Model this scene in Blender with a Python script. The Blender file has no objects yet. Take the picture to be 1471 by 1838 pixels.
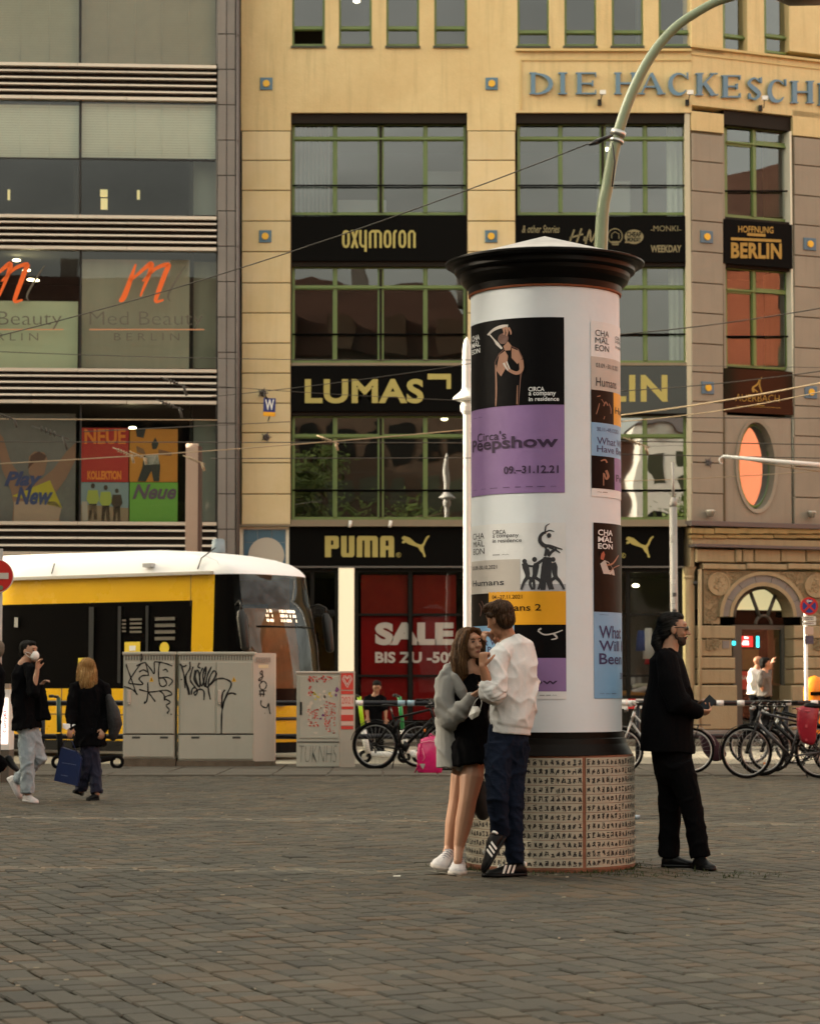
import bpy, math, random
from mathutils import Vector, Matrix, noise
from math import sin, cos, pi, radians, sqrt, atan2, asin
random.seed(7)
SC = bpy.context.scene
COL = SC.collection
# ------------------------------------------------------------------ camera
FOC, CX, CY, HC = 4340.0, 735.5, 919.0, 1.31
TILT = math.atan((1230 - CY) / FOC)
cam_d = bpy.data.cameras.new('camera')
cam_d.sensor_fit = 'VERTICAL'; cam_d.sensor_height = 36.0; cam_d.sensor_width = 36.0 * 1471 / 1838
cam_d.lens = 36.0 * FOC / 1838
cam_d.clip_start = 0.5; cam_d.clip_end = 600
cam_d.dof.use_dof = True; cam_d.dof.focus_distance = 17.4; cam_d.dof.aperture_fstop = 5.6
cam = bpy.data.objects.new('camera', cam_d); COL.objects.link(cam)
cam.location = (0, 0, HC); cam.rotation_euler = (pi / 2 + TILT, 0, 0)
SC.camera = cam
# ------------------------------------------------------------------ sky and sun
SUN_EL = radians(21)
SUN_TRAVEL = Vector((cos(radians(-9)), sin(radians(-9)), 0))
w = bpy.data.worlds.new('World'); SC.world = w; w.use_nodes = True
nt = w.node_tree; nt.nodes.clear()
sky = nt.nodes.new('ShaderNodeTexSky'); sky.sky_type = 'NISHITA'; sky.sun_disc = False
sky.sun_elevation = SUN_EL
sky.sun_rotation = atan2(-SUN_TRAVEL.x, -SUN_TRAVEL.y)
sky.air_density = 1.0; sky.dust_density = 5.0; sky.ozone_density = 0.6
mixc = nt.nodes.new('ShaderNodeMix'); mixc.data_type = 'RGBA'; mixc.blend_type = 'MULTIPLY'
mixc.inputs[0].default_value = 1.0; mixc.inputs[7].default_value = (1.0, 0.92, 0.72, 1)
bgn = nt.nodes.new('ShaderNodeBackground'); bgn.inputs[1].default_value = 0.13
outw = nt.nodes.new('ShaderNodeOutputWorld')
hs = nt.nodes.new('ShaderNodeHueSaturation'); hs.inputs['Saturation'].default_value = 0.35
nt.links.new(sky.outputs[0], hs.inputs['Color']); nt.links.new(hs.outputs[0], mixc.inputs[6]); tcw = nt.nodes.new('ShaderNodeTexCoord'); mpw = nt.nodes.new('ShaderNodeMapping'); mpw.inputs['Scale'].default_value = (1, 1, 2.6)
nzw = nt.nodes.new('ShaderNodeTexNoise'); nzw.inputs['Scale'].default_value = 3.2; nzw.inputs['Detail'].default_value = 6; nzw.inputs['Roughness'].default_value = 0.55
mrw = nt.nodes.new('ShaderNodeMapRange'); mrw.inputs[1].default_value = 0.36; mrw.inputs[2].default_value = 0.64; mrw.inputs[3].default_value = 0.62; mrw.inputs[4].default_value = 1.25
cl = nt.nodes.new('ShaderNodeVectorMath'); cl.operation = 'SCALE'
nt.links.new(tcw.outputs['Generated'], mpw.inputs[0]); nt.links.new(mpw.outputs[0], nzw.inputs['Vector']); nt.links.new(nzw.outputs[0], mrw.inputs[0]); nt.links.new(mrw.outputs[0], cl.inputs['Scale'])
nt.links.new(mixc.outputs[2], cl.inputs[0]); nt.links.new(cl.outputs[0], bgn.inputs[0]); nt.links.new(bgn.outputs[0], outw.inputs[0])
sd = bpy.data.lights.new('sun', 'SUN'); sd.energy = 2.3; sd.angle = radians(1.0); sd.color = (1.0, 0.86, 0.66)
sun = bpy.data.objects.new('sun', sd); COL.objects.link(sun)
sun_dir = Vector((SUN_TRAVEL.x * cos(SUN_EL), SUN_TRAVEL.y * cos(SUN_EL), -sin(SUN_EL)))
sun.rotation_euler = sun_dir.to_track_quat('-Z', 'Y').to_euler(); sun.location = (-30, 40, 40)
SC.view_settings.view_transform = 'Standard'; SC.view_settings.look = 'None'
SC.view_settings.exposure = 2.66; SC.view_settings.gamma = 1.0
SC.render.engine = 'CYCLES'; SC.cycles.use_denoising = True
SC.cycles.max_bounces = 8; SC.cycles.transparent_max_bounces = 10; SC.cycles.caustics_reflective = False; SC.cycles.caustics_refractive = False
# ------------------------------------------------------------------ pixel measurements -> metres
_F = Vector((0, cos(TILT), sin(TILT))); _U = Vector((0, -sin(TILT), cos(TILT)))
CAMP = Vector((0, 0, HC))
def ray(px, py):
    return Vector(((px - CX) / FOC, 0, 0)) + _F + _U * ((CY - py) / FOC)
def P(px, py, Y):
    d = ray(px, py); return CAMP + d * (Y / d.y)
def G(px, py):
    d = ray(px, py); return CAMP + d * (-HC / d.z)
class Face:
    """vertical plane: origin, horizontal direction u, outward normal n (towards the square)"""
    def __init__(s, o, ang=0.0):
        s.o = Vector((o[0], o[1], 0)); s.u = Vector((cos(ang), sin(ang), 0)); s.n = Vector((sin(ang), -cos(ang), 0))
    def uz(s, px, py, off=0.0):
        d = ray(px, py); o = s.o + s.n * off
        t = (o - CAMP).dot(s.n) / d.dot(s.n); p = CAMP + d * t
        return (p - o).dot(s.u), p.z
    def pt(s, u, z, off=0.0):
        p = s.o + s.u * u + s.n * off; return Vector((p.x, p.y, z))
    def px(s, px, py, off=0.0):
        u, z = s.uz(px, py, off); return s.pt(u, z, off)
# ------------------------------------------------------------------ materials
MATS = {}
def M(name, col, rough=0.6, metal=0.0, spec=0.4, var=0.0, vs=1.5, bump=0.0, bs=40.0, coat=0.0, emit=0.0, rand=0.0, streak=0.0, dirt=0.0, col2=None, attr=None, stretch=None):
    if name in MATS: return MATS[name]
    m = bpy.data.materials.new(name); m.use_nodes = True
    n = m.node_tree; b = n.nodes['Principled BSDF']; L = n.links.new
    b.inputs['Base Color'].default_value = (*col, 1); b.inputs['Roughness'].default_value = rough
    b.inputs['Metallic'].default_value = metal; b.inputs['Specular IOR Level'].default_value = spec
    b.inputs['Coat Weight'].default_value = coat
    m.diffuse_color = (*col, 1)
    tc = n.nodes.new('ShaderNodeTexCoord'); src = tc.outputs['Object']
    if stretch:
        mp = n.nodes.new('ShaderNodeMapping'); mp.inputs['Scale'].default_value = stretch; L(src, mp.inputs[0]); src = mp.outputs[0]
    cur = None
    def mix(fac, a, bcol, mode='MIX'):
        x = n.nodes.new('ShaderNodeMix'); x.data_type = 'RGBA'; x.blend_type = mode
        if isinstance(fac, float): x.inputs[0].default_value = fac
        else: L(fac, x.inputs[0])
        if a is None: x.inputs[6].default_value = (*col, 1)
        else: L(a, x.inputs[6])
        if isinstance(bcol, tuple): x.inputs[7].default_value = (*bcol, 1)
        else: L(bcol, x.inputs[7])
        return x.outputs[2]
    if attr:
        at = n.nodes.new('ShaderNodeAttribute'); at.attribute_name = attr
        cr = n.nodes.new('ShaderNodeValToRGB'); e = cr.color_ramp.elements
        e[0].color = (*[c * 0.55 for c in col], 1); e[1].color = (*[c * 1.5 for c in col], 1)
        k = cr.color_ramp.elements.new(0.5); k.color = (*col, 1)
        k = cr.color_ramp.elements.new(0.82); k.color = (col[0] * 1.5, col[1] * 1.12, col[2] * 0.85, 1)
        L(at.outputs['Fac'], cr.inputs[0]); cur = cr.outputs[0]
    if var > 0:
        nz = n.nodes.new('ShaderNodeTexNoise'); nz.inputs['Scale'].default_value = vs; nz.inputs['Detail'].default_value = 6; nz.inputs['Roughness'].default_value = 0.65
        L(src, nz.inputs['Vector'])
        mr = n.nodes.new('ShaderNodeMapRange'); mr.inputs[1].default_value = 0.3; mr.inputs[2].default_value = 0.7
        L(nz.outputs[0], mr.inputs[0])
        c2 = col2 if col2 else tuple(c * (1 - var) for c in col)
        if attr:
            sc_ = n.nodes.new('ShaderNodeMix'); sc_.data_type = 'RGBA'; sc_.blend_type = 'MULTIPLY'; L(mr.outputs[0], sc_.inputs[0]); L(cur, sc_.inputs[6]); sc_.inputs[7].default_value = (1 - var, 1 - var, 1 - var * 1.1, 1); cur = sc_.outputs[2]
        else: cur = mix(mr.outputs[0], cur, c2)
        nz2 = n.nodes.new('ShaderNodeTexNoise'); nz2.inputs['Scale'].default_value = vs * 23; nz2.inputs['Detail'].default_value = 3; L(src, nz2.inputs['Vector'])
        mr2 = n.nodes.new('ShaderNodeMapRange'); mr2.inputs[3].default_value = 0.0; mr2.inputs[4].default_value = var * 0.9; L(nz2.outputs[0], mr2.inputs[0])
        cur = mix(mr2.outputs[0], cur, tuple(c * 0.5 for c in col))
    if streak > 0:
        mp = n.nodes.new('ShaderNodeMapping'); mp.inputs['Scale'].default_value = (5, 5, 0.35); L(tc.outputs['Object'], mp.inputs[0])
        nz = n.nodes.new('ShaderNodeTexNoise'); nz.inputs['Scale'].default_value = 1.6; nz.inputs['Detail'].default_value = 5; L(mp.outputs[0], nz.inputs['Vector'])
        mr = n.nodes.new('ShaderNodeMapRange'); mr.inputs[1].default_value = 0.52; mr.inputs[2].default_value = 0.78; mr.inputs[4].default_value = streak; L(nz.outputs[0], mr.inputs[0])
        cur = mix(mr.outputs[0], cur, tuple(c * 0.45 for c in col))
    if rand > 0:
        oi = n.nodes.new('ShaderNodeObjectInfo')
        mr = n.nodes.new('ShaderNodeMapRange'); mr.inputs[4].default_value = rand; L(oi.outputs['Random'], mr.inputs[0])
        cur = mix(mr.outputs[0], cur, tuple(c * 0.5 for c in col))
    if cur is not None: L(cur, b.inputs['Base Color'])
    if var > 0 and rough > 0.15:
        rr = n.nodes.new('ShaderNodeMapRange'); rr.inputs[3].default_value = max(0, rough - 0.1); rr.inputs[4].default_value = min(1, rough + 0.1); L(nz.outputs[0], rr.inputs[0]); L(rr.outputs[0], b.inputs['Roughness'])
    if bump > 0:
        nb = n.nodes.new('ShaderNodeTexNoise'); nb.inputs['Scale'].default_value = bs; nb.inputs['Detail'].default_value = 5; L(src, nb.inputs['Vector'])
        bp = n.nodes.new('ShaderNodeBump'); bp.inputs['Strength'].default_value = bump; bp.inputs['Distance'].default_value = 0.02; L(nb.outputs[0], bp.inputs['Height']); L(bp.outputs[0], b.inputs['Normal'])
    if emit > 0:
        b.inputs['Emission Color'].default_value = (*col, 1); b.inputs['Emission Strength'].default_value = emit
    MATS[name] = m; return m
def GLASS(name, tint=(0.8, 0.85, 0.82), base=0.12, gain=1.0, wav=0.02, ws=0.9, rough=0.0):
    if name in MATS: return MATS[name]
    m = bpy.data.materials.new(name); m.use_nodes = True; n = m.node_tree; n.nodes.clear(); L = n.links.new
    tr = n.nodes.new('ShaderNodeBsdfTransparent'); tr.inputs[0].default_value = (*tint, 1)
    gl = n.nodes.new('ShaderNodeBsdfGlossy'); gl.inputs['Roughness'].default_value = rough; gl.inputs[0].default_value = (0.95, 0.97, 1, 1)
    lwn = n.nodes.new('ShaderNodeLayerWeight'); lw = n.nodes.new('ShaderNodeMath'); lw.operation = 'POWER'; lw.inputs[1].default_value = 5.0; L(lwn.outputs['Facing'], lw.inputs[0])
    ma = n.nodes.new('ShaderNodeMath'); ma.operation = 'MULTIPLY_ADD'; ma.use_clamp = True; ma.inputs[1].default_value = gain; ma.inputs[2].default_value = base + 0.04
    L(lw.outputs[0], ma.inputs[0])
    mx = n.nodes.new('ShaderNodeMixShader'); L(ma.outputs[0], mx.inputs[0]); L(tr.outputs[0], mx.inputs[1]); L(gl.outputs[0], mx.inputs[2])
    tc = n.nodes.new('ShaderNodeTexCoord'); oi = n.nodes.new('ShaderNodeObjectInfo')
    va = n.nodes.new('ShaderNodeVectorMath'); va.operation = 'ADD'; L(tc.outputs['Object'], va.inputs[0])
    vm = n.nodes.new('ShaderNodeVectorMath'); vm.operation = 'SCALE'; vm.inputs[3].default_value = 37.0; L(oi.outputs['Random'], vm.inputs[0]); L(vm.outputs[0], va.inputs[1])
    nz = n.nodes.new('ShaderNodeTexNoise'); nz.inputs['Scale'].default_value = ws; nz.inputs['Detail'].default_value = 1.5; L(va.outputs[0], nz.inputs['Vector'])
    bp = n.nodes.new('ShaderNodeBump'); bp.inputs['Strength'].default_value = 1.0; bp.inputs['Distance'].default_value = wav; L(nz.outputs[0], bp.inputs['Height']); L(bp.outputs[0], gl.inputs['Normal'])
    o = n.nodes.new('ShaderNodeOutputMaterial'); L(mx.outputs[0], o.inputs[0])
    MATS[name] = m; return m
# ------------------------------------------------------------------ mesh builder
class MB:
    def __init__(s): s.v = []; s.f = []; s.mi = []; s.sm = []
    def add(s, vs, fs, mi=0, sm=False):
        b = len(s.v); s.v += [Vector(x) for x in vs]
        for f in fs: s.f.append([b + i for i in f]); s.mi.append(mi); s.sm.append(sm)
        return s
    def poly(s, pts, mi=0): return s.add(pts, [list(range(len(pts)))], mi)
    def hexa(s, p, mi=0): return s.add(p, [(3, 2, 1, 0), (4, 5, 6, 7), (0, 1, 5, 4), (1, 2, 6, 5), (2, 3, 7, 6), (3, 0, 4, 7)], mi)
    def box(s, c, d, mi=0, rot=None):
        c = Vector(c); r = rot or Matrix.Identity(3)
        q = [Vector((x * d[0] / 2, y * d[1] / 2, z * d[2] / 2)) for z in (-1, 1) for x, y in ((-1, -1), (1, -1), (1, 1), (-1, 1))]
        return s.hexa([c + r @ k for k in q], mi)
    def fbox(s, F, u0, u1, z0, z1, o0, o1, mi=0, bev=0.0):
        a, b = min(o0, o1), max(o0, o1)
        if bev <= 0:
            return s.hexa([F.pt(u0, z0, b), F.pt(u1, z0, b), F.pt(u1, z0, a), F.pt(u0, z0, a), F.pt(u0, z1, b), F.pt(u1, z1, b), F.pt(u1, z1, a), F.pt(u0, z1, a)], mi)
        r0 = [(u0, z0), (u1, z0), (u1, z1), (u0, z1)]; e = bev
        r1 = [(u0 + e, z0 + e), (u1 - e, z0 + e), (u1 - e, z1 - e), (u0 + e, z1 - e)]
        vs = [F.pt(u, z, a) for u, z in r0] + [F.pt(u, z, b - e) for u, z in r0] + [F.pt(u, z, b) for u, z in r1]
        fs = [(0, 1, 5, 4), (1, 2, 6, 5), (2, 3, 7, 6), (3, 0, 4, 7), (4, 5, 9, 8), (5, 6, 10, 9), (6, 7, 11, 10), (7, 4, 8, 11), (8, 9, 10, 11), (3, 2, 1, 0)]
        return s.add(vs, fs, mi)
    def pbox(s, F, x0, y0, x1, y1, o0, o1, mi=0, bev=0.0):
        """box from photo measurements (left, top, right, bottom) on face F"""
        yc = (y0 + y1) / 2; xc = (x0 + x1) / 2; of = max(o0, o1)
        u0 = F.uz(x0, yc, of)[0]; u1 = F.uz(x1, yc, of)[0]; zt = F.uz(xc, y0, of)[1]; zb = F.uz(xc, y1, of)[1]
        return s.fbox(F, u0, u1, zb, zt, o0, o1, mi, bev)
    def prism(s, pts, vec, mi=0):
        n = len(pts); a = [Vector(p) for p in pts]; b = [p + Vector(vec) for p in a]
        fs = [list(range(n)), [n + i for i in range(n)][::-1]] + [(i, n + i, n + (i + 1) % n, (i + 1) % n) for i in range(n)]
        return s.add(a + b, fs, mi)
    def ring(s, rings, mi=0, close=True, cap=True, sm=True):
        n = len(rings[0]); vs = [p for r in rings for p in r]; fs = []
        for k in range(len(rings) - 1):
            for i in range(n if close else n - 1):
                j = (i + 1) % n; fs.append((k * n + i, k * n + j, (k + 1) * n + j, (k + 1) * n + i))
        if cap: fs.append(list(range(n))[::-1]); fs.append([(len(rings) - 1) * n + i for i in range(n)])
        return s.add(vs, fs, mi, sm)
    def tube(s, pts, r, n=8, mi=0, side=None, ratio=1.0, rb=None, caps=True, round_ends=False, sm=True):
        pts = [Vector(p) for p in pts]; m = len(pts)
        rs = r if isinstance(r, (list, tuple)) else [r] * m
        rings = []; prev = None
        for i in range(m):
            t = (pts[min(i + 1, m - 1)] - pts[max(i - 1, 0)]).normalized()
            if prev is None:
                sd_ = Vector(side) if side is not None else (Vector((0, 0, 1)) if abs(t.z) < 0.9 else Vector((1, 0, 0)))
            else: sd_ = prev
            a = sd_ - t * sd_.dot(t)
            if a.length < 1e-5: a = Vector((0, 1, 0)) - t * t.y
            a.normalize(); b = t.cross(a); prev = a
            ra = rs[i]; rb_ = None
            if isinstance(ra, (tuple, list)): ra, rb_ = ra
            else: rb_ = ra * ratio
            rings.append((pts[i], a, b, t, ra, rb_))
        R = []
        def mk(p, a, b, ra, rb_): return [p + a * (ra * cos(2 * pi * k / n)) + b * (rb_ * sin(2 * pi * k / n)) for k in range(n)]
        if round_ends:
            p, a, b, t, ra, rb_ = rings[0]; q = min(ra, rb_)
            for h in (0.98, 0.8, 0.45): R.append(mk(p - t * q * h, a, b, ra * sqrt(1 - h * h), rb_ * sqrt(1 - h * h)))
        for p, a, b, t, ra, rb_ in rings: R.append(mk(p, a, b, ra, rb_))
        if round_ends:
            p, a, b, t, ra, rb_ = rings[-1]; q = min(ra, rb_)
            for h in (0.45, 0.8, 0.98): R.append(mk(p + t * q * h, a, b, ra * sqrt(1 - h * h), rb_ * sqrt(1 - h * h)))
        return s.ring(R, mi, True, caps, sm)
    def lathe(s, prof, c=(0, 0), n=48, mi=0, cap=False, sm=True, a0=0.0, a1=2 * pi, mis=None):
        full = abs(a1 - a0 - 2 * pi) < 1e-6; k = n if full else n + 1
        for i in range(len(prof) - 1):
            (r0, z0), (r1, z1) = prof[i], prof[i + 1]; vs = []
            for r, z in ((r0, z0), (r1, z1)):
                for j in range(k):
                    a = a0 + (a1 - a0) * j / n; vs.append((c[0] + r * sin(a), c[1] - r * cos(a), z))
            fs = [(j, (j + 1) % k, k + (j + 1) % k, k + j) for j in range(n)]
            s.add(vs, fs, mis[i] if mis else mi, sm)
        return s
    def ell(s, c, r, rot=None, mi=0, nu=14, nv=9):
        c = Vector(c); R = rot or Matrix.Identity(3); rings = []
        for i in range(nv + 1):
            ph = -pi / 2 + pi * i / nv; ph = max(-pi / 2 + .02, min(pi / 2 - .02, ph))
            rings.append([c + R @ Vector((r[0] * cos(ph) * cos(2 * pi * k / nu), r[1] * cos(ph) * sin(2 * pi * k / nu), r[2] * sin(ph))) for k in range(nu)])
        return s.ring(rings, mi)
    def torus(s, c, ax, R, r, n=40, m=8, mi=0, a0=0.0, a1=2 * pi, side=None):
        c = Vector(c); ax = Vector(ax).normalized(); x = Vector((0, 0, 1)).cross(ax)
        if x.length < .01: x = Vector((1, 0, 0))
        x.normalize(); y = ax.cross(x); full = abs(a1 - a0 - 2 * pi) < 1e-6; k = n if full else n + 1
        rings = []
        for i in range(k):
            a = a0 + (a1 - a0) * i / n; d = x * cos(a) + y * sin(a)
            rings.append([c + d * (R + r * cos(2 * pi * j / m)) + ax * (r * sin(2 * pi * j / m)) for j in range(m)])
        if full: rings.append(rings[0])
        return s.ring(rings, mi, True, not full)
    def ribbon(s, pts, w, mapf, mi=0):
        """flat stroke; pts 2D, w width or list, mapf maps 2D to space"""
        n = len(pts); ws = w if isinstance(w, (list, tuple)) else [w] * n; L = []; R = []
        for i in range(n):
            a = pts[max(i - 1, 0)]; b = pts[min(i + 1, n - 1)]
            dx, dy = b[0] - a[0], b[1] - a[1]; l = sqrt(dx * dx + dy * dy) or 1
            nx, ny = -dy / l * ws[i] / 2, dx / l * ws[i] / 2
            L.append((pts[i][0] + nx, pts[i][1] + ny)); R.append((pts[i][0] - nx, pts[i][1] - ny))
        vs = [mapf(*p) for p in L + R]
        return s.add(vs, [(i, i + 1, n + i + 1, n + i) for i in range(n - 1)], mi)
def crv(pts, k=5):
    """Catmull-Rom through points of any dimension"""
    out = []; n = len(pts)
    for i in range(n - 1):
        p0, p1, p2, p3 = pts[max(i - 1, 0)], pts[i], pts[i + 1], pts[min(i + 2, n - 1)]
        for j in range(k):
            t = j / k
            out.append(tuple(0.5 * (2 * b + (c - a) * t + (2 * a - 5 * b + 4 * c - d) * t * t + (-a + 3 * b - 3 * c + d) * t ** 3) for a, b, c, d in zip(p0, p1, p2, p3)))
    out.append(tuple(pts[-1])); return out
WL = {}
def O(name, mb, mats, parent=None, label=None, cat=None, group=None, kind=None, tint=None):
    me = bpy.data.meshes.new(name); base = WL.get(parent.name, Vector((0, 0, 0))) if parent else Vector((0, 0, 0))
    if not parent and mb.v and kind is None:
        xs = [v.x for v in mb.v]; ys = [v.y for v in mb.v]; base = Vector(((min(xs) + max(xs)) / 2, (min(ys) + max(ys)) / 2, min(v.z for v in mb.v)))
    me.from_pydata([tuple(v - base) for v in mb.v], [], mb.f)
    if not isinstance(mats, (list, tuple)): mats = [mats]
    for m in mats: me.materials.append(m)
    if len(mats) > 1: me.polygons.foreach_set('material_index', mb.mi)
    me.polygons.foreach_set('use_smooth', mb.sm)
    if tint:
        at = me.attributes.new('tint', 'FLOAT', 'FACE'); at.data.foreach_set('value', tint)
    o = bpy.data.objects.new(name, me); COL.objects.link(o)
    if parent: o.parent = parent
    else: o.location = base
    WL[o.name] = base
    if label: o['label'] = label
    if cat: o['category'] = cat
    if group: o['group'] = group
    if kind: o['kind'] = kind
    return o
def thing(name, label, cat, loc, group=None):
    o = bpy.data.objects.new(name, None); COL.objects.link(o); o.location = loc; WL[o.name] = Vector(loc)
    o.empty_display_size = 0.2; o['label'] = label; o['category'] = cat
    if group: o['group'] = group
    return o
# ------------------------------------------------------------------ lettering (Blender's built-in font turned into flat mesh)
_TX = {}
def glyphs(s, off=0.0, res=3, shear=0.0, space=1.0):
    k = (s, off, res, shear, space)
    if k in _TX: return _TX[k]
    c = bpy.data.curves.new('lettering', 'FONT'); c.body = s; c.offset = off; c.resolution_u = res; c.shear = shear; c.space_character = space
    o = bpy.data.objects.new('lettering', c); COL.objects.link(o)
    dg = bpy.context.evaluated_depsgraph_get(); me = bpy.data.meshes.new_from_object(o.evaluated_get(dg))
    vs = [(v.co.x, v.co.y) for v in me.vertices]; fs = [list(p.vertices) for p in me.polygons]
    COL.objects.unlink(o); bpy.data.objects.remove(o); bpy.data.curves.remove(c); bpy.data.meshes.remove(me)
    x0, x1 = min(v[0] for v in vs), max(v[0] for v in vs); y0, y1 = min(v[1] for v in vs), max(v[1] for v in vs)
    r = ([((x - x0) / (x1 - x0), (y - y0) / (y1 - y0)) for x, y in vs], fs); _TX[k] = r; return r
def TEXT(mb, s, x0, y0, x1, y1, mapf, off=0.0, mi=0, res=3, shear=0.0, space=1.0, slope=0.0):
    """lettering fitted to the measured rectangle (left, top, right, bottom)"""
    vs, fs = glyphs(s, off, res, shear, space)
    return mb.add([mapf(x0 + a * (x1 - x0), y1 - b * (y1 - y0) + slope * a) for a, b in vs], fs, mi)
# ------------------------------------------------------------------ organic bodies: closed limbs fused into one surface
def fuse(name, mb, mat, parent, voxel=0.008, smooth=3, wr=None, label=None, dec=None, decm=None):
    me = bpy.data.meshes.new(name); base = WL[parent.name]
    me.from_pydata([tuple(v - base) for v in mb.v], [], mb.f)
    o = bpy.data.objects.new(name, me); COL.objects.link(o)
    md = o.modifiers.new('r', 'REMESH'); md.mode = 'VOXEL'; md.voxel_size = voxel; md.use_smooth_shade = True
    if smooth:
        ms = o.modifiers.new('s', 'SMOOTH'); ms.factor = 0.5; ms.iterations = smooth
    dg = bpy.context.evaluated_depsgraph_get(); m2 = bpy.data.meshes.new_from_object(o.evaluated_get(dg))
    bpy.data.objects.remove(o); bpy.data.meshes.remove(me)
    m2.name = name; m2.materials.clear(); m2.materials.append(mat)
    if wr:
        ns = [v.normal.copy() for v in m2.vertices]
        for v, nn in zip(m2.vertices, ns):
            v.co += nn * wr(v.co + base, nn)
    if decm:
        for m in decm: m2.materials.append(m)
        for p in m2.polygons: p.material_index = dec(p.center + base)
    for p in m2.polygons: p.use_smooth = True
    o = bpy.data.objects.new(name, m2); COL.objects.link(o); o.parent = parent; WL[o.name] = base
    if label: o['label'] = label
    return o
def folds(amp, f=(9, 9, 5), seed=0.0, skew=0.0, hf=0.5):
    def g(p, n):
        q = Vector((p.x * f[0] + p.z * skew * f[0], p.y * f[1], p.z * f[2] + p.x * skew * f[2])) + Vector((seed, seed * 1.7, seed * 2.3))
        a = noise.noise(q); b = noise.noise(q * 2.3 + Vector((5, 1, 2))); r = max(0, 1 - 3.2 * abs(a))
        return amp * (1.5 * r * r - .45 + .5 * noise.noise(q * .6 + Vector((9, 9, 9))) + (max(0, 1 - 4 * abs(b)) - .3) * hf)
    return g

from mathutils.bvhtree import BVHTree
def strands(hair, parent, mats, n, L, comb, w_=0.0022, seed=1, steps=6, lift=.002):
    """individual locks laid over a hair mass, following its surface"""
    me = hair.data; bv = BVHTree.FromPolygons([v.co for v in me.vertices], [tuple(p.vertices) for p in me.polygons]); r_ = random.Random(seed); base = WL[parent.name]; out = [MB() for _ in mats]
    for k in range(n):
        v = r_.choice(me.vertices); p = v.co.copy(); nn = v.normal.copy(); pts = []; ln = L * r_.uniform(.5, 1.2); lf = lift * r_.uniform(.2, 1.8)
        jit = Vector((r_.gauss(0, .12), r_.gauss(0, .12), r_.gauss(0, .12)))
        for s_ in range(steps + 1):
            pts.append((p + nn * (lf + (.0025 * r_.random() if s_ == steps else 0)), nn.copy())); d = Vector(comb(p + base)) + jit; d = d - nn * d.dot(nn)
            if d.length < 1e-4: break
            q = p + d.normalized() * (ln / steps); hit = bv.find_nearest(q)
            if hit[0] is None: break
            p = hit[0]; n2 = hit[1]; nn = (nn + n2).normalized() if n2.dot(nn) > 0 else nn
        if len(pts) < 3: continue
        mb = out[k % len(mats)]; b0 = len(mb.v)
        for i, (a, m_) in enumerate(pts):
            t = (pts[min(i + 1, len(pts) - 1)][0] - pts[max(i - 1, 0)][0]).normalized(); sd_ = t.cross(m_).normalized() * (w_ * (1 - .75 * i / len(pts)) / 2)
            mb.v += [a + sd_ + base, a + m_ * (w_ * .35) + base, a - sd_ + base]
        for i in range(len(pts) - 1):
            j = b0 + i * 3; mb.f += [[j, j + 1, j + 4, j + 3], [j + 1, j + 2, j + 5, j + 4]]; mb.mi += [0, 0]; mb.sm += [True, True]
    for mb, m in zip(out, mats): o = O('hair_strands', mb, m, hair); o['kind'] = 'stuff'
# ================================================================== GROUND
m_stone = M('granite_sett', (0.070, 0.062, 0.043), 0.68, var=0.35, vs=0.8, bump=0.3, bs=60, attr='tint', spec=0.45)
m_joint = M('joint_soil', (0.016, 0.015, 0.006), 0.95, var=0.5, vs=6, bump=0.5, bs=80, col2=(0.03, 0.04, 0.012))
m_far = M('far_paving', (0.070, 0.062, 0.047), 0.8, var=0.4, vs=2.2, bump=0.5, bs=18, stretch=(0.5, 2.0, 1))
m_slab = M('slab_paving', (0.105, 0.092, 0.070), 0.8, var=0.3, vs=0.9, bump=0.2, bs=30)
m_road = M('street_asphalt', (0.34, 0.31, 0.24), 0.85, var=0.3, vs=0.7, bump=0.3, bs=70)
m_kerb = M('kerb_stone', (0.17, 0.155, 0.13), 0.8, var=0.3, vs=2)
PAVE_END = 35.2
mb = MB(); mb.poly([(-160, -120, -0.045), (160, -120, -0.045), (160, 140, -0.045), (-160, 140, -0.045)])
O('ground', mb, m_far, kind='structure')
pav = bpy.data.objects.new('square_pavement', None); COL.objects.link(pav); pav['kind'] = 'structure'; WL[pav.name] = Vector((0, 0, 0))
mb = MB(); mb.poly([(-24, 2, -0.022), (24, 2, -0.022), (24, PAVE_END, -0.022), (-24, PAVE_END, -0.022)])
O('joint_bed', mb, m_joint, pav)
e1 = Vector((1, -2.5, 0)).normalized(); e2 = Vector((2.5, 1, 0)).normalized()
rs = random.Random(3); stones = []
row = 0; v = -16.0
while v < 25:
    wd = rs.choice((0.135, 0.15, 0.16, 0.175)); u = -44 + rs.random() * 0.3
    while u < 10:
        ln = rs.uniform(0.14, 0.26)
        c = e1 * (u + ln / 2) + e2 * (v + wd / 2)
        if 8.2 < c.y < PAVE_END - 0.15 and abs(c.x) < 0.19 * c.y + 2.4 and (c.x - 1.0) ** 2 + (c.y - 17.7) ** 2 > 0.3:
            stones.append((c, ln, wd))
        u += ln
    v += wd
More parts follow.
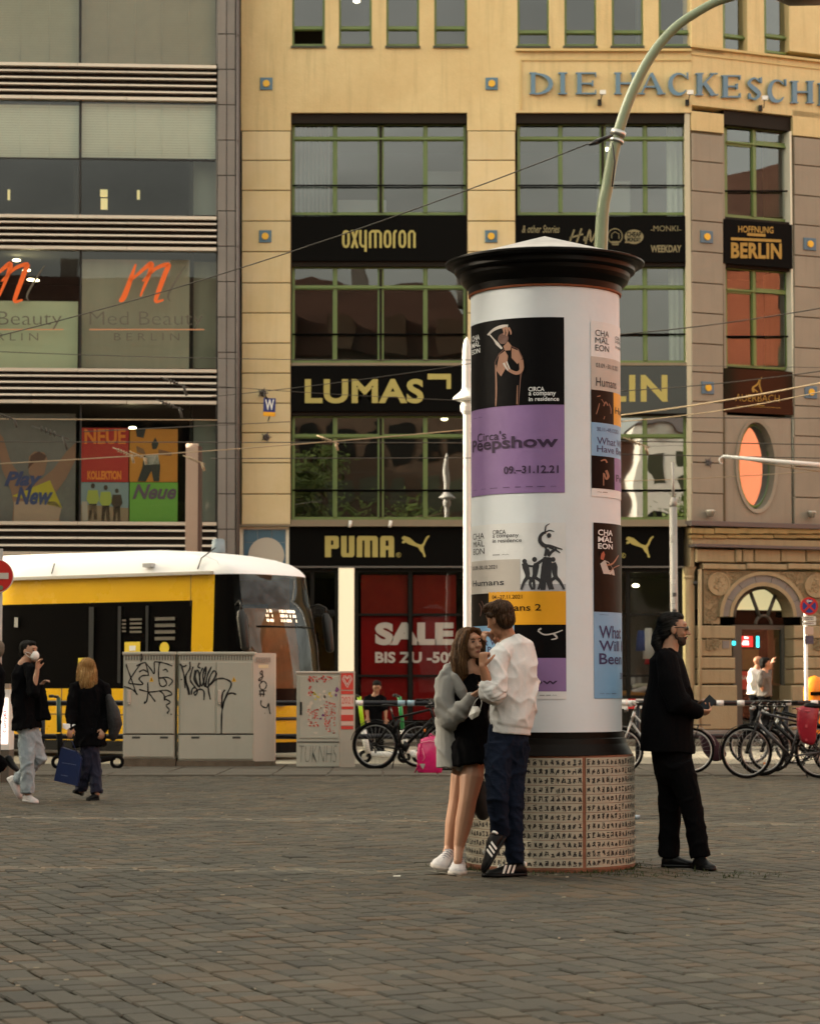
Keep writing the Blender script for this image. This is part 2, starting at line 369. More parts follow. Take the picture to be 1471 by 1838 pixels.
def add_stone(mb, c, ln, wd, tl):
    g = rs.uniform(0.003, 0.0075); a = ln / 2 - g; b = wd / 2 - g; e = rs.uniform(0.006, 0.013)
    h = rs.gauss(0, 0.002); tx = rs.gauss(0, 0.008); ty = rs.gauss(0, 0.008)
    def q(x, y, z): return c + e1 * x + e2 * y + Vector((0, 0, z))
    j = lambda: rs.uniform(-0.006, 0.006)
    bot = []; mid = []; top = []
    for sx, sy in ((-1, -1), (1, -1), (1, 1), (-1, 1)):
        x, y = sx * a + j(), sy * b + j()
        bot.append(q(x, y, -0.05)); mid.append(q(x, y, h - 0.008 + x * tx + y * ty))
        top.append(q(x - sx * e, y - sy * e, h + x * tx + y * ty))
    k = len(mb.v); mb.v += bot + mid + top
    f = [(0, 1, 5, 4), (1, 2, 6, 5), (2, 3, 7, 6), (3, 0, 4, 7), (4, 5, 9, 8), (5, 6, 10, 9), (6, 7, 11, 10), (7, 4, 8, 11), (8, 9, 10, 11)]
    t = min(1, max(0, rs.gauss(0.48, 0.24)))
    for x in f: mb.f.append([k + i for i in x]); mb.mi.append(0); mb.sm.append(False); tl.append(t)
inview = sorted([s for s in stones if s[0].y > 9.25 and abs(s[0].x) < 0.1695 * s[0].y + 0.05], key=lambda s: s[0].y)[:300]
ids = set(id(s) for s in inview)
for s in inview:
    mb = MB(); tl = []; add_stone(mb, *s, tl); O('paving_stone', mb, m_stone, pav, tint=tl)
mb = MB(); tl = []
for s in stones:
    if id(s) not in ids: add_stone(mb, *s, tl)
far = O('paving_stones', mb, m_stone, pav, kind='stuff', tint=tl)
# moss and weeds in the joints, denser round the column base
mb = MB(); rm = random.Random(11)
for k in range(1500):
    if k < 1050:
        a = rm.uniform(0, 2 * pi); r = 0.61 + abs(rm.gauss(0, 0.05)) + (0.25 * rm.random() if rm.random() < .25 else 0); x, y = 0.99 + r * sin(a), 17.7 - r * cos(a)
    elif k < 1200: x, y = rm.uniform(-5.4, -2.2), 39.15 + rm.gauss(0, .05)
    else: x, y = rm.uniform(1.2, 2.6), rm.uniform(16.6, 17.2)
    h = rm.uniform(0.004, 0.025) * (2.2 if rm.random() < .06 else 1); d = rm.uniform(0, pi); wv = rm.uniform(.003, .008)
    mb.poly([(x - cos(d) * wv, y - sin(d) * wv, -0.005), (x + cos(d) * wv, y + sin(d) * wv, -0.005), (x + rm.uniform(-.015, .015), y + rm.uniform(-.015, .015), h)])
O('weeds', mb, M('weed_green', (0.035, 0.05, 0.012), 0.8, rand=.3), kind='stuff')
mb = MB()
for k in range(130):     # crumbs, butts and leaf scraps lying in the joints
    y = rm.uniform(9.5, 30); x = rm.uniform(-.17, .17) * y; s = rm.uniform(.006, .016); a = rm.uniform(0, pi); c_, s_ = cos(a) * s, sin(a) * s
    mb.hexa([(x - c_ - s_ * .3, y - s_ + c_ * .3, .003), (x - c_ + s_ * .3, y - s_ - c_ * .3, .003), (x + c_ + s_ * .3, y + s_ - c_ * .3, .003), (x + c_ - s_ * .3, y + s_ + c_ * .3, .003), (x - c_, y - s_, .009), (x - c_ * .9, y - s_, .009), (x + c_, y + s_, .009), (x + c_ * .9, y + s_, .009)])
O('crumbs', mb, M('crumb_pale', (.30, .26, .19), .8), kind='stuff')
# sidewalk strip where the bicycles stand, kerb, street
mb = MB(); mb.poly([(-30, PAVE_END, 0), (30, PAVE_END, 0), (30, 39.9, 0), (-30, 39.9, 0)])
mb.poly([(-30, PAVE_END, -0.04), (30, PAVE_END, -0.04), (30, PAVE_END, 0), (-30, PAVE_END, 0)])
side_w = O('sidewalk', mb, m_slab, kind='structure')
mb = MB()
for i in range(22):
    for j in range(5):
        x = -7.6 + i * 0.8 + rs.uniform(-.01, .01); y = PAVE_END + 0.1 + j * 0.93
        if abs(x) > .18 * y + 1: continue
        b = MB(); b.box((x + .395, y + .45, 0.004 + rs.uniform(-.002, .002)), (0.775, 0.905, 0.02)); O('paving_slab', b, m_slab, side_w)
mb = MB()
for i in range(24): mb.box((-9.6 + i * 0.8, 40.0, -0.03), (0.79, 0.2, 0.1))
O('kerb', mb, m_kerb, kind='structure')
mb = MB(); mb.poly([(-60, 40.1, -0.03), (60, 40.1, -0.03), (60, 53.4, -0.03), (-60, 53.4, -0.03)])
O('street', mb, m_road, kind='structure')
m_rail = M('rail_steel', (0.3, 0.29, 0.27), 0.35, 0.9)
for a in (-0.72, 0.72):
    mb = MB(); mb.box((0, 50.0 + a, -0.02), (90, 0.06, 0.012)); O('tram_track', mb, m_rail, kind='structure')
mb = MB(); mb.box((0, 55.7, 0.02), (120, 4.6, 0.1)); O('far_sidewalk', mb, m_slab, kind='structure')

# ================================================================== YELLOW BUILDING (facade plane 58 m away, corner wing turned away)
YF = Face((0, 58.0), 0.0)
_c = P(1240, 560, 58.0)
WF = Face((_c.x, 58.0), radians(23))
m_yel = M('yellow_render', (0.72, 0.57, 0.30), 0.85, var=0.2, vs=0.5, bump=0.3, bs=25, col2=(0.60, 0.445, 0.215), streak=0.36)
m_yel2 = M('yellow_cladding', (0.75, 0.615, 0.37), 0.7, var=0.12, vs=0.8, bump=0.1, bs=20, rand=0.22, col2=(0.66, 0.51, 0.25), streak=0.2)
m_tau = M('taupe_stone', (0.315, 0.262, 0.20), 0.75, var=0.14, vs=0.9, bump=0.12, bs=30, rand=0.12, streak=0.2)
m_joi = M('joint_dark', (0.10, 0.075, 0.04), 0.9)
m_cream = M('cream_render', (0.88, 0.82, 0.66), 0.7, var=0.08, vs=1)
m_grn = M('green_frame', (0.15, 0.215, 0.06), 0.4, spec=0.5, var=0.12, vs=1)
m_grnd = M('green_frame_dark', (0.05, 0.055, 0.03), 0.45)
m_blk = M('black_sign', (0.003, 0.0027, 0.0022), 0.5, spec=0.05)
m_brn = M('brown_header', (0.016, 0.011, 0.007), 0.6, spec=.15)
m_gold = M('gold_letter', (0.42, 0.36, 0.11), 0.5, spec=0.3)
m_gold2 = M('dull_gold_letter', (0.20, 0.17, 0.085), 0.5)
m_amb = M('amber_letter', (0.34, 0.20, 0.03), 0.45)
m_blue = M('blue_letter', (0.12, 0.21, 0.29), 0.45, spec=0.4)
m_bluet = M('blue_tile', (0.085, 0.17, 0.24), 0.3, rand=0.25)
m_gdot = M('yellow_dot', (0.75, 0.42, 0.03), 0.4)
m_sand = M('sandstone', (0.40, 0.31, 0.185), 0.85, var=0.25, vs=1.3, bump=0.35, bs=22, rand=0.22, col2=(0.37, 0.27, 0.15), streak=0.45)
m_sando = M('ochre_sandstone', (0.42, 0.29, 0.12), 0.85, var=0.3, vs=2, bump=0.3, bs=25, rand=0.3, streak=0.5)
m_gstone = M('grey_granite', (0.24, 0.21, 0.19), 0.7, var=0.2, vs=2, bump=0.15, bs=30)
m_flash = M('lead_flashing', (0.12, 0.10, 0.095), 0.5, 0.3)
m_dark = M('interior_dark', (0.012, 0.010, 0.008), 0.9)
m_room = M('interior_grey', (0.10, 0.10, 0.085), 0.9)
m_curt = M('curtain', (0.30, 0.32, 0.30), 0.9, var=0.25, vs=3, stretch=(6, 6, .3))
m_shop = M('shop_frame', (0.009, 0.0085, 0.007), 0.5, spec=.12)
g_win = GLASS('window_glass', (0.72, 0.76, 0.74), 0.055, 1.0, 0.005, 0.6)
g_win3 = GLASS('window_glass_dark', (0.5, 0.54, 0.5), 0.20, 1.0, 0.006, 0.7)
g_shop = GLASS('shop_glass', (0.85, 0.85, 0.85), -0.02, .8, 0.004, 0.6)
yb = thing('corner_building', 'yellow corner office building with green framed windows and black shop signs', 'building', (0, 58.3, 0))
D0 = -0.42
YT = -70   # measured top of what is built in detail
# upper wall band with window openings (measured pixels)
WIN_TOP = [(524, 583), (608, 667), (693, 752), (779, 838), (928, 985), (1012, 1070), (1097, 1154), (1181, 1238)]
mb = MB()
mb.pbox(YF, 433, 84, 1240, 202, D0, 0)
xs = [433] + [x for w_ in WIN_TOP for x in w_]; xs[-1] = 1238
for i in range(0, len(xs), 2):
    if i + 1 < len(xs): mb.pbox(YF, xs[i], YT, xs[i + 1], 84, D0, 0)
zt = P(700, YT, 58).z
u0_, u1_ = YF.uz(433, 560)[0], YF.uz(1240, 560)[0]
mb.fbox(YF, u0_, u1_, zt, 25.0, D0, 0)
O('wall', mb, m_yel, yb)
mb = MB(); WW = [(1296, 1340), (1370, 1415)]
mb.pbox(WF, 1240, 96, 1500, 202, D0, 0)
for a, b in ((1240, 1296), (1340, 1370), (1415, 1500)): mb.pbox(WF, a, YT, b, 96, D0, 0)
wu1 = WF.uz(1500, 560)[0]
mb.fbox(WF, 0, wu1, zt, 25, D0, 0)
mb.fbox(WF, wu1 + .01, wu1 + 13, 0, 25, D0 - 3, -.003); mb.pbox(WF, 1240, 202, 1298, 236, D0, 0); mb.pbox(WF, 1422, 202, 1500, 246, D0, 0)
O('wall', mb, m_yel, yb)
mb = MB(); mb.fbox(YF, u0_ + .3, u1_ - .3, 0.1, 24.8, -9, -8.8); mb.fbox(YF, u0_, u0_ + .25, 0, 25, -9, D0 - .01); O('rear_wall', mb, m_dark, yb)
mb = MB(); mb.fbox(YF, u0_, u1_ + 2, 25, 25.3, -9, 0.2); O('roof', mb, m_flash, yb)
for py in (1000, 702, 430, 130):      # storey floors
    z = P(700, py, 58).z; mb = MB(); mb.fbox(YF, u0_ + .26, u1_ - .02, z - .3, z + .3, -8.8, D0 - .25); O('floor_slab', mb, m_room, yb)
    mb = MB(); mb.fbox(YF, u0_ + .26, u1_ - .02, z + .32, z + 3.2, -5.0, -4.9); O('room_wall', mb, m_room, yb)
# piers: blocks with recessed joints
PY = [234, 287, 341, 396, 451, 507, 561, 615, 669, 723, 776, 830, 886, 941]
def pier(F, x0, x1, ys, m, back=True, slope=0.0):
    mb = MB(); mb.pbox(F, x0, ys[0] - 2, x1, ys[-1] + 2, D0, -0.045); O('pier_core', mb, m_joi, yb)
    for a, b in zip(ys, ys[1:]):
        mb = MB(); mb.pbox(F, x0 + 1, a + 1.6, x1 - 1, b, -0.1, 0.0, bev=0.012); O('pier_block', mb, m, yb)
pier(YF, 433, 522, PY, m_yel2); pier(YF, 838, 925, PY, m_yel2)
for a, b in ((433, 522), (838, 925)): mb = MB(); mb.pbox(YF, a, 202, b, 234, D0, 0); O('wall', mb, m_yel, yb)
PW = [236 + 4, 290, 344, 397, 452, 508, 562, 617, 668, 721, 775, 830, 885, 938]
pier(WF, 1240, 1298, PW, m_tau); pier(WF, 1424, 1500, [y + 8 for y in PW], m_tau)
for a, b, F in ((1298, 1302, WF), (1420, 1424, WF)):
    mb = MB(); mb.pbox(F, a, 236, b, 940, D0, -.06); O('pier_return', mb, m_cream if a > 1400 else m_tau, yb)
mb = MB(); mb.pbox(YF, 1231, 203, 1240, 942, D0, -.03); O('pier_return', mb, M('pale_edge', (0.5, 0.45, 0.33), .7), yb)
# frieze panel over the shop side
m_trim = M('yellow_trim', (0.62, 0.46, 0.21), 0.8, var=.1, vs=1)
mb = MB(); mb.pbox(YF, 925, 87, 1240, 91, 0.0, 0.10); mb.pbox(YF, 933, 106, 1240, 108.5, 0, .03); mb.pbox(YF, 933, 108.5, 935.5, 196, 0, .03); O('cornice', mb, m_trim, yb)
mb = MB(); mb.pbox(WF, 1240, 95, 1500, 99, 0, .10); mb.pbox(WF, 1240, 110, 1500, 113, 0, .03); O('cornice', mb, m_trim, yb)
for w_ in WIN_TOP: mb = MB(); mb.pbox(YF, w_[0] - 2, 82, w_[1] + 2, 85.5, -.2, .05); O('window_sill', mb, m_grnd, yb)
# windows
def window(F, x0, y0, x1, y1, muls, trs, bars=(), off=-0.30, glass=None, fr=5, darkm=None, gm=None, open_pane=None):
    glass = glass or g_win; gm = gm or m_grn
    mb = MB()
    mb.pbox(F, x0, y0, x0 + fr, y1, off - .06, off); mb.pbox(F, x1 - fr, y0, x1, y1, off - .06, off)
    mb.pbox(F, x0 + fr, y0, x1 - fr, y0 + fr * .8, off - .06, off - .003); mb.pbox(F, x0 + fr, y1 - fr, x1 - fr, y1, off - .06, off - .003)
    for i, m in enumerate(muls):
        wd = 8 if i != darkm else 11
        mb.pbox(F, m - wd / 2, y0 + fr * .8, m + wd / 2, y1 - fr, off - .06, off + .012)
        mb.pbox(F, m - 1.4, y0 + fr * .8, m + 1.4, y1 - fr, off + .013, off + .045)
    ml = [x0 + fr] + [v for i, m in enumerate(muls) for v in (m - (4 if i != darkm else 5.5), m + (4 if i != darkm else 5.5))] + [x1 - fr]
    for t in trs:
        for i in range(0, len(ml), 2): mb.pbox(F, ml[i], t - 4, ml[i + 1], t + 4, off - .06, off + .004)
        mb.pbox(F, x0 + fr, t - 1.5, x1 - fr, t + 1.2, off + .046, off + .08)
    w_ = O('window', mb, gm, yb)
    if darkm is not None:
        b2 = MB(); m = muls[darkm]; b2.pbox(F, m - 2.2, y0 + fr, m + 2.2, y1 - fr, off + .046, off + .06); O('centre_post', b2, m_brn, w_)
    ys_ = [y0 + fr * .8] + [v for t in trs for v in (t - 4, t + 4)] + [y1 - fr]
    for i in range(0, len(ml), 2):
        for j in range(0, len(ys_), 2):
            if open_pane == (i // 2, j // 2): continue
            b = MB(); q = [F.px(ml[i], ys_[j + 1], off - .03), F.px(ml[i + 1], ys_[j + 1], off - .03), F.px(ml[i + 1], ys_[j], off - .03), F.px(ml[i], ys_[j], off - .03)]
            b.poly(q); O('pane', b, glass, w_)
    for y in bars:
        b = MB(); a = F.px(x0 + 1, y, off + .1); c = F.px(x1 - 1, y, off + .1); b.tube([a, c], 0.022, 6); O('safety_bar', b, m_blk, w_)
    return w_
for r_, (y0, y1, tr, bar, gl) in enumerate(((221, 386, 249, 333, g_win), (478, 652, 516, 600, g_win), (746, 933, 783, 880, g_win3))):
    window(YF, 524, y0, 836, y1, (601, 683, 763), (tr,), (bar,), darkm=1, glass=gl)
    window(YF, 928, y0, 1231, y1, (1005, 1081, 1157), (tr,), (bar,), darkm=1, glass=gl)
for i, (a, b) in enumerate(WIN_TOP):
    window(YF, a, -60, b, 83, (), (51 if i < 4 else 58,), off=-.2, fr=4, open_pane=(0, 1) if i == 0 else None)
for a, b in WW: window(WF, a, -60, b, 96, (), (66,), off=-.2, fr=4)
window(WF, 1299, 229, 1414, 394, (1352,), (259,), (343,), glass=g_win)
window(WF, 1299, 483, 1414, 661, (1352,), (523,), (604,), glass=g_win)
# dark headers, ledges
for F_, r_ in ((YF, (523, 202, 837, 221, D0, -.10)), (YF, (926, 202, 1232, 221, D0, -.10)), (WF, (1298, 204, 1424, 229, D0, -.10)), (YF, (523, 468, 837, 478, D0, -.14)), (YF, (523, 738, 837, 746, D0, -.14)), (YF, (926, 470, 1232, 478, D0, -.14)), (YF, (926, 742, 1232, 746, D0, -.14)), (WF, (1298, 478, 1420, 483, D0, -.14)), (WF, (1298, 394, 1420, 398, D0, -.12))):
    mb = MB(); mb.pbox(F_, *r_); O('header', mb, m_brn, yb)
m_ledge = M('stone_ledge', (0.26, 0.21, 0.14), 0.7, var=.15)
mb = MB(); mb.pbox(YF, 430, 941, 1232, 944.5, -.3, .16); mb.pbox(YF, 522, 933, 1230, 941, D0, .0); mb.pbox(YF, 523, 651, 837, 656, D0, -.05); mb.pbox(YF, 926, 651, 1234, 656, D0, -.05); O('ledge', mb, m_ledge, yb)
# curtains and things inside the rooms
def curtain(px0, px1, py0, py1, Y=58.9, n=9, m=None):
    mb = MB(); a = P(px0, py1, Y); b = P(px1, py0, Y); k = n * 6; vs = []
    for i in range(k + 1):
        x = a.x + (b.x - a.x) * i / k; y = Y + .05 * sin(i * 2 * pi / 6) + .02 * sin(i * 1.7)
        vs += [(x, y, a.z), (x, y, b.z)]
    mb.add(vs, [(2 * i, 2 * i + 2, 2 * i + 3, 2 * i + 1) for i in range(k)], 0, True); O('curtain', mb, m or m_curt, yb)
curtain(526, 592, 222, 392); curtain(1196, 1226, 222, 392, n=3, m=M('bright_curtain', (.60, .63, .52), .9)); curtain(1200, 1228, 480, 660, n=3, m=MATS['bright_curtain']); curtain(1140, 1155, -60, 90, n=3)
for c_, d_ in (((795, 345), (.9, .3, 1.0)), ((650, 375), (1.2, .5, .35)), ((1100, 360), (.8, .4, .9))): mb = MB(); mb.box(P(*c_, 60), d_); O('office_furniture', mb, M('office_white', (.32, .34, .32), .6), yb)
m_lamp = M('lit_ceiling_lamp', (1.0, .85, .5), .5, emit=1.8)
for px, py in ((1087, 268), (797, 752), (862, 752), (640, 2), (1140, 1051)):
    mb = MB(); c = P(px, py, 59.2); mb.ell(c, (.09, .09, .045)); O('ceiling_lamp', mb, m_lamp, yb)
# signs ------------------------------------------------------------
def fpx(F, off): return lambda x, y: F.px(x, y, off)
def board(F, x0, y0, x1, y1, off, m, name='sign_board'):
    b = MB(); b.pbox(F, x0, y0, x1, y1, off - .08, off); s_ = O(name, b, m, yb); return s_
def bpx(F, off, x0, y0, s): return lambda x, y: F.px(x0 + x / s, y0 + y / s, off)
s1 = board(YF, 523, 388, 837, 468, -.06, m_blk)
mb = MB(); H_ = 4.4; T, B = 415, 443; f = fpx(YF, -.05); f2 = fpx(YF, -.047)
def ox(x, W, kind):
    if kind == 'o': mb.ribbon([(x, T + 6), (x + 2, T + 1), (x + W / 2, T), (x + W - 2, T + 1), (x + W, T + 6), (x + W, B - 6), (x + W - 2, B - 1), (x + W / 2, B), (x + 2, B - 1), (x, B - 6), (x, T + 6)], H_, f)
    if kind == 'x': mb.ribbon([(x, T - 2), (x + W, B + 2)], H_, f); mb.ribbon([(x + W, T - 2), (x, B + 2)], H_, f2)
    if kind == 'y': mb.ribbon([(x, T - 2), (x, B - 6), (x + 3, B - 1), (x + W, B - 1)], H_, f); mb.ribbon([(x + W, T - 2), (x + W, B + 9)], H_, f2)
    if kind == 'n': mb.ribbon([(x, B + 2), (x, T + 4), (x + 3, T), (x + W - 3, T), (x + W, T + 4), (x + W, B + 2)], H_, f)
    if kind == 'm': mb.ribbon([(x, B + 2), (x, T + 3), (x + 3, T), (x + W - 3, T), (x + W, T + 4), (x + W, B + 2)], H_, f); mb.ribbon([(x + W / 2, T), (x + W / 2, B + 2)], H_, f2)
    if kind == 'r': mb.ribbon([(x, B + 2), (x, T + 4), (x + 2, T), (x + W, T)], H_, f)
for x, W, k in ((616, 9.5, 'o'), (631.5, 9.5, 'x'), (646.5, 9.5, 'y'), (664, 19, 'm'), (690.5, 9.5, 'o'), (707, 5, 'r'), (717, 9.5, 'o'), (734, 9.5, 'n')): ox(x, W, k)
O('lettering', mb, m_gold, s1)
# clothing shops board
s2 = board(YF, 926, 388, 1234, 470, -.06, m_blk)
mb = MB(); f = fpx(YF, -.05)
TEXT(mb, '& other Stories', 936, 404, 1004, 418, f, off=.01, shear=.3)
for pts in ([(1030, 412), (1022, 434)], [(1043, 410), (1034, 436)], [(1022, 427), (1046, 420)], [(1050, 438), (1058, 412), (1060, 434), (1072, 410), (1066, 440)]): mb.ribbon(crv(pts, 4), [3.0] * (len(pts) * 4 - 3), f)
TEXT(mb, '&', 1046, 424, 1053, 433, f, off=.02); TEXT(mb, 'MONKI', 1172, 405, 1216, 415, f, off=-.005); mb.ribbon([(1167, 413), (1171, 413)], 1, f); mb.ribbon([(1217, 413), (1222, 413)], 1, f)
TEXT(mb, 'WEEKDAY', 1167, 440, 1222, 453, f, off=.03)
O('lettering', mb, m_gold2, s2)
mb = MB(); ov = [(1137 + 17 * cos(a * pi / 12), 425 + 13 * sin(a * pi / 12)) for a in range(24)]; mb.poly([f(*p) for p in ov]); mb.poly([f(1122, 432), f(1128, 436), f(1120, 436)])
mb.ribbon([(1103 + 13 * cos(a * pi / 12), 424 + 13.5 * sin(a * pi / 12)) for a in range(25)], 1.6, f)
mb.ribbon([(1097, 428), (1097, 420), (1103, 416), (1110, 420), (1110, 429)], 1.2, f); mb.poly([f(1096, 433), f(1111, 433), f(1109, 440), f(1098, 440)])
O('round_logo', mb, m_gold2, s2)
mb = MB(); TEXT(mb, 'CHEAP', 1124, 416, 1150, 425, fpx(YF, -.046), off=.03); TEXT(mb, 'MONDAY', 1125, 426, 1149, 434, fpx(YF, -.046), off=.03); O('lettering', mb, m_blk, s2)
# gallery boards
s3 = board(YF, 523, 657, 837, 738, -.05, m_blk); f = fpx(YF, -.04)
mb = MB(); TEXT(mb, 'LUMAS', 547, 680, 760, 724, f, off=.034, res=5, space=1.06); mb.poly([f(767, 671), f(809, 671), f(809, 698), f(801, 698), f(801, 681), f(767, 681)]); O('lettering', mb, m_gold, s3)
s4 = board(YF, 926, 657, 1234, 742, -.05, M('glossy_black_sign', (.01, .009, .008), .06, spec=.5))
mb = MB(); TEXT(mb, 'BERLIN', 965, 673, 1197, 721, f, off=.03, res=5, space=1.1); O('lettering', mb, m_gold, s4)
s5 = board(WF, 1298, 398, 1421, 477, -.02, m_blk); f = fpx(WF, -.01)
mb = MB(); TEXT(mb, 'HOFFNUNG', 1324, 405, 1387, 417, f, off=.02, slope=2); TEXT(mb, 'BERLIN', 1311, 435, 1402, 463, f, off=.038, slope=2, space=1.06)
mb.poly([f(1311, 426), f(1401, 430), f(1401, 435), f(1311, 431)]); mb.poly([f(1340, 418), f(1373, 420), f(1373, 425), f(1340, 423)]); O('lettering', mb, m_amb, s5)
s6 = board(WF, 1298, 664, 1422, 742, -.02, M('glossy_dark_sign', (.006, .004, .003), .06, spec=.22))
mb = MB(); TEXT(mb, 'AUERBACH', 1319, 707, 1398, 720, f, off=-.01, slope=2)
mb.ribbon(crv([(1352, 704), (1350, 696), (1358, 690), (1362, 681)], 4), [3, 4, 4, 3.5, 3, 3, 3, 3, 3, 2.5, 2, 2, 1.5], f); mb.ribbon(crv([(1366, 677), (1362, 690), (1366, 704)], 4), [1.2] * 4 + [2.5] * 5, f); mb.ribbon([(1352, 698), (1359, 704)], 2, f); mb.ribbon([(1347, 727), (1371, 728)], 1.2, f); mb.ribbon([(1320, 729), (1400, 732)], .6, f)
O('lettering', mb, m_amb, s6)
# raised serif letters DIE HACKESCH...
def stem(mb, x, y0, y1, w_, sr, F, off, serif=(1, 1), sl=0.0):
    def bx(a, b, c, d): mb.prism([F.px(a, c, off), F.px(b, c, off), F.px(b, d, off), F.px(a, d, off)][::-1], F.n * .07)
    bx(x - w_ / 2, x + w_ / 2, y0 + 2.2, y1 - 2.2)
    for k, y in ((serif[0], y0), (serif[1], y1 - 2.2)):
        bx(x - w_ / 2 - (sr if k else 0), x + w_ / 2 + (sr if k else 0), y, y + 2.2)
def arc(mb, pts, ws, F, off):
    m0 = MB(); m0.ribbon(pts, ws, lambda x, y: F.px(x, y, off + .07)); m1 = MB(); m1.ribbon(pts, ws, lambda x, y: F.px(x, y, off))
    n = len(pts); mb.add(m0.v, m0.f); mb.add(m0.v + m1.v, [(i, i + 1, 2 * n + i + 1, 2 * n + i) for i in range(n - 1)] + [(n + i, 3 * n + i, 3 * n + i + 1, n + i + 1) for i in range(n - 1)])
def serif_letter(ch, x0, x1, y0, y1, F):
    mb = MB(); off = .02; w_ = 8; sr = 2.6; h = y1 - y0; ym = (y0 + y1) / 2; o2 = off + .004
    if ch == 'I': stem(mb, (x0 + x1) / 2, y0, y1, w_, 4, F, off)
    if ch == 'D':
        stem(mb, x0 + 7, y0, y1, w_, sr, F, off)
        cx, rx = x0 + 10, x1 - x0 - 13
        arc(mb, [(cx + rx * sin(t * pi / 12), ym - (h / 2 - 1.2) * cos(t * pi / 12)) for t in range(13)], [2.5, 3, 4.5, 6, 7.2, 8, 8, 8, 7.2, 6, 4.5, 3, 2.5], F, o2)
    if ch == 'E':
        stem(mb, x0 + 7, y0, y1, w_, sr, F, off)
        for y, l in ((y0, 0), (ym - 1, 5), (y1 - 2.6, 0)): mb.prism([F.px(x0 + 9, y, o2), F.px(x1 - l, y, o2), F.px(x1 - l, y + 2.6, o2), F.px(x0 + 9, y + 2.6, o2)][::-1], F.n * .07)
        for y, e in ((y0, 8), (y1, -8)): mb.prism([F.px(x1 - 3, y, o2 + .003), F.px(x1, y, o2 + .003), F.px(x1, y + e, o2 + .003), F.px(x1 - 1.5, y + e, o2 + .003)], F.n * .07)
        mb.prism([F.px(x1 - 8, ym - 5, o2 + .003), F.px(x1 - 5, ym - 5, o2 + .003), F.px(x1 - 5, ym + 5, o2 + .003), F.px(x1 - 8, ym + 5, o2 + .003)], F.n * .07)
    if ch == 'H':
        stem(mb, x0 + 7, y0, y1, w_, sr, F, off); stem(mb, x1 - 7, y0, y1, w_, sr, F, off)
        mb.prism([F.px(x0 + 9, ym - 1.6, o2), F.px(x1 - 9, ym - 1.6, o2), F.px(x1 - 9, ym + 1.6, o2), F.px(x0 + 9, ym + 1.6, o2)][::-1], F.n * .07)
    if ch == 'A':
        xm = (x0 + x1) / 2 - 1
        arc(mb, [(xm, y0), (x0 + 5, y1 - 1)], [2.5, 3], F, off); arc(mb, [(xm, y0), (x1 - 7, y1 - 1)], [6, 9], F, o2)
        for a, b in ((x0, x0 + 11), (x1 - 15, x1)): mb.prism([F.px(a, y1 - 2.2, o2 + .003), F.px(b, y1 - 2.2, o2 + .003), F.px(b, y1, o2 + .003), F.px(a, y1, o2 + .003)][::-1], F.n * .07)
        mb.prism([F.px(x0 + 9, ym + 5, o2), F.px(x1 - 12, ym + 5, o2), F.px(x1 - 12, ym + 7.6, o2), F.px(x0 + 9, ym + 7.6, o2)][::-1], F.n * .07)
    if ch == 'C':
        cx = (x0 + x1) / 2 + 2; rx = (x1 - x0) / 2 - 2
        arc(mb, [(cx + rx * cos(radians(a)), ym + (h / 2 - 1) * sin(radians(a))) for a in range(-38, -325, -22)][::-1], [2.5, 3.5, 5, 6.5, 8, 8.5, 8.5, 8, 7, 5.5, 4, 3, 2.5, 2.2], F, off)
        for e in ((y0, 11), ): mb.prism([F.px(x1 - 3, y0, o2), F.px(x1, y0, o2), F.px(x1, y0 + 12, o2), F.px(x1 - 2, y0 + 12, o2)], F.n * .07)
    if ch == 'K':
        stem(mb, x0 + 7, y0, y1, w_, sr, F, off); arc(mb, [(x1 - 7, y0 + 1), (x0 + 11, ym + 3)], [3, 3], F, o2); arc(mb, [(x0 + 17, ym - 4), (x1 - 6, y1 - 1)], [7, 8], F, o2 + .003)
        for y, a, b in ((y0, x1 - 14, x1 - 1), (y1 - 2.2, x1 - 14, x1)): mb.prism([F.px(a, y, o2 + .006), F.px(b, y, o2 + .006), F.px(b, y + 2.2, o2 + .006), F.px(a, y + 2.2, o2 + .006)][::-1], F.n * .07)
    if ch == 'S':
        x, X = x0 + 4, x1 - 4; xm = (x + X) / 2; q = h / 4
        arc(mb, crv([(X - 1, y0 + 7), (xm, y0 + 1), (x + 1, y0 + q), (xm, ym), (X - 1, y1 - q), (xm, y1 - 1), (x, y1 - 8)], 3), [3, 3, 3, 3, 4, 5, 6.5, 7, 8, 8.5, 8.5, 8, 7, 6, 5, 4, 3, 3, 3], F, off)
        mb.prism([F.px(x1 - 7, y0 + 2, o2), F.px(x1 - 3, y0, o2), F.px(x1 - 3, y0 + 11, o2), F.px(x1 - 6, y0 + 10, o2)], F.n * .07); mb.prism([F.px(x0 + 3, y1 - 11, o2), F.px(x0 + 6, y1 - 10, o2), F.px(x0 + 7, y1 - 2, o2), F.px(x0 + 3, y1, o2)], F.n * .07)
    o_ = O('sign_letter', mb, m_blue, yb)
for ch, a, b in (('D', 949, 991), ('I', 999, 1019), ('E', 1032, 1069), ('H', 1101, 1144), ('A', 1145, 1193), ('C', 1198, 1234)): serif_letter(ch, a, b, 131, 170, YF)
for ch, a, b, y in (('K', 1246, 1286, 132), ('E', 1292, 1326, 136), ('S', 1338, 1367, 139), ('C', 1376, 1408, 143), ('H', 1416, 1458, 146), ('E', 1465, 1500, 150)): serif_letter(ch, a, b, y, y + 40, WF)
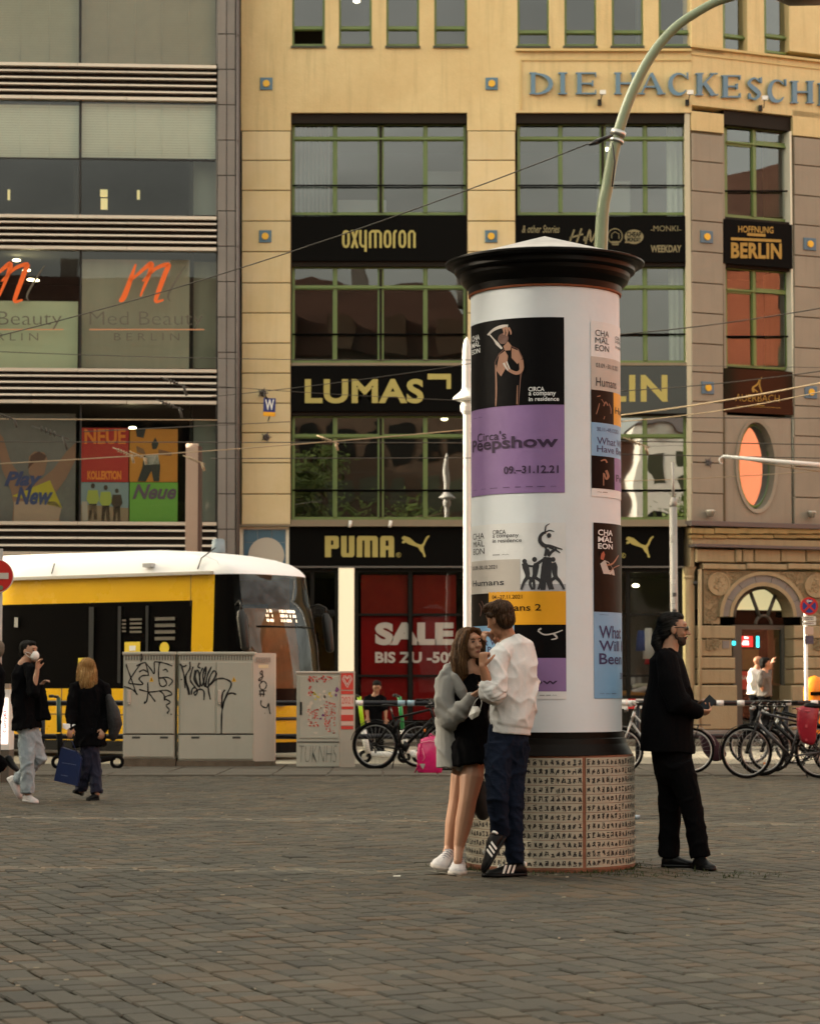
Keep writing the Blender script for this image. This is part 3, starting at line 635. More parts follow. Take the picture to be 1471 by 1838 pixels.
# small floodlights, wall tiles, other wall pieces
m_blackm = M('black_metal', (.015, .014, .013), .4, .2); m_white = M('white_lacquer', (.75, .74, .7), .4)
def sign_lamp(F, px, py, s=1):
    mb = MB(); c = F.px(px, py + 5, .02); mb.box(c + F.n * .04, (.09, .1, .14)); t = F.px(px + 6 * s, py - 14, .32); mb.tube([c + F.n * .08, c + F.n * .2 + Vector((0, 0, -.02)), t], .012, 6); r = O('sign_lamp', mb, m_blackm, yb)
    mb = MB(); mb.box(t, (.14, .10, .1)); O('lamp_head', mb, m_white, r)
sign_lamp(YF, 1075, 180); sign_lamp(YF, 1232, 180); sign_lamp(WF, 1362, 190, 1.6)
def wall_tile(F, px, py):
    mb = MB(); mb.pbox(F, px - 11, py - 11, px + 11, py + 11, 0, .035, bev=.008); t_ = O('wall_tile', mb, m_bluet, yb)
    c = F.px(px, py, .036); b = MB(); n_ = 14; ring = [c + F.u * (.085 * cos(2 * pi * k / n_)) + Vector((0, 0, .085 * sin(2 * pi * k / n_))) for k in range(n_)]
    b.prism(ring[::-1], F.n * .03); O('dot', b, m_gdot, t_)
for px, py in ((478, 150), (882, 150), (476, 424), (881, 424)): wall_tile(YF, px, py)
for px, py in ((1268, 425), (1453, 438), (1270, 696), (1455, 704)): wall_tile(WF, px, py)
def floodlight(F, px, py):
    mb = MB(); c = F.px(px, py, .18); mb.tube([F.px(px, py + 6, 0), c + Vector((0, 0, -.08))], .02, 6); mb.tube([c + Vector((0, 0, -.1)), c + Vector((0, 0, .02)), c + Vector((0, 0, .05))], [.07, .11, .125], 12); r = O('floodlight', mb, M('dull_aluminium', (.45, .42, .36), .4, .6), yb)
    b = MB(); b.tube([c + Vector((0, 0, .052)), c + Vector((0, 0, .06))], [.10, .10], 12); O('lens', b, M('lamp_lens', (.8, .8, .75), .2), r)
floodlight(WF, 1274, 920); floodlight(WF, 1455, 922)
for px in (628, 700):
    mb = MB(); a = YF.px(px + 1, 935, .2); b = YF.px(px - 1, 946, .24); mb.tube([a, b], .042, 8); O('ledge_lamp', mb, m_white, yb)
for px, py in ((472, 706), (478, 785), (1270, 830)):
    F = WF if px > 1200 else YF
    mb = MB(); c = F.px(px, py, .05); mb.tube([F.px(px, py, 0), c], [.09, .06], 10)
    for a in range(5): mb.tube([c, c + F.u * (.13 * cos(a * 1.25)) + Vector((0, 0, .13 * sin(a * 1.25))) + F.n * .05], .012, 5)
    O('wire_anchor', mb, m_flash, yb)
# oval window wall in the corner wing
def plate_hole(F, U0, U1, Z0, Z1, hole, o1, m_off=None):
    mb = MB(); n = len(hole); cu = sum(p[0] for p in hole) / n; cz = sum(p[1] for p in hole) / n; outer = []
    for u, z in hole:
        du, dz = u - cu, z - cz; ts = []
        if du > 1e-9: ts.append((U1 - cu) / du)
        if du < -1e-9: ts.append((U0 - cu) / du)
        if dz > 1e-9: ts.append((Z1 - cz) / dz)
        if dz < -1e-9: ts.append((Z0 - cz) / dz)
        t = min(ts); outer.append((cu + du * t, cz + dz * t))
    vs = [F.pt(u, z, o1) for u, z in hole] + [F.pt(u, z, o1) for u, z in outer]
    for i in range(n):
        j = (i + 1) % n; mb.add([vs[i], vs[j], vs[n + j], vs[n + i]], [(0, 1, 2, 3)])
        a, b = outer[i], outer[j]
        if abs(a[0] - b[0]) > 1e-4 and abs(a[1] - b[1]) > 1e-4:
            c = (U0 if min(a[0], b[0]) - U0 < 1e-3 else U1, Z0 if min(a[1], b[1]) - Z0 < 1e-3 else Z1); mb.add([vs[n + i], vs[n + j], F.pt(c[0], c[1], o1)], [(0, 1, 2)])
    return mb
def ellp(F, px, py, rx, ry, off=0, n=40):
    cu, cz = F.uz(px, py, off); eu = F.uz(px + rx, py, off)[0] - cu; ez = F.uz(px, py - ry, off)[1] - cz
    return [(cu + eu * cos(2 * pi * k / n), cz + ez * sin(2 * pi * k / n)) for k in range(n)]
OUT = -.05
U0, Z1 = WF.uz(1302, 745, OUT); U1, Z0 = WF.uz(1420, 942, OUT)
h0 = ellp(WF, 1356, 836, 38, 85, OUT); h1 = ellp(WF, 1356, 836, 33, 78, OUT)
mb = plate_hole(WF, U0, U1, Z0, Z1, h0, OUT); O('wall', mb, m_tau, yb)
mb = MB(); n_ = 40; hi = h1
for rg, (pa, oa), (pb, ob) in ((0, (h0, OUT), (h0, OUT + .05)), (1, (h0, OUT + .05), (h1, OUT + .03)), (2, (h1, OUT + .03), (h1, -.55))):
    mb.ring([[WF.pt(u, z, oa) for u, z in pa], [WF.pt(u, z, ob) for u, z in pb]], 0, True, False, False)
O('window_surround', mb, m_tau, yb)
mb = MB(); h2 = ellp(WF, 1352, 836, 31, 75, -.3); h3 = ellp(WF, 1352, 836, 27, 71, -.3)
mb.ring([[WF.pt(u, z, -.36) for u, z in h2], [WF.pt(u, z, -.28) for u, z in h2], [WF.pt(u, z, -.28) for u, z in h3], [WF.pt(u, z, -.36) for u, z in h3]], 0, True, False, False); ow = O('oval_window', mb, m_grn, yb)
mb = MB(); mb.poly([WF.pt(u, z, -.32) for u, z in h3]); O('pane', mb, GLASS('oval_glass', (.6, .6, .6), .45, 1.2, .004, .6), ow)
# storey boards behind the wing rooms
for py in (1000, 702, 430, 130):
    z = P(1360, py, 59).z; mb = MB(); mb.fbox(WF, .0, wu1 + 3.5, z - .25, z + .25, -6, D0 - .05); O('floor_slab', mb, m_room, yb)
mb = MB(); mb.fbox(WF, .0, wu1 + 3.5, .1, 24, -4.4, -4.3); O('room_wall', mb, m_room, yb)
# ------------------------------------------------------------------ ground floor: sports shop
def cat_logo(mb, x0, y0, s, mapf):
    pts = [(903,100),(920,90),(935,95),(960,103),(985,125),(1010,145),(1045,155),(1060,140),(1070,115),(1085,93),(1103,86),(1104,98),(1092,108),(1081,130),(1071,153),(1061,168),(1063,190),(1069,215),(1078,238),(1072,247),(1061,240),(1056,220),(1038,200),(1022,174),(998,165),(970,156),(945,147),(932,136),(916,145),(903,142),(906,128),(921,122),(902,113)]
    mb.poly([mapf(x0 + (x - 903) / 4.086 * s, y0 + (y - 86) / 4.086 * s) for x, y in pts][::-1])
mb = MB(); mb.pbox(YF, 430, 944.5, 519, 1200, D0, -.04); O('wall', mb, m_cream, yb)
mb = MB(); mb.pbox(YF, 437, 950, 513, 1020, -.04, -.02); tp = O('tile_panel', mb, M('panel_grout', (.25, .28, .3), .8), yb)
for i in range(3):
    for j in range(3):
        mb = MB(); mb.pbox(YF, 438 + i * 25, 951 + j * 23, 462 + i * 25, 973 + j * 23, -.02, -.008, bev=.006); O('tile', mb, m_bluet, tp)
mb = MB(); c = YF.px(478, 997, -.006); ring = [c + YF.u * (.43 * cos(a * pi / 20)) + Vector((0, 0, .43 * sin(a * pi / 20))) for a in range(40)]; mb.prism(ring[::-1], YF.n * .03); O('disc', mb, M('pale_disc', (.5, .46, .38), .7), tp)
mb = MB(); mb.pbox(YF, 519, 944.5, 832, 1016, D0, -.02); s7 = O('sign_board', mb, m_blk, yb)
mb = MB(); mb.pbox(YF, 925, 944.5, 1226, 1016, D0, -.02); s8 = O('sign_board', mb, m_blk, yb)
f = fpx(YF, -.01)
mb = MB()
def pr(*r):
    for a, b, c, d in r: mb.poly([f(a, d), f(c, d), f(c, b), f(a, b)])
def rp(pts): mb.poly([f(x, y) for x, y in pts])
# P U M A block letters (heavy, rounded corners)
rp([(583, 962), (605, 962), (608, 965), (608, 982), (605, 985), (594, 985), (594, 1000), (583, 1000)])
k_ = MB(); 
rp([(612, 962), (622, 962), (622, 993), (626, 993), (626, 962), (636, 962), (636, 996), (633, 1000), (615, 1000), (612, 996)])
rp([(640, 1000), (640, 966), (643, 962), (675, 962), (678, 966), (678, 1000), (668, 1000), (668, 970), (664, 970), (664, 1000), (654, 1000), (654, 970), (650, 970), (650, 1000)])
rp([(682, 1000), (682, 966), (685, 962), (704, 962), (707, 966), (707, 1000), (697, 1000), (697, 987), (692, 987), (692, 1000)])
cat_logo(mb, 721, 961, 1.0, f)
mb.ribbon([(715 + 4 * cos(a * pi / 8), 996 + 4 * sin(a * pi / 8)) for a in range(17)], .8, f); TEXT(mb, 'R', 713, 993.5, 717, 998.5, f)
O('lettering', mb, m_gold, s7)
mb = MB(); f3 = fpx(YF, -.007)
for r in ((594, 970, 598, 978), (692, 970, 697, 980)): mb.poly([f3(r[0], r[3]), f3(r[2], r[3]), f3(r[2], r[1]), f3(r[0], r[1])])
O('letter_counter', mb, m_blk, s7)
mb = MB(); cat_logo(mb, 1123, 962, 1.0, f); mb.ribbon([(1118 + 4 * cos(a * pi / 8), 997 + 4 * sin(a * pi / 8)) for a in range(17)], .8, f); TEXT(mb, 'R', 1116, 994.5, 1120, 999.5, f); TEXT(mb, 'PUMA', 985, 962, 1110, 1000, f, off=.06); O('lettering', mb, m_gold, s8)
mb = MB(); mb.pbox(YF, 519, 1016, 1226, 1019, -.06, .03); O('sign_rail', mb, M('rail_grey', (.12, .11, .1), .4), yb)
ZB = 1326
mb = MB(); mb.pbox(YF, 607, 1019, 635, ZB, D0, .02, bev=.02); O('glow_pillar', mb, M('cream_glow_pillar', (.88, .76, .52), .7, emit=.09), yb)  # emission put in to stand for sunlight on the cream pillar
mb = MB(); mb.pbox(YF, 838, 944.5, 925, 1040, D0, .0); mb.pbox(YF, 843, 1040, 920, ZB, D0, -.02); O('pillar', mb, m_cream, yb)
mb = MB(); mb.pbox(YF, 1226, 1020, 1232.5, ZB, D0, .0); O('pillar', mb, M('yellow_edge_glow', (.8, .66, .3), .6, emit=.04), yb)  # slight glow added in place of sunlight on this edge strip
def shopwin(x0, x1, vert, hor, y0=1019, y1=ZB, off=-.16):
    mb = MB(); mb.pbox(YF, x0, y0, x1, y0 + 8, off - .1, off + .02); mb.pbox(YF, x0, y1 - 6, x1, y1, off - .1, off + .02)
    vs_ = [x0 + 3] + list(vert) + [x1 - 3]
    for v_ in vs_: mb.pbox(YF, v_ - 3.5, y0 + 8, v_ + 3.5, y1 - 6, off - .1, off)
    for h_ in hor:
        for a, b in zip(vs_, vs_[1:]): mb.pbox(YF, a + 3.5, h_ - 2, b - 3.5, h_ + 2, off - .1, off - .003)
    w_ = O('shop_window', mb, m_shop, yb)
    hs = [y0 + 8] + list(hor) + [y1 - 6]
    for a, b in zip(vs_, vs_[1:]):
        for c, d in zip(hs, hs[1:]):
            g = MB(); g.poly([YF.px(a + 3.5, d, off - .05), YF.px(b - 3.5, d, off - .05), YF.px(b - 3.5, c, off - .05), YF.px(a + 3.5, c, off - .05)]); O('pane', g, g_shop, w_)
    return w_
shopwin(519, 607, (560,), (1103, 1213)); w1 = shopwin(636, 838, (736,), (1103, 1213)); w2 = shopwin(925, 1226, (1025, 1127), (1103, 1213))
m_red = M('red_poster', (.20, .004, .003), .5, spec=.1, var=.3, vs=1.2, col2=(.13, .003, .003)); m_red2 = M('red_brown_poster', (.11, .008, .004), .5, spec=.1, var=.4, vs=1.6, col2=(.17, .015, .005))
for r, m in (((648, 1032, 731, 1101), m_red2), ((741, 1032, 818, 1101), m_red2), ((648, 1106, 731, 1211), m_red), ((741, 1106, 818, 1211), m_red), ((648, 1215, 731, 1292), m_red), ((741, 1215, 818, 1292), m_red)):
    mb = MB(); mb.pbox(YF, *r, -.27, -.26); O('window_poster', mb, m, w1)
m_pt = M('pale_print', (.62, .58, .52), .7); f = fpx(YF, -.25)
mb = MB(); TEXT(mb, 'SALE', 673, 1117, 814, 1158, f, off=.06, res=5); TEXT(mb, 'BIS ZU -50%', 673, 1170, 825, 1190, f, off=.035)
O('poster_lettering', mb, m_pt, w1)
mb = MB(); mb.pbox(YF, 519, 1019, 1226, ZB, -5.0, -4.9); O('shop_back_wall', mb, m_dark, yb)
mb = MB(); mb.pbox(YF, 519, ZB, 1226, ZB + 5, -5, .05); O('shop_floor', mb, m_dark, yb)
# clothes on display in the right shop window
for px, py, w_, h_, c in ((1150, 1150, .28, .5, (.02, .05, .2)), (1163, 1155, .3, .75, (.65, .65, .62)), (1150, 1230, .5, .1, (.3, .28, .2)), (1135, 1244, .9, .12, (.25, .12, .03)), (1150, 1262, .9, .12, (.15, .13, .04)), (1166, 1185, .3, .2, (.4, .02, .02)), (1185, 1220, .35, .5, (.5, .5, .48)), (1090, 1180, .4, .8, (.1, .02, .02))):
    mb = MB(); c_ = P(px, py, 59.1); mb.tube([c_ - Vector((0, 0, h_ / 2)), c_, c_ + Vector((0, 0, h_ / 2))], [w_ / 2, w_ / 2.3, w_ / 3.5], 10, ratio=.5, side=(1, 0, 0)); O('displayed_goods', mb, M('goods_%d' % int(c[0] * 1000 + c[2] * 77), c, .7), yb)
for i in range(5):
    mb = MB(); c_ = P(1140 + i * 4, 1242 - i * 1.5, 59.0); mb.ell(c_, (.14, .06, .06)); O('displayed_goods', mb, M('goods_shoe', (.4, .36, .33), .6), yb)
# ------------------------------------------------------------------ sandstone portal in the wing
PF = WF
def blk(x0, y0, x1, y1, o0, o1, m, name='stone_block', bev=.02):
    mb = MB(); mb.pbox(PF, x0, y0, x1, y1, o0, o1, bev=bev); return O(name, mb, m, yb)
mb = MB(); mb.pbox(PF, 1240, 940, 1246, 1326, D0, -.02); O('portal_return', mb, m_sand, yb)
for x0 in (1236, 1282, 1326, 1370, 1412, 1455): blk(max(x0, 1240), 948, x0 + 45, 958, -.1, .16, m_sando, 'cornice_stone', .01)
for x0 in (1236, 1262, 1305, 1345, 1388, 1430, 1470): blk(max(x0, 1240), 959.5, x0 + (25 if x0 == 1236 else 42), 966, -.1, .11, m_sando, 'cornice_stone', .008)
blk(1240, 938, 1500, 947, -.1, .22, m_flash, 'flashing', .01)
blk(1240, 967.5, 1500, 980, -.1, .05, m_sand, 'frieze')
blk(1248, 979, 1500, 984.5, -.1, .26, m_flash, 'flashing', .01)
for a, b in ((1250, 1318), (1320, 1331), (1333, 1352), (1354, 1400), (1402, 1445), (1447, 1490)): blk(a, 986, b, 1009, -.1, .14 if b - a < 15 else .09, m_sand)
for a, b in ((1262, 1338), (1339.5, 1412), (1413.5, 1490)): blk(a, 1012, b, 1022, -.1, .10, m_sand, 'architrave_stone')
# spandrel plate with arch opening
ccx, ccy, Ro = 1369, 1107, 78
ou = -.02
U0, Z1 = PF.uz(1262, 1023, ou); U1, Z0 = PF.uz(1490, 1122, ou)
def arcpts(cx, cy, rx, ry, off, a0=0, a1=180, n=24): return [PF.uz(cx + rx * cos(radians(a0 + (a1 - a0) * k / n)), cy - ry * sin(radians(a0 + (a1 - a0) * k / n)), off) for k in range(n + 1)]
A_out = arcpts(ccx, ccy, 78, 81, ou)
mb = MB()
for k in range(24):
    (ua, za), (ub, zb) = A_out[k], A_out[k + 1]; mb.add([PF.pt(ua, za, ou), PF.pt(ub, zb, ou), PF.pt(ub, Z1, ou), PF.pt(ua, Z1, ou)], [(0, 1, 2, 3)])
mb.fbox(PF, U0, A_out[-1][0], Z0, Z1, ou - .3, ou); mb.fbox(PF, A_out[0][0], U1, Z0, Z1, ou - .3, ou)
O('spandrel', mb, m_sand, yb)
def archring(r0, r1, o0, o1, m, name='arch_moulding', seg=1):
    for sgm in range(seg):
        a0, a1 = 180 * sgm / seg, 180 * (sgm + 1) / seg - (.6 if seg > 1 else 0)
        n = max(4, 24 // seg); A = arcpts(ccx, ccy, r0[0], r0[1], o1, a0, a1, n); B = arcpts(ccx, ccy, r1[0], r1[1], o1, a0, a1, n)
        mb = MB(); R_ = [[PF.pt(*a, o0), PF.pt(*a, o1), PF.pt(*b, o1), PF.pt(*b, o0)] for a, b in zip(A, B)]
        mb.ring(R_, 0, True, True, False); O(name, mb, m, yb)
archring((72, 75), (78, 81), -.3, .08, m_sand); archring((60, 62), (72, 75), -.3, .04, m_gstone, 'voussoir', 7); archring((54, 55), (60, 62), -.45, .07, m_sand)
# carved ornament: many small curls, as one mass
mb = MB(); ro = random.Random(5)
for k in range(2600):
    px = ro.uniform(1265, 1485); py = ro.uniform(1026, 1121)
    d = ((px - ccx) / 80) ** 2 + ((py - ccy) / 83) ** 2
    if d < 1 and py < ccy or (py > ccy and 1289 < px < 1449): continue
    if (px - 1289) ** 2 + (py - 1048) ** 2 < 21 ** 2 or (px - 1463) ** 2 + (py - 1052) ** 2 < 21 ** 2 or px > 1480: continue
    u, z = PF.uz(px, py, 0); a0 = ro.uniform(0, 6); r = ro.uniform(.012, .028)
    mb.tube([PF.pt(u + r * (1 - .13 * j) * cos(a0 + j * .9), z + r * (1 - .13 * j) * sin(a0 + j * .9), .0 + .008 * (j % 2)) for j in range(5)], .008, 4)
for x0, x1 in ((1268, 1292), (1460, 1485)):
    for k in range(70):
        u, z = PF.uz(ro.uniform(x0, x1), ro.uniform(1148, 1166), 0.1); a0 = ro.uniform(0, 6); r = .03
        mb.tube([PF.pt(u + r * cos(a0 + j), z + r * sin(a0 + j), .09) for j in range(4)], .011, 4)
o_ = O('carved_ornament', mb, m_sand, yb); o_['kind'] = 'stuff'
for px in (1289, 1463):
    mb = MB(); h = ellp(PF, px, 1048 + (4 if px > 1400 else 0), 20, 21, .03, 28)
    h2 = ellp(PF, px, 1048 + (4 if px > 1400 else 0), 17.5, 18.5, .03, 28)
    mb.ring([[PF.pt(*q, -.05) for q in h], [PF.pt(*q, .05) for q in h], [PF.pt(*q, .05) for q in h2], [PF.pt(*q, .03) for q in h2]], 0, True, True, False)
    for k in range(16):
        u, z = PF.uz(px + ro.uniform(-10, 10), 1050 + ro.uniform(-12, 12), 0); mb.tube([PF.pt(u + .05 * cos(j + k), z + .05 * sin(j + k), .03) for j in range(4)], .014, 4)
    O('roundel', mb, m_sand, yb)
for x0, x1 in ((1252, 1319), (1424, 1490)):
    blk(x0, 1123, x1, 1146, -.4, .10, m_sand); 
    blk(x0, 1148, x1 - (6 if x0 < 1400 else 0), 1178, -.4, .06, m_sand); blk(x0, 1180, x1, 1200, -.4, .09, m_sand); blk(x0, 1202, x1, 1227, -.4, .09, m_sand); blk(x0 - 4, 1230, x1 + 4, 1310, -.4, .16, m_sand, bev=.03); blk(x0 - 8, 1311, x1 + 6, 1326, -.4, .24, m_gstone)
mb = MB(); mb.pbox(PF, 1296, 1150, 1308, 1164, .06, .08); O('niche_panel', mb, m_gstone, yb)
# pilaster at the corner
mb = MB(); a = PF.px(1245, 1160, -.08); zt_, zb_ = PF.px(1245, 1018, 0).z, PF.px(1245, 1322, 0).z
mb.lathe([(.14, zb_), (.14, zb_ + .3), (.11, zb_ + .35), (.095, zt_ - .3), (.12, zt_ - .25), (.10, zt_ - .2), (.15, zt_ - .05), (.18, zt_)], (a.x - .12, a.y - .1), 16); O('pilaster', mb, m_sand, yb)
mb = MB(); mb.tube([PF.px(1255, 1320, .12), PF.px(1255, 1022, .12)], .05, 10); O('engaged_shaft', mb, m_sand, yb)
mb = MB(); mb.ell(P(1247, 1047, 57.5), (.06, .06, .06)); mb.tube([P(1247, 1047, 57.5), P(1250, 1044, 57.9)], .02, 6); O('camera_dome', mb, m_blackm, yb)
# doorway and fanlight
dw = yb
mb = MB(); off = -.34
for x0, x1, y0, y1 in ((1315, 1325, 1122, 1326), (1325, 1331, 1130, 1326), (1402, 1408, 1130, 1326), (1315, 1425, 1122, 1130)): mb.pbox(PF, x0, y0, x1, y1, off - .1, off + (.01 if x0 == 1315 and x1 == 1325 else 0))
fr = O('door_frame', mb, M('door_frame_grey', (.075, .072, .06), .45), yb)
mb = MB()
for a in (62, 118):
    p0 = PF.px(1369 + 14 * cos(radians(a)), 1122 - 16 * sin(radians(a)), off); p1 = PF.px(1369 + 50 * cos(radians(a)), 1110 - 54 * sin(radians(a)), off); mb.tube([p0, p1], .045, 6)
A = arcpts(1369, 1121, 14, 16, off); mb.tube([PF.pt(*q, off) for q in A], .04, 6); A = arcpts(ccx, ccy + 1, 53, 53, off); mb.tube([PF.pt(*q, off) for q in A], .05, 6)
fan = O('fanlight', mb, MATS['door_frame_grey'], yb)
mb = MB(); A = arcpts(ccx, 1120, 52, 64, off); mb.poly([PF.pt(*q, off) for q in A]); O('pane', mb, GLASS('fan_glass', (.9, .9, .85), -.03, .5, .004, .5), fan)
mb = MB(); mb.pbox(PF, 1300, 1045, 1440, 1095, -1.3, -1.2); O('passage_wall', mb, M('warm_glow_wall', (.85, .75, .42), .8, emit=.12), yb)  # wall glows by emission, standing in for light inside the passage
mb = MB(); mb.pbox(PF, 1331, 1130, 1402, 1326, off - .05, off - .04); O('pane', mb, GLASS('door_glass', (.9, .9, .9), -.02, .4, .004, .5), fr)
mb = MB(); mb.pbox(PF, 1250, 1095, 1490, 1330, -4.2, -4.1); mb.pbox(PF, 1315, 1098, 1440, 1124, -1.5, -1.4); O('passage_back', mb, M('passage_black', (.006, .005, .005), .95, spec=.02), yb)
mb = MB(); mb.pbox(PF, 1331, 1142, 1350, 1161, off - .12, off - .1); r1 = O('shop_screen', mb, M('lit_red_screen', (.45, .01, .01), .5, emit=.6), yb)
mb = MB(); TEXT(mb, 'ZU -50%', 1319, 1150, 1343, 1158, fpx(PF, off - .09), off=.03); TEXT(mb, 'Bis', 1335, 1142.5, 1342, 1146.5, fpx(PF, off - .09), off=.05); O('lettering', mb, M('lit_print', (.9, .9, .85), .5, emit=.7), r1)
mb = MB(); mb.pbox(PF, 1357, 1142, 1361.5, 1162, off - .12, off - .1); mb.pbox(PF, 1314, 1151, 1319, 1158, off + .02, off + .05); O('lit_strip', mb, M('lit_cyan', (.02, .5, .55), .5, emit=.8), yb)
mb = MB(); mb.pbox(PF, 1331, 1165, 1361, 1202, off - .12, off - .1); O('poster', mb, M('olive_poster', (.12, .10, .012), .6, var=.5, vs=4), yb)
mb = MB(); mb.pbox(PF, 1329, 1205, 1350, 1237, off - .12, off - .1); r2 = O('poster', mb, M('sale_red', (.42, .012, .015), .5), yb)
mb = MB(); TEXT(mb, 'SALE', 1329.5, 1213, 1349, 1220, fpx(PF, off - .09), off=.02); O('lettering', mb, m_pt, r2)
mb = MB(); mb.pbox(PF, 1407, 1201, 1420, 1206, off - .02, off + .0); mb.pbox(PF, 1409, 1182, 1412, 1194, off - .03, off - .01); O('door_notice', mb, m_pt, yb)
# ================================================================== GLASS FRONTED BUILDING ON THE LEFT
_g = P(390, 560, 57.2)
GF = Face((_g.x, 57.2), radians(3.5))
gb = thing('glass_building', 'grey office building at the left with wide panes and louvre bands', 'building', (_g.x - 3, 57.6, 0))
m_alu = M('louvre_aluminium', (.62, .53, .43), .35, .35, var=.08, vs=1)
m_gray = M('grey_cladding', (.235, .212, .19), .7, var=.18, vs=1.2, rand=.1, streak=.2)
m_gdark = M('gap_dark', (.02, .018, .016), .8)
g_left = GLASS('curtain_wall_glass', (.93, .96, .90), .0, 1.0, .004, .3)
BW = gb
X0 = -120
for y0, y1, n in ((115, 178, 6), (387, 447, 6), (662, 723, 6), (937, 995, 5), (-70, -30, 4)):
    mb = MB(); mb.pbox(GF, X0, y0 + 2, 388, y1 - 1, -.4, -.18); ba = O('louvre_box', mb, m_gdark, gb)
    st = (y1 - y0 - 4) / (n - 1)
    for k in range(n):
        y = y0 + k * st; big = k in (0, n - 1)
        xs_ = [X0, -50, 57 if k % 3 else 140, 228 if k % 2 else 140, 389]
        xs_ = sorted(set(xs_))
        for a, b in zip(xs_, xs_[1:]):
            mb = MB(); uu0 = GF.uz(a + .4, y)[0]; uu1 = GF.uz(b - .4, y)[0]; z = GF.uz(200, y)[1]; hh = .075 if big else .042
            P0 = [(-.16, z - hh), (.05 if big else 0, z - hh), (.05 if big else -.01, z), (-.16, z + .02)]
            vs = [GF.pt(uu0, q, o_) for o_, q in P0] + [GF.pt(uu1, q, o_) for o_, q in P0]; mb.hexa([vs[0], vs[4], vs[7], vs[3], vs[1], vs[5], vs[6], vs[2]])
            O('louvre_slat', mb, m_alu, ba)
for k in range(-2, 17):     # stone pier beside the glass
    y = 30 + (k - .5) * 63.5
    for a, b in ((391, 406), (407, 422)):
        mb = MB(); mb.pbox(GF, a, y, b, y + 62, -.4, .0 if a < 400 else -.015, bev=.006); O('pier_block', mb, m_gray, gb)
mb = MB(); mb.pbox(GF, 388, YT, 424, 1330, -.6, -.03); O('pier_core', mb, m_gdark, gb)
mb = MB(); mb.tube([GF.px(427, 1330, -.02), GF.px(427, YT, -.02)], .045, 10); dp = O('downpipe', mb, m_flash, gb)
for y in (60, 250, 440, 630, 820): b = MB(); b.pbox(GF, 424.5, y, 429.5, y + 3, -.1, .04); O('pipe_clip', b, m_flash, dp)
def gpane(x0, y0, x1, y1):
    mb = MB(); mb.poly([GF.px(x0, y1, -.1), GF.px(x1, y1, -.1), GF.px(x1, y0, -.1), GF.px(x0, y0, -.1)]); O('pane', mb, g_left, gb)
rows = ((-30, 115), (178, 387), (447, 662), (723, 937))
for y0, y1 in rows:
    for a, b in ((X0, 143), (146, 388)): gpane(a, y0, b, y1)
    mb = MB(); mb.pbox(GF, 143, y0, 146, y1, -.18, -.07); O('glazing_bar', mb, m_gdark, gb)
    mb = MB(); mb.pbox(GF, 388, y0, 391, y1, -.3, -.05); O('glazing_bar', mb, m_gray, gb)
mb = MB(); mb.pbox(GF, X0, 283.5, 387, 286, -.16, -.08); O('glazing_bar', mb, m_gdark, gb)
mb = MB(); mb.pbox(GF, 340, 286, 347, 386, -.7, -.55); mb.pbox(GF, 340, 455, 347, 661, -.7, -.55); mb.pbox(GF, 340, 726, 345, 936, -.7, -.55); mb.pbox(GF, 132, 290, 141, 386, -.7, -.55); O('inner_frame', mb, m_shop, gb)
m_blind = M('white_blind', (.62, .65, .56), .8, var=.08, vs=2); m_blind2 = M('beige_blind', (.37, .36, .27), .8, var=.12, vs=1.5)
def blinds(x0, x1, y0, y1, m, pitch=4.6, off=-.22):
    mb = MB(); y = y0
    while y < y1:
        ua, z = GF.uz(x0, y, off); ub = GF.uz(x1, y, off)[0]; z2 = GF.uz(x0, y + pitch * .84, off)[1]
        mb.add([GF.pt(ua, z, off), GF.pt(ub, z, off), GF.pt(ub, z2, off - .025), GF.pt(ua, z2, off - .025)], [(0, 1, 2, 3)])
        y += pitch
    for k in range(1, 5):
        xx = x0 + (x1 - x0) * k / 5; a = GF.px(xx, y0, off + .01); b = GF.px(xx, y1, off + .01); mb.tube([a, b], .006, 4)
    o_ = O('venetian_blind', mb, m, gb); o_['kind'] = 'stuff'
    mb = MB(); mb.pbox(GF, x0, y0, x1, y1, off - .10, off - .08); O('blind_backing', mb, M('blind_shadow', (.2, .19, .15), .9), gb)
blinds(X0, 142, -30, 113, m_blind2); blinds(147, 387, -30, 113, M('beige_blind_b', (.33, .30, .22), .8, var=.12, vs=1.5))
blinds(X0, 142, 186, 281, m_blind); blinds(147, 387, 186, 281, m_blind)
for py in (1000, 415, 690, 145):
    z0_, z1_ = GF.uz(200, py + 25)[1], GF.uz(200, py - 25)[1]; mb = MB(); ua, ub = GF.uz(X0, py)[0], GF.uz(424, py)[0]; mb.fbox(GF, ua, ub, z0_, z1_, -7, -.42); O('floor_slab', mb, m_room, gb)
ua, ub = GF.uz(X0, 500)[0], GF.uz(430, 500)[0]
mb = MB(); mb.fbox(GF, ua, ub, 0.1, 23, -6, -5.9); mb.fbox(GF, ub - .2, ub, .1, 23, -5.9, -.62); O('rear_wall', mb, M('interior_brown', (.05, .042, .028), .9, var=.5, vs=.5), gb)
mb = MB(); mb.fbox(GF, ua - 20, ua, 0, 23, -6, -.1); mb.fbox(GF, ua, ub, 19.6, 23, -6, -.1); O('wall', mb, m_gray, gb)
mb = MB(); mb.pbox(GF, X0, 998, 424, 1330, -.5, -.1); O('wall', mb, m_gdark, gb)
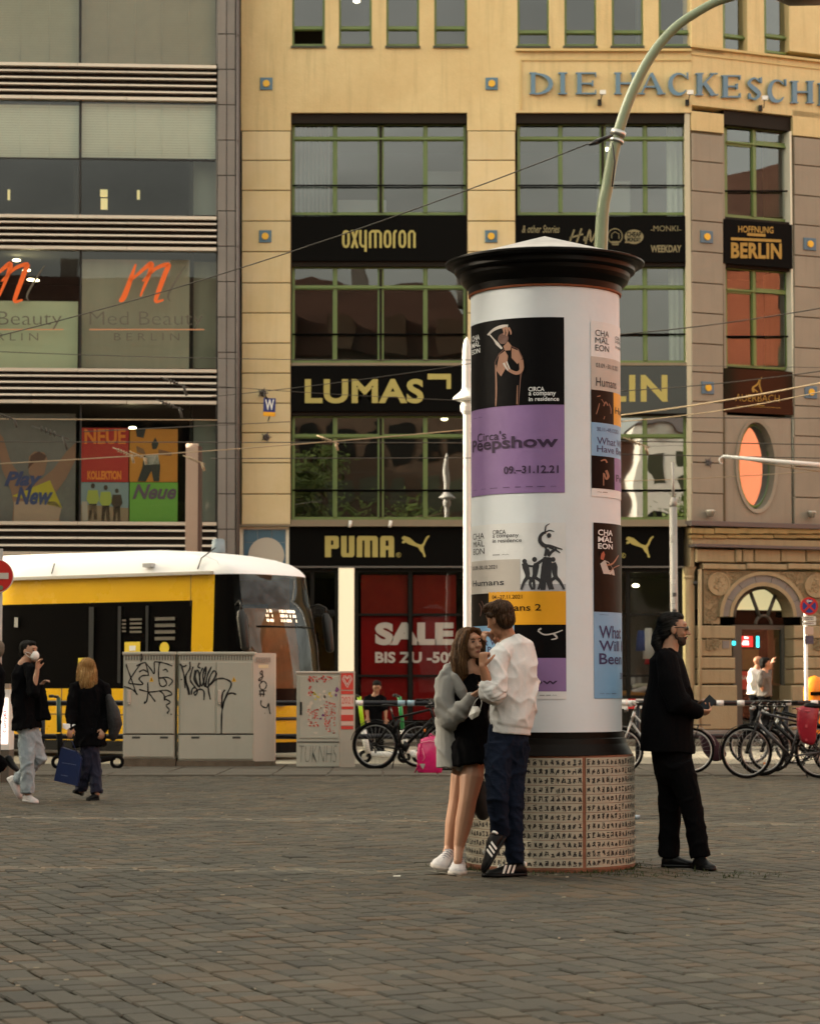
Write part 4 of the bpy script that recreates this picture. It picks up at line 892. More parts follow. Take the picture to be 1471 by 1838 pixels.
# things seen through the panes
mb = MB()
for x0, y0, x1, y1 in ((180, 340, 193, 352), (181, 356, 193, 375), (246, 341, 251, 357), (14, 340, 18, 358)): mb.pbox(GF, x0, y0, x1, y1, -2.6, -2.5)
O('far_window', mb, M('lit_far_window', (1, .82, .36), .5, emit=.10), gb)
mb = MB(); mb.pbox(GF, 347, 288, 388, 386, -.9, -.8); O('inner_panel', mb, M('pale_inner_panel', (.26, .27, .24), .8), gb)
mb = MB(); mb.pbox(GF, X0, 540, 140, 661, -.3, -.28); O('frosted_film', mb, M('frosted_green', (.36, .40, .28), .6, var=.06, vs=1), gb)
mb = MB(); mb.pbox(GF, 147, 466, 340, 661, -.5, -.48); mb.pbox(GF, 347, 470, 388, 661, -.8, -.78); O('frosted_film', mb, M('frosted_grey', (.27, .26, .20), .6, var=.15, vs=1, stretch=(4, 4, .4)), gb)
for px, py in ((30, 467), (48, 485), (56, 502), (64, 503), (238, 768)):
    mb = MB(); mb.ell(GF.px(px, py, -1.5), (.10, .1, .03)); O('ceiling_lamp', mb, m_lamp, gb)
# lettering on the glass: Med Beauty Berlin
m_ora = M('orange_letter', (.80, .13, .01), .5); m_gltr = M('grey_letter', (.10, .085, .06), .5); m_oline = M('orange_line', (.55, .25, .12), .5)
fg = fpx(GF, -.085)
def med(dx):
    mb = MB()
    def st(pts, ws): mb.ribbon(crv([(x + dx, y) for x, y in pts], 5), ws, fg)
    def wl(a, b, n): return [a + (b - a) * sin(pi * i / (n - 1)) for i in range(n)]
    st([(214, 541), (224, 530), (244, 474)], wl(3, 10, 11)); st([(233, 505), (262, 480), (272, 474), (268, 492), (252, 532)], wl(3, 9, 21)); st([(256, 505), (280, 482), (302, 475), (297, 490), (284, 525), (280, 541), (294, 538)], wl(3, 9, 31))
    r = O('lettering', mb, m_ora, gb)
    mb = MB(); mb.ribbon(crv([(334 + dx, 476), (318 + dx, 500), (302 + dx, 530), (306 + dx, 541)], 5), wl(1, 4, 16), fg); TEXT(mb, 'Med Beauty', 161 + dx, 559, 364 + dx, 591, fg, off=-.012); TEXT(mb, 'B E R L I N', 205 + dx, 598, 322 + dx, 611, fg, off=-.008); O('lettering', mb, m_gltr, gb)
    mb = MB(); mb.poly([fg(161 + dx, 592.5), fg(367 + dx, 592.5), fg(367 + dx, 590.5), fg(161 + dx, 590.5)]); O('lettering', mb, m_oline, gb)
med(0); med(-253)
# sports posters behind the lower panes
def poster(x0, y0, x1, y1, c, off=-.5, name='window_poster', **k):
    c = tuple(v * .68 for v in c); mb = MB(); mb.pbox(GF, x0, y0, x1, y1, off - .02, off); return O(name, mb, M('print_%d_%d' % (x0, y0), c, .6, **k), gb)
fp = fpx(GF, -.49); fp2 = fpx(GF, -.485)
def shapes(par, lst, f=fp):
    for c, polys in lst:
        c = tuple(v * .7 for v in c); mb = MB()
        for q in polys: mb.poly([f(*p) for p in q])
        O('printed_figure', mb, M('ink_%d_%d_%d' % tuple(int(v * 999) for v in c), c, .7), par)
def man(x, y, s, lean=0):   # standing silhouette as outline polygons: head, torso, legs
    hd = [(x + 4 * s * cos(a), y + 5 * s * sin(a)) for a in [k * pi / 5 for k in range(10)]]
    return hd, [(x - 9 * s, y + 8 * s), (x + 9 * s, y + 8 * s), (x + 12 * s, y + 26 * s), (x + 7 * s, y + 34 * s), (x - 7 * s, y + 34 * s), (x - 12 * s, y + 26 * s)], [(x - 7 * s, y + 34 * s), (x + 7 * s, y + 34 * s), (x + 8 * s, y + 64 * s), (x + 2 * s, y + 64 * s), (x, y + 42 * s), (x - 3 * s, y + 64 * s), (x - 8 * s, y + 64 * s)]
pR = poster(145, 768, 231, 865, (.42, .02, .015)); mb = MB(); TEXT(mb, 'NEUE', 152, 770, 226, 797, fp, off=.03); TEXT(mb, 'KOLLEKTION', 157, 845, 218, 861, fp, off=.05); O('printed_lettering', mb, M('ink_orange', (.55, .16, .02), .7), pR)
pO = poster(233, 770, 319, 865, (.55, .22, .02))
shapes(pO, (((.03, .03, .03), ([(258, 818), (282, 815), (288, 835), (286, 864), (276, 864), (272, 845), (262, 864), (247, 864), (256, 838)], [(272, 797), (279, 785), (285, 797), (281, 806), (274, 806)], [(244, 770), (262, 770), (258, 786), (246, 784)])), ((.6, .58, .52), ([(262, 817), (284, 815), (286, 833), (260, 835)],)), ((.22, .10, .05), ([(245, 800), (258, 806), (262, 816), (246, 812)], [(284, 806), (309, 812), (308, 818), (285, 816)]))))
pB = poster(145, 866, 231, 937, (.22, .30, .33))
a1, b1, c1 = man(167, 872, .95); a2, b2, c2 = man(190, 875, .95); a3, b3, c3 = man(210, 881, .85)
shapes(pB, (((.05, .03, .02), (a1, a2, a3, b3, c1, c2, c3)), ((.35, .42, .08), (b1, b2)), ((.30, .22, .14), ([(145, 905), (231, 912), (231, 937), (145, 937)],))), fp)
shapes(pB, (((.42, .38, .33), ([(147, 900), (157, 900), (158, 935), (148, 935)],)),), fp2)
pG = poster(233, 866, 319, 937, (.15, .40, .05)); mb = MB(); TEXT(mb, 'Neue', 238, 869, 317, 896, fp, off=.03, shear=.35); O('printed_lettering', mb, M('ink_dark', (.09, .06, .09), .7), pG)
pP = poster(-60, 742, 136, 937, (.20, .19, .18), var=.3, vs=1)
shapes(pP, (((.27, .15, .10), ([(22, 937), (25, 905), (20, 880), (4, 842), (-8, 770), (6, 785), (20, 830), (40, 858), (75, 860), (96, 842), (120, 810), (136, 795), (136, 825), (118, 860), (100, 885), (108, 937)], [(52, 850), (52, 820), (62, 810), (80, 812), (86, 825), (80, 850), (66, 862)])), ))
shapes(pP, (((.42, .30, .22), ([(26, 900), (100, 900), (111, 912), (105, 937), (25, 937)],)), ((.45, .38, .03), ([(22, 890), (90, 862), (112, 912), (60, 900)],)), ((.10, .045, .03), ([(50, 842), (56, 818), (70, 810), (84, 818), (80, 826), (62, 830)],))), fp2)
mb = MB(); TEXT(mb, 'Play', 8, 846, 76, 880, fpx(GF, -.48), off=.04, shear=.35); TEXT(mb, 'New', 28, 874, 96, 906, fpx(GF, -.48), off=.04, shear=.35); O('printed_lettering', mb, M('ink_blue', (.035, .045, .12), .7), pP)
mb = MB(); mb.pbox(GF, 347, 755, 388, 936, -.9, -.88); O('inner_panel', mb, MATS['pale_inner_panel'], gb)
# small hanging W sign
ws = thing('hanging_sign', 'small blue and orange hanging sign with a white W on the left yellow pier', 'sign', P(484, 747, 57.0))
mb = MB(); c = [P(473, 714, 57), P(495, 715, 57), P(493.5, 747, 57), P(472, 746, 57)]; mb.prism(c, (0, .05, 0)); O('panel', mb, M('sign_blue', (.02, .03, .16), .5), ws)
mb = MB(); c = [P(472.6, 739, 56.98), P(494, 740, 56.98), P(493.4, 747.2, 56.98), P(471.9, 746.2, 56.98)]; mb.prism(c, (0, .08, 0)); O('stripe', mb, M('sign_orange', (.75, .35, .01), .5), ws)
mb = MB(); TEXT(mb, 'W', 476, 717, 492, 736, lambda x, y: P(x, y, 56.97), off=.02); O('lettering', mb, m_white, ws)
mb = MB(); mb.tube([P(474, 708, 57), P(480, 716, 57)], .02, 6); mb.tube([P(484, 747, 57), P(481, 756, 57.3)], .015, 6); mb.tube([P(474, 708, 57), P(472, 706, 57.95)], .02, 6); O('bracket', mb, m_blackm, ws)
# ================================================================== OFF-FRAME BUILDINGS (they shade the square and show in the panes)
def far_block(name, label, x0, x1, y0, y1, h, m, face, nw, nh, roofm=None, rh=3.0):
    """plain town house with window rows on one face: face in '+y', '-x'"""
    t = thing(name, label, 'building', ((x0 + x1) / 2, (y0 + y1) / 2, 0))
    mb = MB(); mb.box(((x0 + x1) / 2, (y0 + y1) / 2, h / 2), (x1 - x0, y1 - y0, h)); O('wall', mb, m, t)
    if roofm:
        mb = MB(); a = 1.6; mb.hexa([(x0 - .3, y0 - .3, h + .01), (x1 + .3, y0 - .3, h + .01), (x1 + .3, y1 + .3, h + .01), (x0 - .3, y1 + .3, h + .01), (x0 + a, y0 + a, h + rh), (x1 - a, y0 + a, h + rh), (x1 - a, y1 - a, h + rh), (x0 + a, y1 - a, h + rh)]); O('roof', mb, roofm, t)
    if roofm and rh > 4:
        rr_ = random.Random(int(x0 * 7)); n_ = int((x1 - x0) / 3)
        for i in range(n_):
            x = x0 + 1.5 + i * (x1 - x0 - 3) / max(1, n_ - 1)
            mb = MB(); mb.box((x, y1 - .2, h + 1.1), (1.6, 2.2, 2.1)); O('dormer', mb, m, t)
            if i % 2: mb = MB(); mb.box((x + 1.2, (y0 + y1) / 2, h + rh + .7), (rr_.uniform(.7, 1.5), .8, rr_.uniform(1.4, 2.6))); O('chimney', mb, m_brick if name != 'brown_house' else m_gray, t)
    for i in range(nw):
        for j in range(nh):
            z = 1.5 + (j + .5) * (h - 2) / nh; mb = MB()
            if face == '+y': x = x0 + (i + .5) * (x1 - x0) / nw; mb.box((x, y1 + .01, z), (1.3, .06, 1.9))
            else: y = y0 + (i + .5) * (y1 - y0) / nw; mb.box((x0 - .01, y, z), (.06, 1.3, 1.9))
            w_ = O('window', mb, m_grnd if j % 2 else m_shop, t)
    return t
m_red_roof = M('red_roof_tile', (.085, .038, .025), .8, var=.3, vs=1); m_brick = M('brown_facade', (.09, .055, .032), .8, var=.3, vs=.3); m_white_f = M('white_facade', (.78, .76, .68), .8); m_salm = M('salmon_facade', (.30, .085, .04), .8, var=.1, vs=.3)
far_block('brown_house', 'brown town house with a red roof across the square, seen only in the panes', -16, 4, -42, -30, 21.5, m_brick, '+y', 11, 6, m_red_roof, 4.5)
far_block('orange_house', 'orange gabled house across the square, beside the brown one', 4.3, 11, -42, -31, 24, M('orange_facade', (.30, .08, .03), .8), '+y', 3, 5, m_red_roof, 5)
far_block('white_house', 'white plastered house across the square, right of the orange one', 13.5, 27, -42, -27, 16.5, m_white_f, '+y', 6, 4, m_flash, 1)
far_block('red_brick_house', 'low red brick house across the square, far side', -40, -16.5, -42, -30, 14, M('red_brick_wall', (.22, .05, .03), .8), '+y', 10, 4, m_red_roof)
far_block('salmon_house', 'salmon painted house on the right edge of the square', 37, 49, -12, 50, 19, m_salm, '-x', 16, 5, m_red_roof)
for y0_, y1_, lb in ((-30, 20.98, 'long unseen grey block added on the left to shade the square'), (23.02, 27.42, 'narrow unseen grey block between two gaps, added to shape the sun strips'), (29.50, 49.0, 'unseen grey block added towards the street to shade the square')): far_block('shading_block', lb, -37, -25, y0_, y1_, 24, m_gray, '+y', 3, 5)  # unseen blocks added as sun blockers, gaps set to let sun strips through
def tree(name, label, x, y, h, r, n, seed):
    t = thing(name, label, 'tree', (x, y, 0)); rt = random.Random(seed)
    mb = MB(); mb.tube([(x, y, 0), (x + .1, y, h * .3), (x - .1, y + .1, h * .6), (x, y, h * .85)], [.24, .19, .13, .05], 8)
    cl = []
    for k in range(16):
        a = rt.uniform(0, 2 * pi); q = rt.uniform(.3, .95) * r; c = Vector((x + q * cos(a), y + q * sin(a), rt.uniform(h * .4, h * .97))); cl.append((c, rt.uniform(.8, 1.5)))
        mb.tube([(x, y, c.z * .65), tuple((Vector((x, y, c.z * .8)) + c) / 2), tuple(c)], [.08, .05, .02], 5)
    O('trunk', mb, M('bark', (.08, .06, .04), .9), t)
    mb = MB()
    for k in range(n):
        c, s = rt.choice(cl); p = c + Vector((rt.gauss(0, 1), rt.gauss(0, 1), rt.gauss(0, .8))) * s * .55
        d = Vector((rt.gauss(0, 1), rt.gauss(0, 1), rt.gauss(0, 1))).normalized(); e = d.cross(Vector((rt.random(), rt.random(), 1))).normalized(); q = rt.uniform(.10, .2)
        mb.poly([p - d * q, p + e * q * .6, p + d * q, p - e * q * .6])
    o = O('crown', mb, M('leaf_green', (.15, .21, .035), .6, var=.3, vs=1), t); o['kind'] = 'stuff'
tree('street_tree', 'tall leafy tree across the square, seen only in the left panes', -7.5, -16, 14.5, 4.2, 7000, 1)
tree('street_tree', 'leafy tree across the square before the brown house', -1.5, -22, 13, 3.6, 5000, 2)
tree('street_tree', 'leafy tree across the square before the white house', 15.5, -18, 11.5, 3.2, 5000, 3)
# ================================================================== TRAM
TA = radians(33); TH = Vector((cos(TA), -sin(TA), 0)); TN = Vector((-sin(TA), -cos(TA), 0)); _t0 = P(387, 1180, 43.4); T0 = Vector((_t0.x, _t0.y, 0))
m_ty = M('tram_yellow', (.72, .40, .003), .28, spec=.5, coat=.3, var=.05, vs=.6); m_tw = M('tram_white', (.88, .88, .88), .55, spec=.2); m_tk = M('tram_black', (.0022, .002, .0018), .2, spec=.1); m_tkm = M('tram_underframe', (.005, .0045, .004), .7, spec=.1)
tram = thing('tram', 'yellow and white low-floor tram with black window band, passing behind the grey cabinets', 'tram', tuple(T0))
TF = Face((T0.x, T0.y), -TA); TF.u = TH; TF.n = TN
def ts(px, py=1180): return TF.uz(px, py)[0]
W2 = 1.2; LV = [(.12, 0), (.38, .02), (.40, .03), (1.22, .10), (1.26, .10), (1.34, .10), (2.0, -.05), (2.72, -.28), (2.84, -.33), (2.88, -.34), (2.92, -.36), (3.12, -.50), (3.35, -.75), (3.55, -1.05), (3.70, -1.5), (3.76, -2.2)]
def tsec(z, no):
    tt = max(0, min(1, (z - z_d) / .525)); inset = .03 * max(0, z - 1.3) + .65 * (1 - sqrt(1 - tt * tt))
    hw = W2 - inset; pts = []
    NN = .98 + no; n = 18; sh_ = min(0, NN - .35); NN = max(NN, .35)
    for s_ in SK: pts.append((min(s_, sh_ + .02), -hw))
    for k in range(n + 1):
        a = pi * k / n; ca, sa = cos(a), sin(a); e = 2 / 2.5
        pts.append((sh_ + NN * abs(sa) ** e, -hw * (1 if ca >= 0 else -1) * abs(ca) ** e))
    for s_ in SK[::-1]: pts.append((min(s_, sh_ + .02), hw))
    return pts
SK = sorted([-16, ts(-60), ts(93, 1020), ts(93, 1020) + .02, ts(342), ts(343), ts(379), ts(381)])
def tp(s_, t_, z): p = T0 + TH * s_ - TN * (t_ + W2); return Vector((p.x, p.y, z))
nS = len(SK)
parts = {}
def zpx(px, py): return TF.uz(px, py)[1]
z_a, z_b, z_c, z_d = zpx(360, 1332), zpx(360, 1236), zpx(360, 1077), zpx(360, 1031)
LVZ = [.10, z_a, z_a + .02, 1.0, z_b, z_b + .02, 2.0, 2.6, z_c, z_c + .012, z_d, z_d + .05, z_d + .14, z_d + .24, z_d + .33, z_d + .41, z_d + .47, z_d + .51, z_d + .525]
# heights follow the measured bands
zn = [0, .02, .03, .10, .10, .10, .02, -.12, -.20, -.21, -.32, -.36, -.50, -.72, -1.02, -1.45, -2.0, -2.6, -3.2]
LV = list(zip(LVZ, zn)); secs = [(z, tsec(z, no)) for z, no in LV]
def part_of(k, i):
    z = (LVZ[k] + LVZ[k + 1]) / 2; n = len(secs[0][1])
    side = i < nS - 1 or i >= n - nS; s_ = None
    if i < nS - 1: s_ = (SK[i] + SK[i + 1]) / 2
    elif i >= n - nS: s_ = 0 if i == n - nS and False else (SK[::-1][i - (n - nS)] + SK[::-1][min(i - (n - nS) + 1, nS - 1)]) / 2
    if z > z_d + .01: return 'roof_shell'
    if z < z_a + .01: return 'skirt'
    if z < z_b + .01:
        if side: return 'side_panel'
        return 'bumper' if z < z_b - .35 else 'nose_band'
    if side:
        if s_ < ts(342): return 'window_band' if z < z_c else 'side_panel'
        if s_ < ts(380): return 'side_panel'
        return 'cab_window'
    ni = i - nS + 1
    if ni < 4 or ni > 14: return 'cab_window'
    return 'windscreen'
for k in range(len(LV) - 1):
    for i in range(len(secs[0][1]) - 1):
        a, b, c, d = [tp(*secs[k][1][i], LVZ[k]), tp(*secs[k][1][i + 1], LVZ[k]), tp(*secs[k + 1][1][i + 1], LVZ[k + 1]), tp(*secs[k + 1][1][i], LVZ[k + 1])]
        pk_ = part_of(k, i); pk_ = pk_ + '*' if pk_ == 'cab_window' and i > len(secs[0][1]) // 2 else pk_; parts.setdefault(pk_, MB()).add([a, b, c, d], [(0, 1, 2, 3)], 0, True)
mb = MB(); mb.poly([tp(*q, LVZ[-1]) for q in secs[-1][1]]); O('roof_top', mb, m_tw, tram)
g_ws = GLASS('windscreen_glass', (.55, .45, .34), -.005, .7, .012, 1.0)
def weld(mb):
    d = {}; nv = []; mp = []
    for v in mb.v:
        k = (round(v.x, 4), round(v.y, 4), round(v.z, 4))
        if k not in d: d[k] = len(nv); nv.append(v)
        mp.append(d[k])
    mb.v = nv; mb.f = [[mp[i] for i in f] for f in mb.f]; return mb
for nme, m in (('roof_shell', m_tw), ('skirt', m_tkm), ('side_panel', m_ty), ('bumper', m_ty), ('nose_band', m_tk), ('window_band', m_tk), ('cab_window', m_tk), ('cab_window*', m_tk), ('windscreen', g_ws)):
    o = O(nme.strip('*'), weld(parts[nme]), m, tram)
    if nme in ('side_panel', 'skirt', 'window_band', 'cab_window'):
        o.data.polygons.foreach_set('use_smooth', [False] * len(o.data.polygons))
m_line = M('panel_gap', (.03, .025, .02), .6)
def tb(name, s0, s1, z0, z1, o0, o1, m, par=None): mb = MB(); mb.fbox(TF, s0, s1, z0, z1, o0, o1); return O(name, mb, m, par or tram)
zs = zpx(350, 1030)
tb('gutter', -15, ts(379), z_d + .0, z_d + .055, -.1, .03, M('gutter_grey', (.45, .42, .36), .5))
mb = MB(); mb.tube([tp(ts(352, 1000), -W2 + .05, z_d + .1), tp(ts(354, 1000) + .02, -W2 + .10, z_d + .3), tp(ts(362, 1000), -W2 + .4, z_d + .5)], .012, 4); O('panel_gap', mb, m_line, tram); mb = MB(); mb.tube([tp(ts(90, 1000), -W2 + .05, z_d + .1), tp(ts(92, 1000), -W2 + .1, z_d + .3)], .012, 4); O('panel_gap', mb, m_line, tram)
tb('panel_gap', ts(341.5), ts(342.5), z_c - .1, z_d, 0, .005, m_line)
tb('vent_plate', ts(256, 1015), ts(271, 1015), zpx(262, 1018) , zpx(262, 1011), -.12, .0, M('grey_plate', (.4, .4, .39), .5))
for a in (ts(110, 1280), ts(225, 1280)): tb('panel_gap', a, a + .02, z_a, z_b, 0, .004, m_line)
tb('panel_gap', -15, ts(342), (z_a + z_b) / 2 - .01, (z_a + z_b) / 2 + .01, 0, .004, m_line)
for a, b in ((160, 168), (212, 217), (262, 266)): tb('window_post', ts(a), ts(b), z_b + .1, z_c - .08, 0, .012, M('dark_post', (.03, .03, .03), .3))
for a, b, y0, y1 in ((219, 226, 1112, 1138), (233, 254, 1110, 1140), (278, 314, 1108, 1155)):
    for k in range(4): tb('shutter_reflection' if False else 'painted_reflection', ts(a), ts(b), zpx(a, y0 + (y1 - y0) * (k + .5) / 4), zpx(a, y0 + (y1 - y0) * k / 4), 0, .006, M('reflection_grey', (.10, .085, .065), .6))  # grey bars painted on as shutter reflections in the dark window band
tb('window_sticker', ts(26), ts(32), zpx(30, 1126), zpx(30, 1108), 0, .008, M('sticker_grey', (.3, .29, .26), .6))
tb('window_sticker', ts(141), ts(168), zpx(150, 1195), zpx(150, 1181), 0, .008, M('sticker_yellow', (.7, .5, .02), .6))
tb('window_sticker', ts(224), ts(252), zpx(238, 1172), zpx(238, 1152), 0, .008, M('sticker_yellow', (.7, .5, .02), .6))
st = tb('window_sticker', ts(233), ts(244), zpx(238, 1168), zpx(238, 1159), .008, .012, m_white)
mb = MB(); c = TF.pt(ts(296, 1163), zpx(296, 1163), .01); mb.prism([c + TH * (.11 * cos(a * pi / 8)) + Vector((0, 0, .11 * sin(a * pi / 8))) for a in range(16)], TN * .004); O('window_sticker', mb, M('sticker_yellow', (.7, .5, .02), .6), tram)
mb = MB(); c = tp(-.95, .1, LVZ[-1] - .05); mb.tube([c, c + Vector((0, 0, .22))], [.13, .12], 16); mb.tube([c + Vector((0, 0, .22)), c + Vector((0, 0, .25))], [.12, .09], 16); O('roof_beacon', mb, M('beacon_grey', (.22, .27, .30), .5), tram)
# dot-matrix display, wiper, cab interior, mirrors, headlight
m_led = M('lit_display', (1, .92, .8), .5, emit=.9)
def npt(f, z, d=-.12):     # point on the nose skin: f 0..1 across from near side
    a = pi * f; ca, sa = cos(a), sin(a); e = .8; no = -.2; import bisect
    k = max(0, min(len(LVZ) - 2, bisect.bisect(LVZ, z) - 1)); t = (z - LVZ[k]) / (LVZ[k + 1] - LVZ[k]); no = zn[k] + (zn[k + 1] - zn[k]) * t
    return tp((.98 + no + d) * abs(sa) ** e, -(W2 + d) * (1 if ca >= 0 else -1) * abs(ca) ** e, z)
mb = MB(); rl = random.Random(4)
for c0, c1, rows_ in ((.33, .38, (0, 1, 2)), (.43, .52, (0, 1, 2))):
    for r_ in rows_:
        n = int((c1 - c0) / .006)
        for k in range(n):
            if rl.random() < (.3 if r_ != 0 or c0 > .4 else .35): continue
            f0 = c0 + k * .006; z = 2.62 - r_ * .085
            mb.add([npt(f0, z, -.05), npt(f0 + .0045, z, -.05), npt(f0 + .0045, z + .05, -.05), npt(f0, z + .05, -.05)], [(0, 1, 2, 3)])
O('display', mb, m_led, tram)
mb = MB(); mb.tube([npt(f, 2.36, .01) for f in (.25, .35, .45, .55, .65)], .018, 5); O('screen_bar', mb, m_tk, tram)
mb = MB(); mb.ring([[npt(f, z, -.35) for f in (.15, .3, .45, .6, .75)] for z in (1.2, 2.0, 2.7)], 0, False, False); O('cab_interior', mb, M('cab_interior', (.34, .23, .13), .8, var=.5, vs=2), tram)  # mottled brown also mimics warm reflections in the windscreen
mb = MB(); mb.fbox(TF, -1.2, .2, 1.2, 2.4, -1.0, -.9); O('driver_seat', mb, m_dark, tram)
for f, sgn, z in ((.13, -1, 2.25), (.86, 1, 2.35)):
    a = npt(f, 2.75, .0); out = (TN if sgn < 0 else -TN); b = a + out * .18 + TH * .25; c = b + Vector((0, 0, -.15))
    mb = MB(); mb.tube([a, a + out * .1 + TH * .15 + Vector((0, 0, .06)), b, c], .018, 6); r = O('mirror_arm', mb, m_blackm, tram)
    mb = MB(); mb.tube([c, c + Vector((0, 0, -.1)) + TH * .03, c + Vector((0, 0, -.62)) + TH * .1], [.07, .10, .08], 10, ratio=.8, round_ends=True); O('mirror', mb, m_blackm, r)
mb = MB(); c = npt(.28, .98, .01); mb.ell(c, (.16, .10, .07)); mb.ell(npt(.36, .98, .01), (.14, .10, .06)); O('headlight', mb, M('headlight_glass', (.5, .5, .5), .08, .9), tram)
mb = MB(); mb.tube([npt(f, z_a + .42, .012) for f in [i / 20 for i in range(2, 19)]], .03, 6); O('bumper_strip', mb, m_blackm, tram)
# ================================================================== STREET CABINETS
m_cab = M('cabinet_grey', (.43, .415, .345), .55, var=.10, vs=1.3, bump=.06, bs=60, streak=.12); m_cab2 = M('cabinet_pale', (.52, .45, .38), .6, var=.08, vs=1, streak=.15)
m_ink = M('spray_ink', (.012, .011, .012), .4); m_plinth = M('brick_plinth', (.17, .13, .09), .9, var=.5, vs=6, bump=.4)
CF = Face((0, 39.0), 0)
def cabinet(lab, x0, x1, y0, y1, depth, doors, grp, yaw_px=0, m=m_cab):
    u0, zt = CF.uz(x0, y0); u1, zb = CF.uz(x1, y1); sk = CF.uz(x0, 1318)[1]; zl = CF.uz(x0, 1187)[1]
    t = thing('street_cabinet', lab, 'cabinet', (u0 + (u1 - u0) / 2, 39.0 + depth / 2, 0), grp)
    mb = MB(); mb.fbox(CF, u0 - .02, u1 + .02, -.01, zb, -depth - .02, .02); O('plinth', mb, m_plinth, t)
    mb = MB(); mb.fbox(CF, u0, u1, zb, zt - .04, -depth, 0, bev=.012); O('body', mb, m, t)
    mb = MB(); mb.fbox(CF, u0 - .015, u1 + .015, zt - .05, zt, -depth - .015, .025, bev=.01); O('lid', mb, m, t)
    mb = MB(); n = int((u1 - u0) / .045)
    for k in range(n): mb.fbox(CF, u0 + .03 + k * .045, u0 + .055 + k * .045, zl + .02, zt - .06, 0, .006)
    if x1 > 480:
        pass
    O('vent_grille', mb, M('vent_dark', (.16, .15, .12), .7), t)
    for k, (a, b) in enumerate(doors):
        ua, ub = CF.uz(a, 1250)[0], CF.uz(b, 1250)[0]
        mb = MB(); mb.fbox(CF, ua, ub, sk + .012, zl - .01, -.02, .022, bev=.006); d = O('door', mb, m, t)
    mb = MB(); mb.fbox(CF, u0 + .01, u1 - .01, zb + .03, sk - .012, -.02, .018, bev=.006); pn = O('lower_panel', mb, m, t)
    for a in ((x0 + (x1 - x0) * .17), (x0 + (x1 - x0) * .72)):
        ua, z = CF.uz(a, 1323); mb = MB(); mb.fbox(CF, ua, ua + .13, z - .025, z + .01, .018, .021); O('handle_slot', mb, M('slot_dark', (.05, .05, .045), .7), pn)
    mb = MB(); mb.fbox(CF, u0 + .0, u1 - .0, sk - .011, sk + .011, .0, .004); O('seam', mb, m_line, t)
    return t
c1 = cabinet('left grey street cabinet with one graffiti door, behind the blonde woman', 222, 313, 1170, 1362, .5, [(226, 312)], 'grey street cabinets in front of the tram')
c2 = cabinet('wide two-door grey street cabinet with looping black graffiti in front of the tram nose', 321, 455, 1170, 1366, .5, [(324, 386), (389, 452)], 'grey street cabinets in front of the tram')
mb = MB(); a = P(455, 1250, 39.0).x; b_ = P(491, 1250, 39.0).x
# the end of the wide cabinet is a turned narrow cabinet wall
zt = P(460, 1172, 39.0).z; sidep = [(a + .002, 39.02), (b_, 39.22), (b_, 39.7), (a + .002, 39.5)]
for q0, q1, mm_, nm in ((.09, zt - .045, m_cab2, 'end_panel'), (zt - .045, zt - .0, m_cab2, 'end_lid'), (-.01, .09, m_plinth, 'end_plinth')):  # pale pinkish end: sunlight on this side put into the colour
    mb = MB(); mb.hexa([(x, y, q0) for x, y in sidep] + [(x, y, q1) for x, y in sidep]); O(nm, mb, mm_, c2)
mb = MB(); d_ = Vector((b_ - a, .2, 0)).normalized(); nn = Vector((d_.y, -d_.x, 0))
for k in range(9): p = Vector((a + .04, 39.02, 0)) + d_ * (.03 * k) + nn * .003; mb.hexa([p + Vector((0, 0, zt - .15)), p + d_ * .018 + Vector((0, 0, zt - .15)), p + d_ * .018 + nn * .004 + Vector((0, 0, zt - .15)), p + nn * .004 + Vector((0, 0, zt - .15)), p + Vector((0, 0, zt - .07)), p + d_ * .018 + Vector((0, 0, zt - .07)), p + d_ * .018 + nn * .004 + Vector((0, 0, zt - .07)), p + nn * .004 + Vector((0, 0, zt - .07))])
O('vent_grille', mb, M('vent_pale', (.3, .24, .2), .7), c2)  # vent paler too, following the sunlit tone painted on this end
EF = Face((a, 39.02), atan2(.2, b_ - a))
ce = 215; cy_ = 1150; cs = 5.1614
def graf(par, strokes, w_=2.0, F=CF, off=.027, m=m_ink):
    for st_ in strokes:
        pts = crv([(ce + x / cs, cy_ + y / cs) for x, y in st_], 4); mb = MB(); n = len(pts); mb.ribbon(pts, [w_ * 1.35 * (.6 + .4 * abs(cos(i * .7 + len(pts)))) for i in range(n)], fpx(F, off)); O('graffiti', mb, m, par)
graf(c1,  [[(60, 215), (70, 250), (110, 360), (150, 480), (165, 500)], [(200, 120), (205, 160), (195, 195)], [(155, 235), (190, 215), (240, 200)], [(195, 215), (140, 290), (85, 385), (130, 400), (215, 405), (190, 370), (175, 350)], [(240, 200), (255, 260), (270, 325)], [(240, 205), (290, 265), (320, 305), (320, 200)], [(180, 290), (220, 270), (255, 290)], [(180, 350), (210, 325), (265, 320)], [(320, 195), (380, 200), (440, 215), (488, 235)], [(370, 195), (360, 290), (370, 400), (400, 425), (435, 400), (410, 350), (365, 345)], [(445, 290), (430, 265), (400, 275)], [(370, 345), (440, 340), (490, 372), (455, 420)], [(40, 425), (90, 440), (135, 465), (165, 500)], [(260, 385), (262, 480), (250, 560), (228, 580), (235, 560)], [(180, 452), (280, 475), (370, 465)], [(330, 565), (290, 510), (255, 465)], [(370, 465), (440, 460), (485, 495), (425, 520), (415, 555), (410, 500), (370, 465)], [(425, 540), (470, 570), (430, 600), (460, 640), (440, 670), (452, 672)], [(472, 678), (482, 686)]], 2.0)
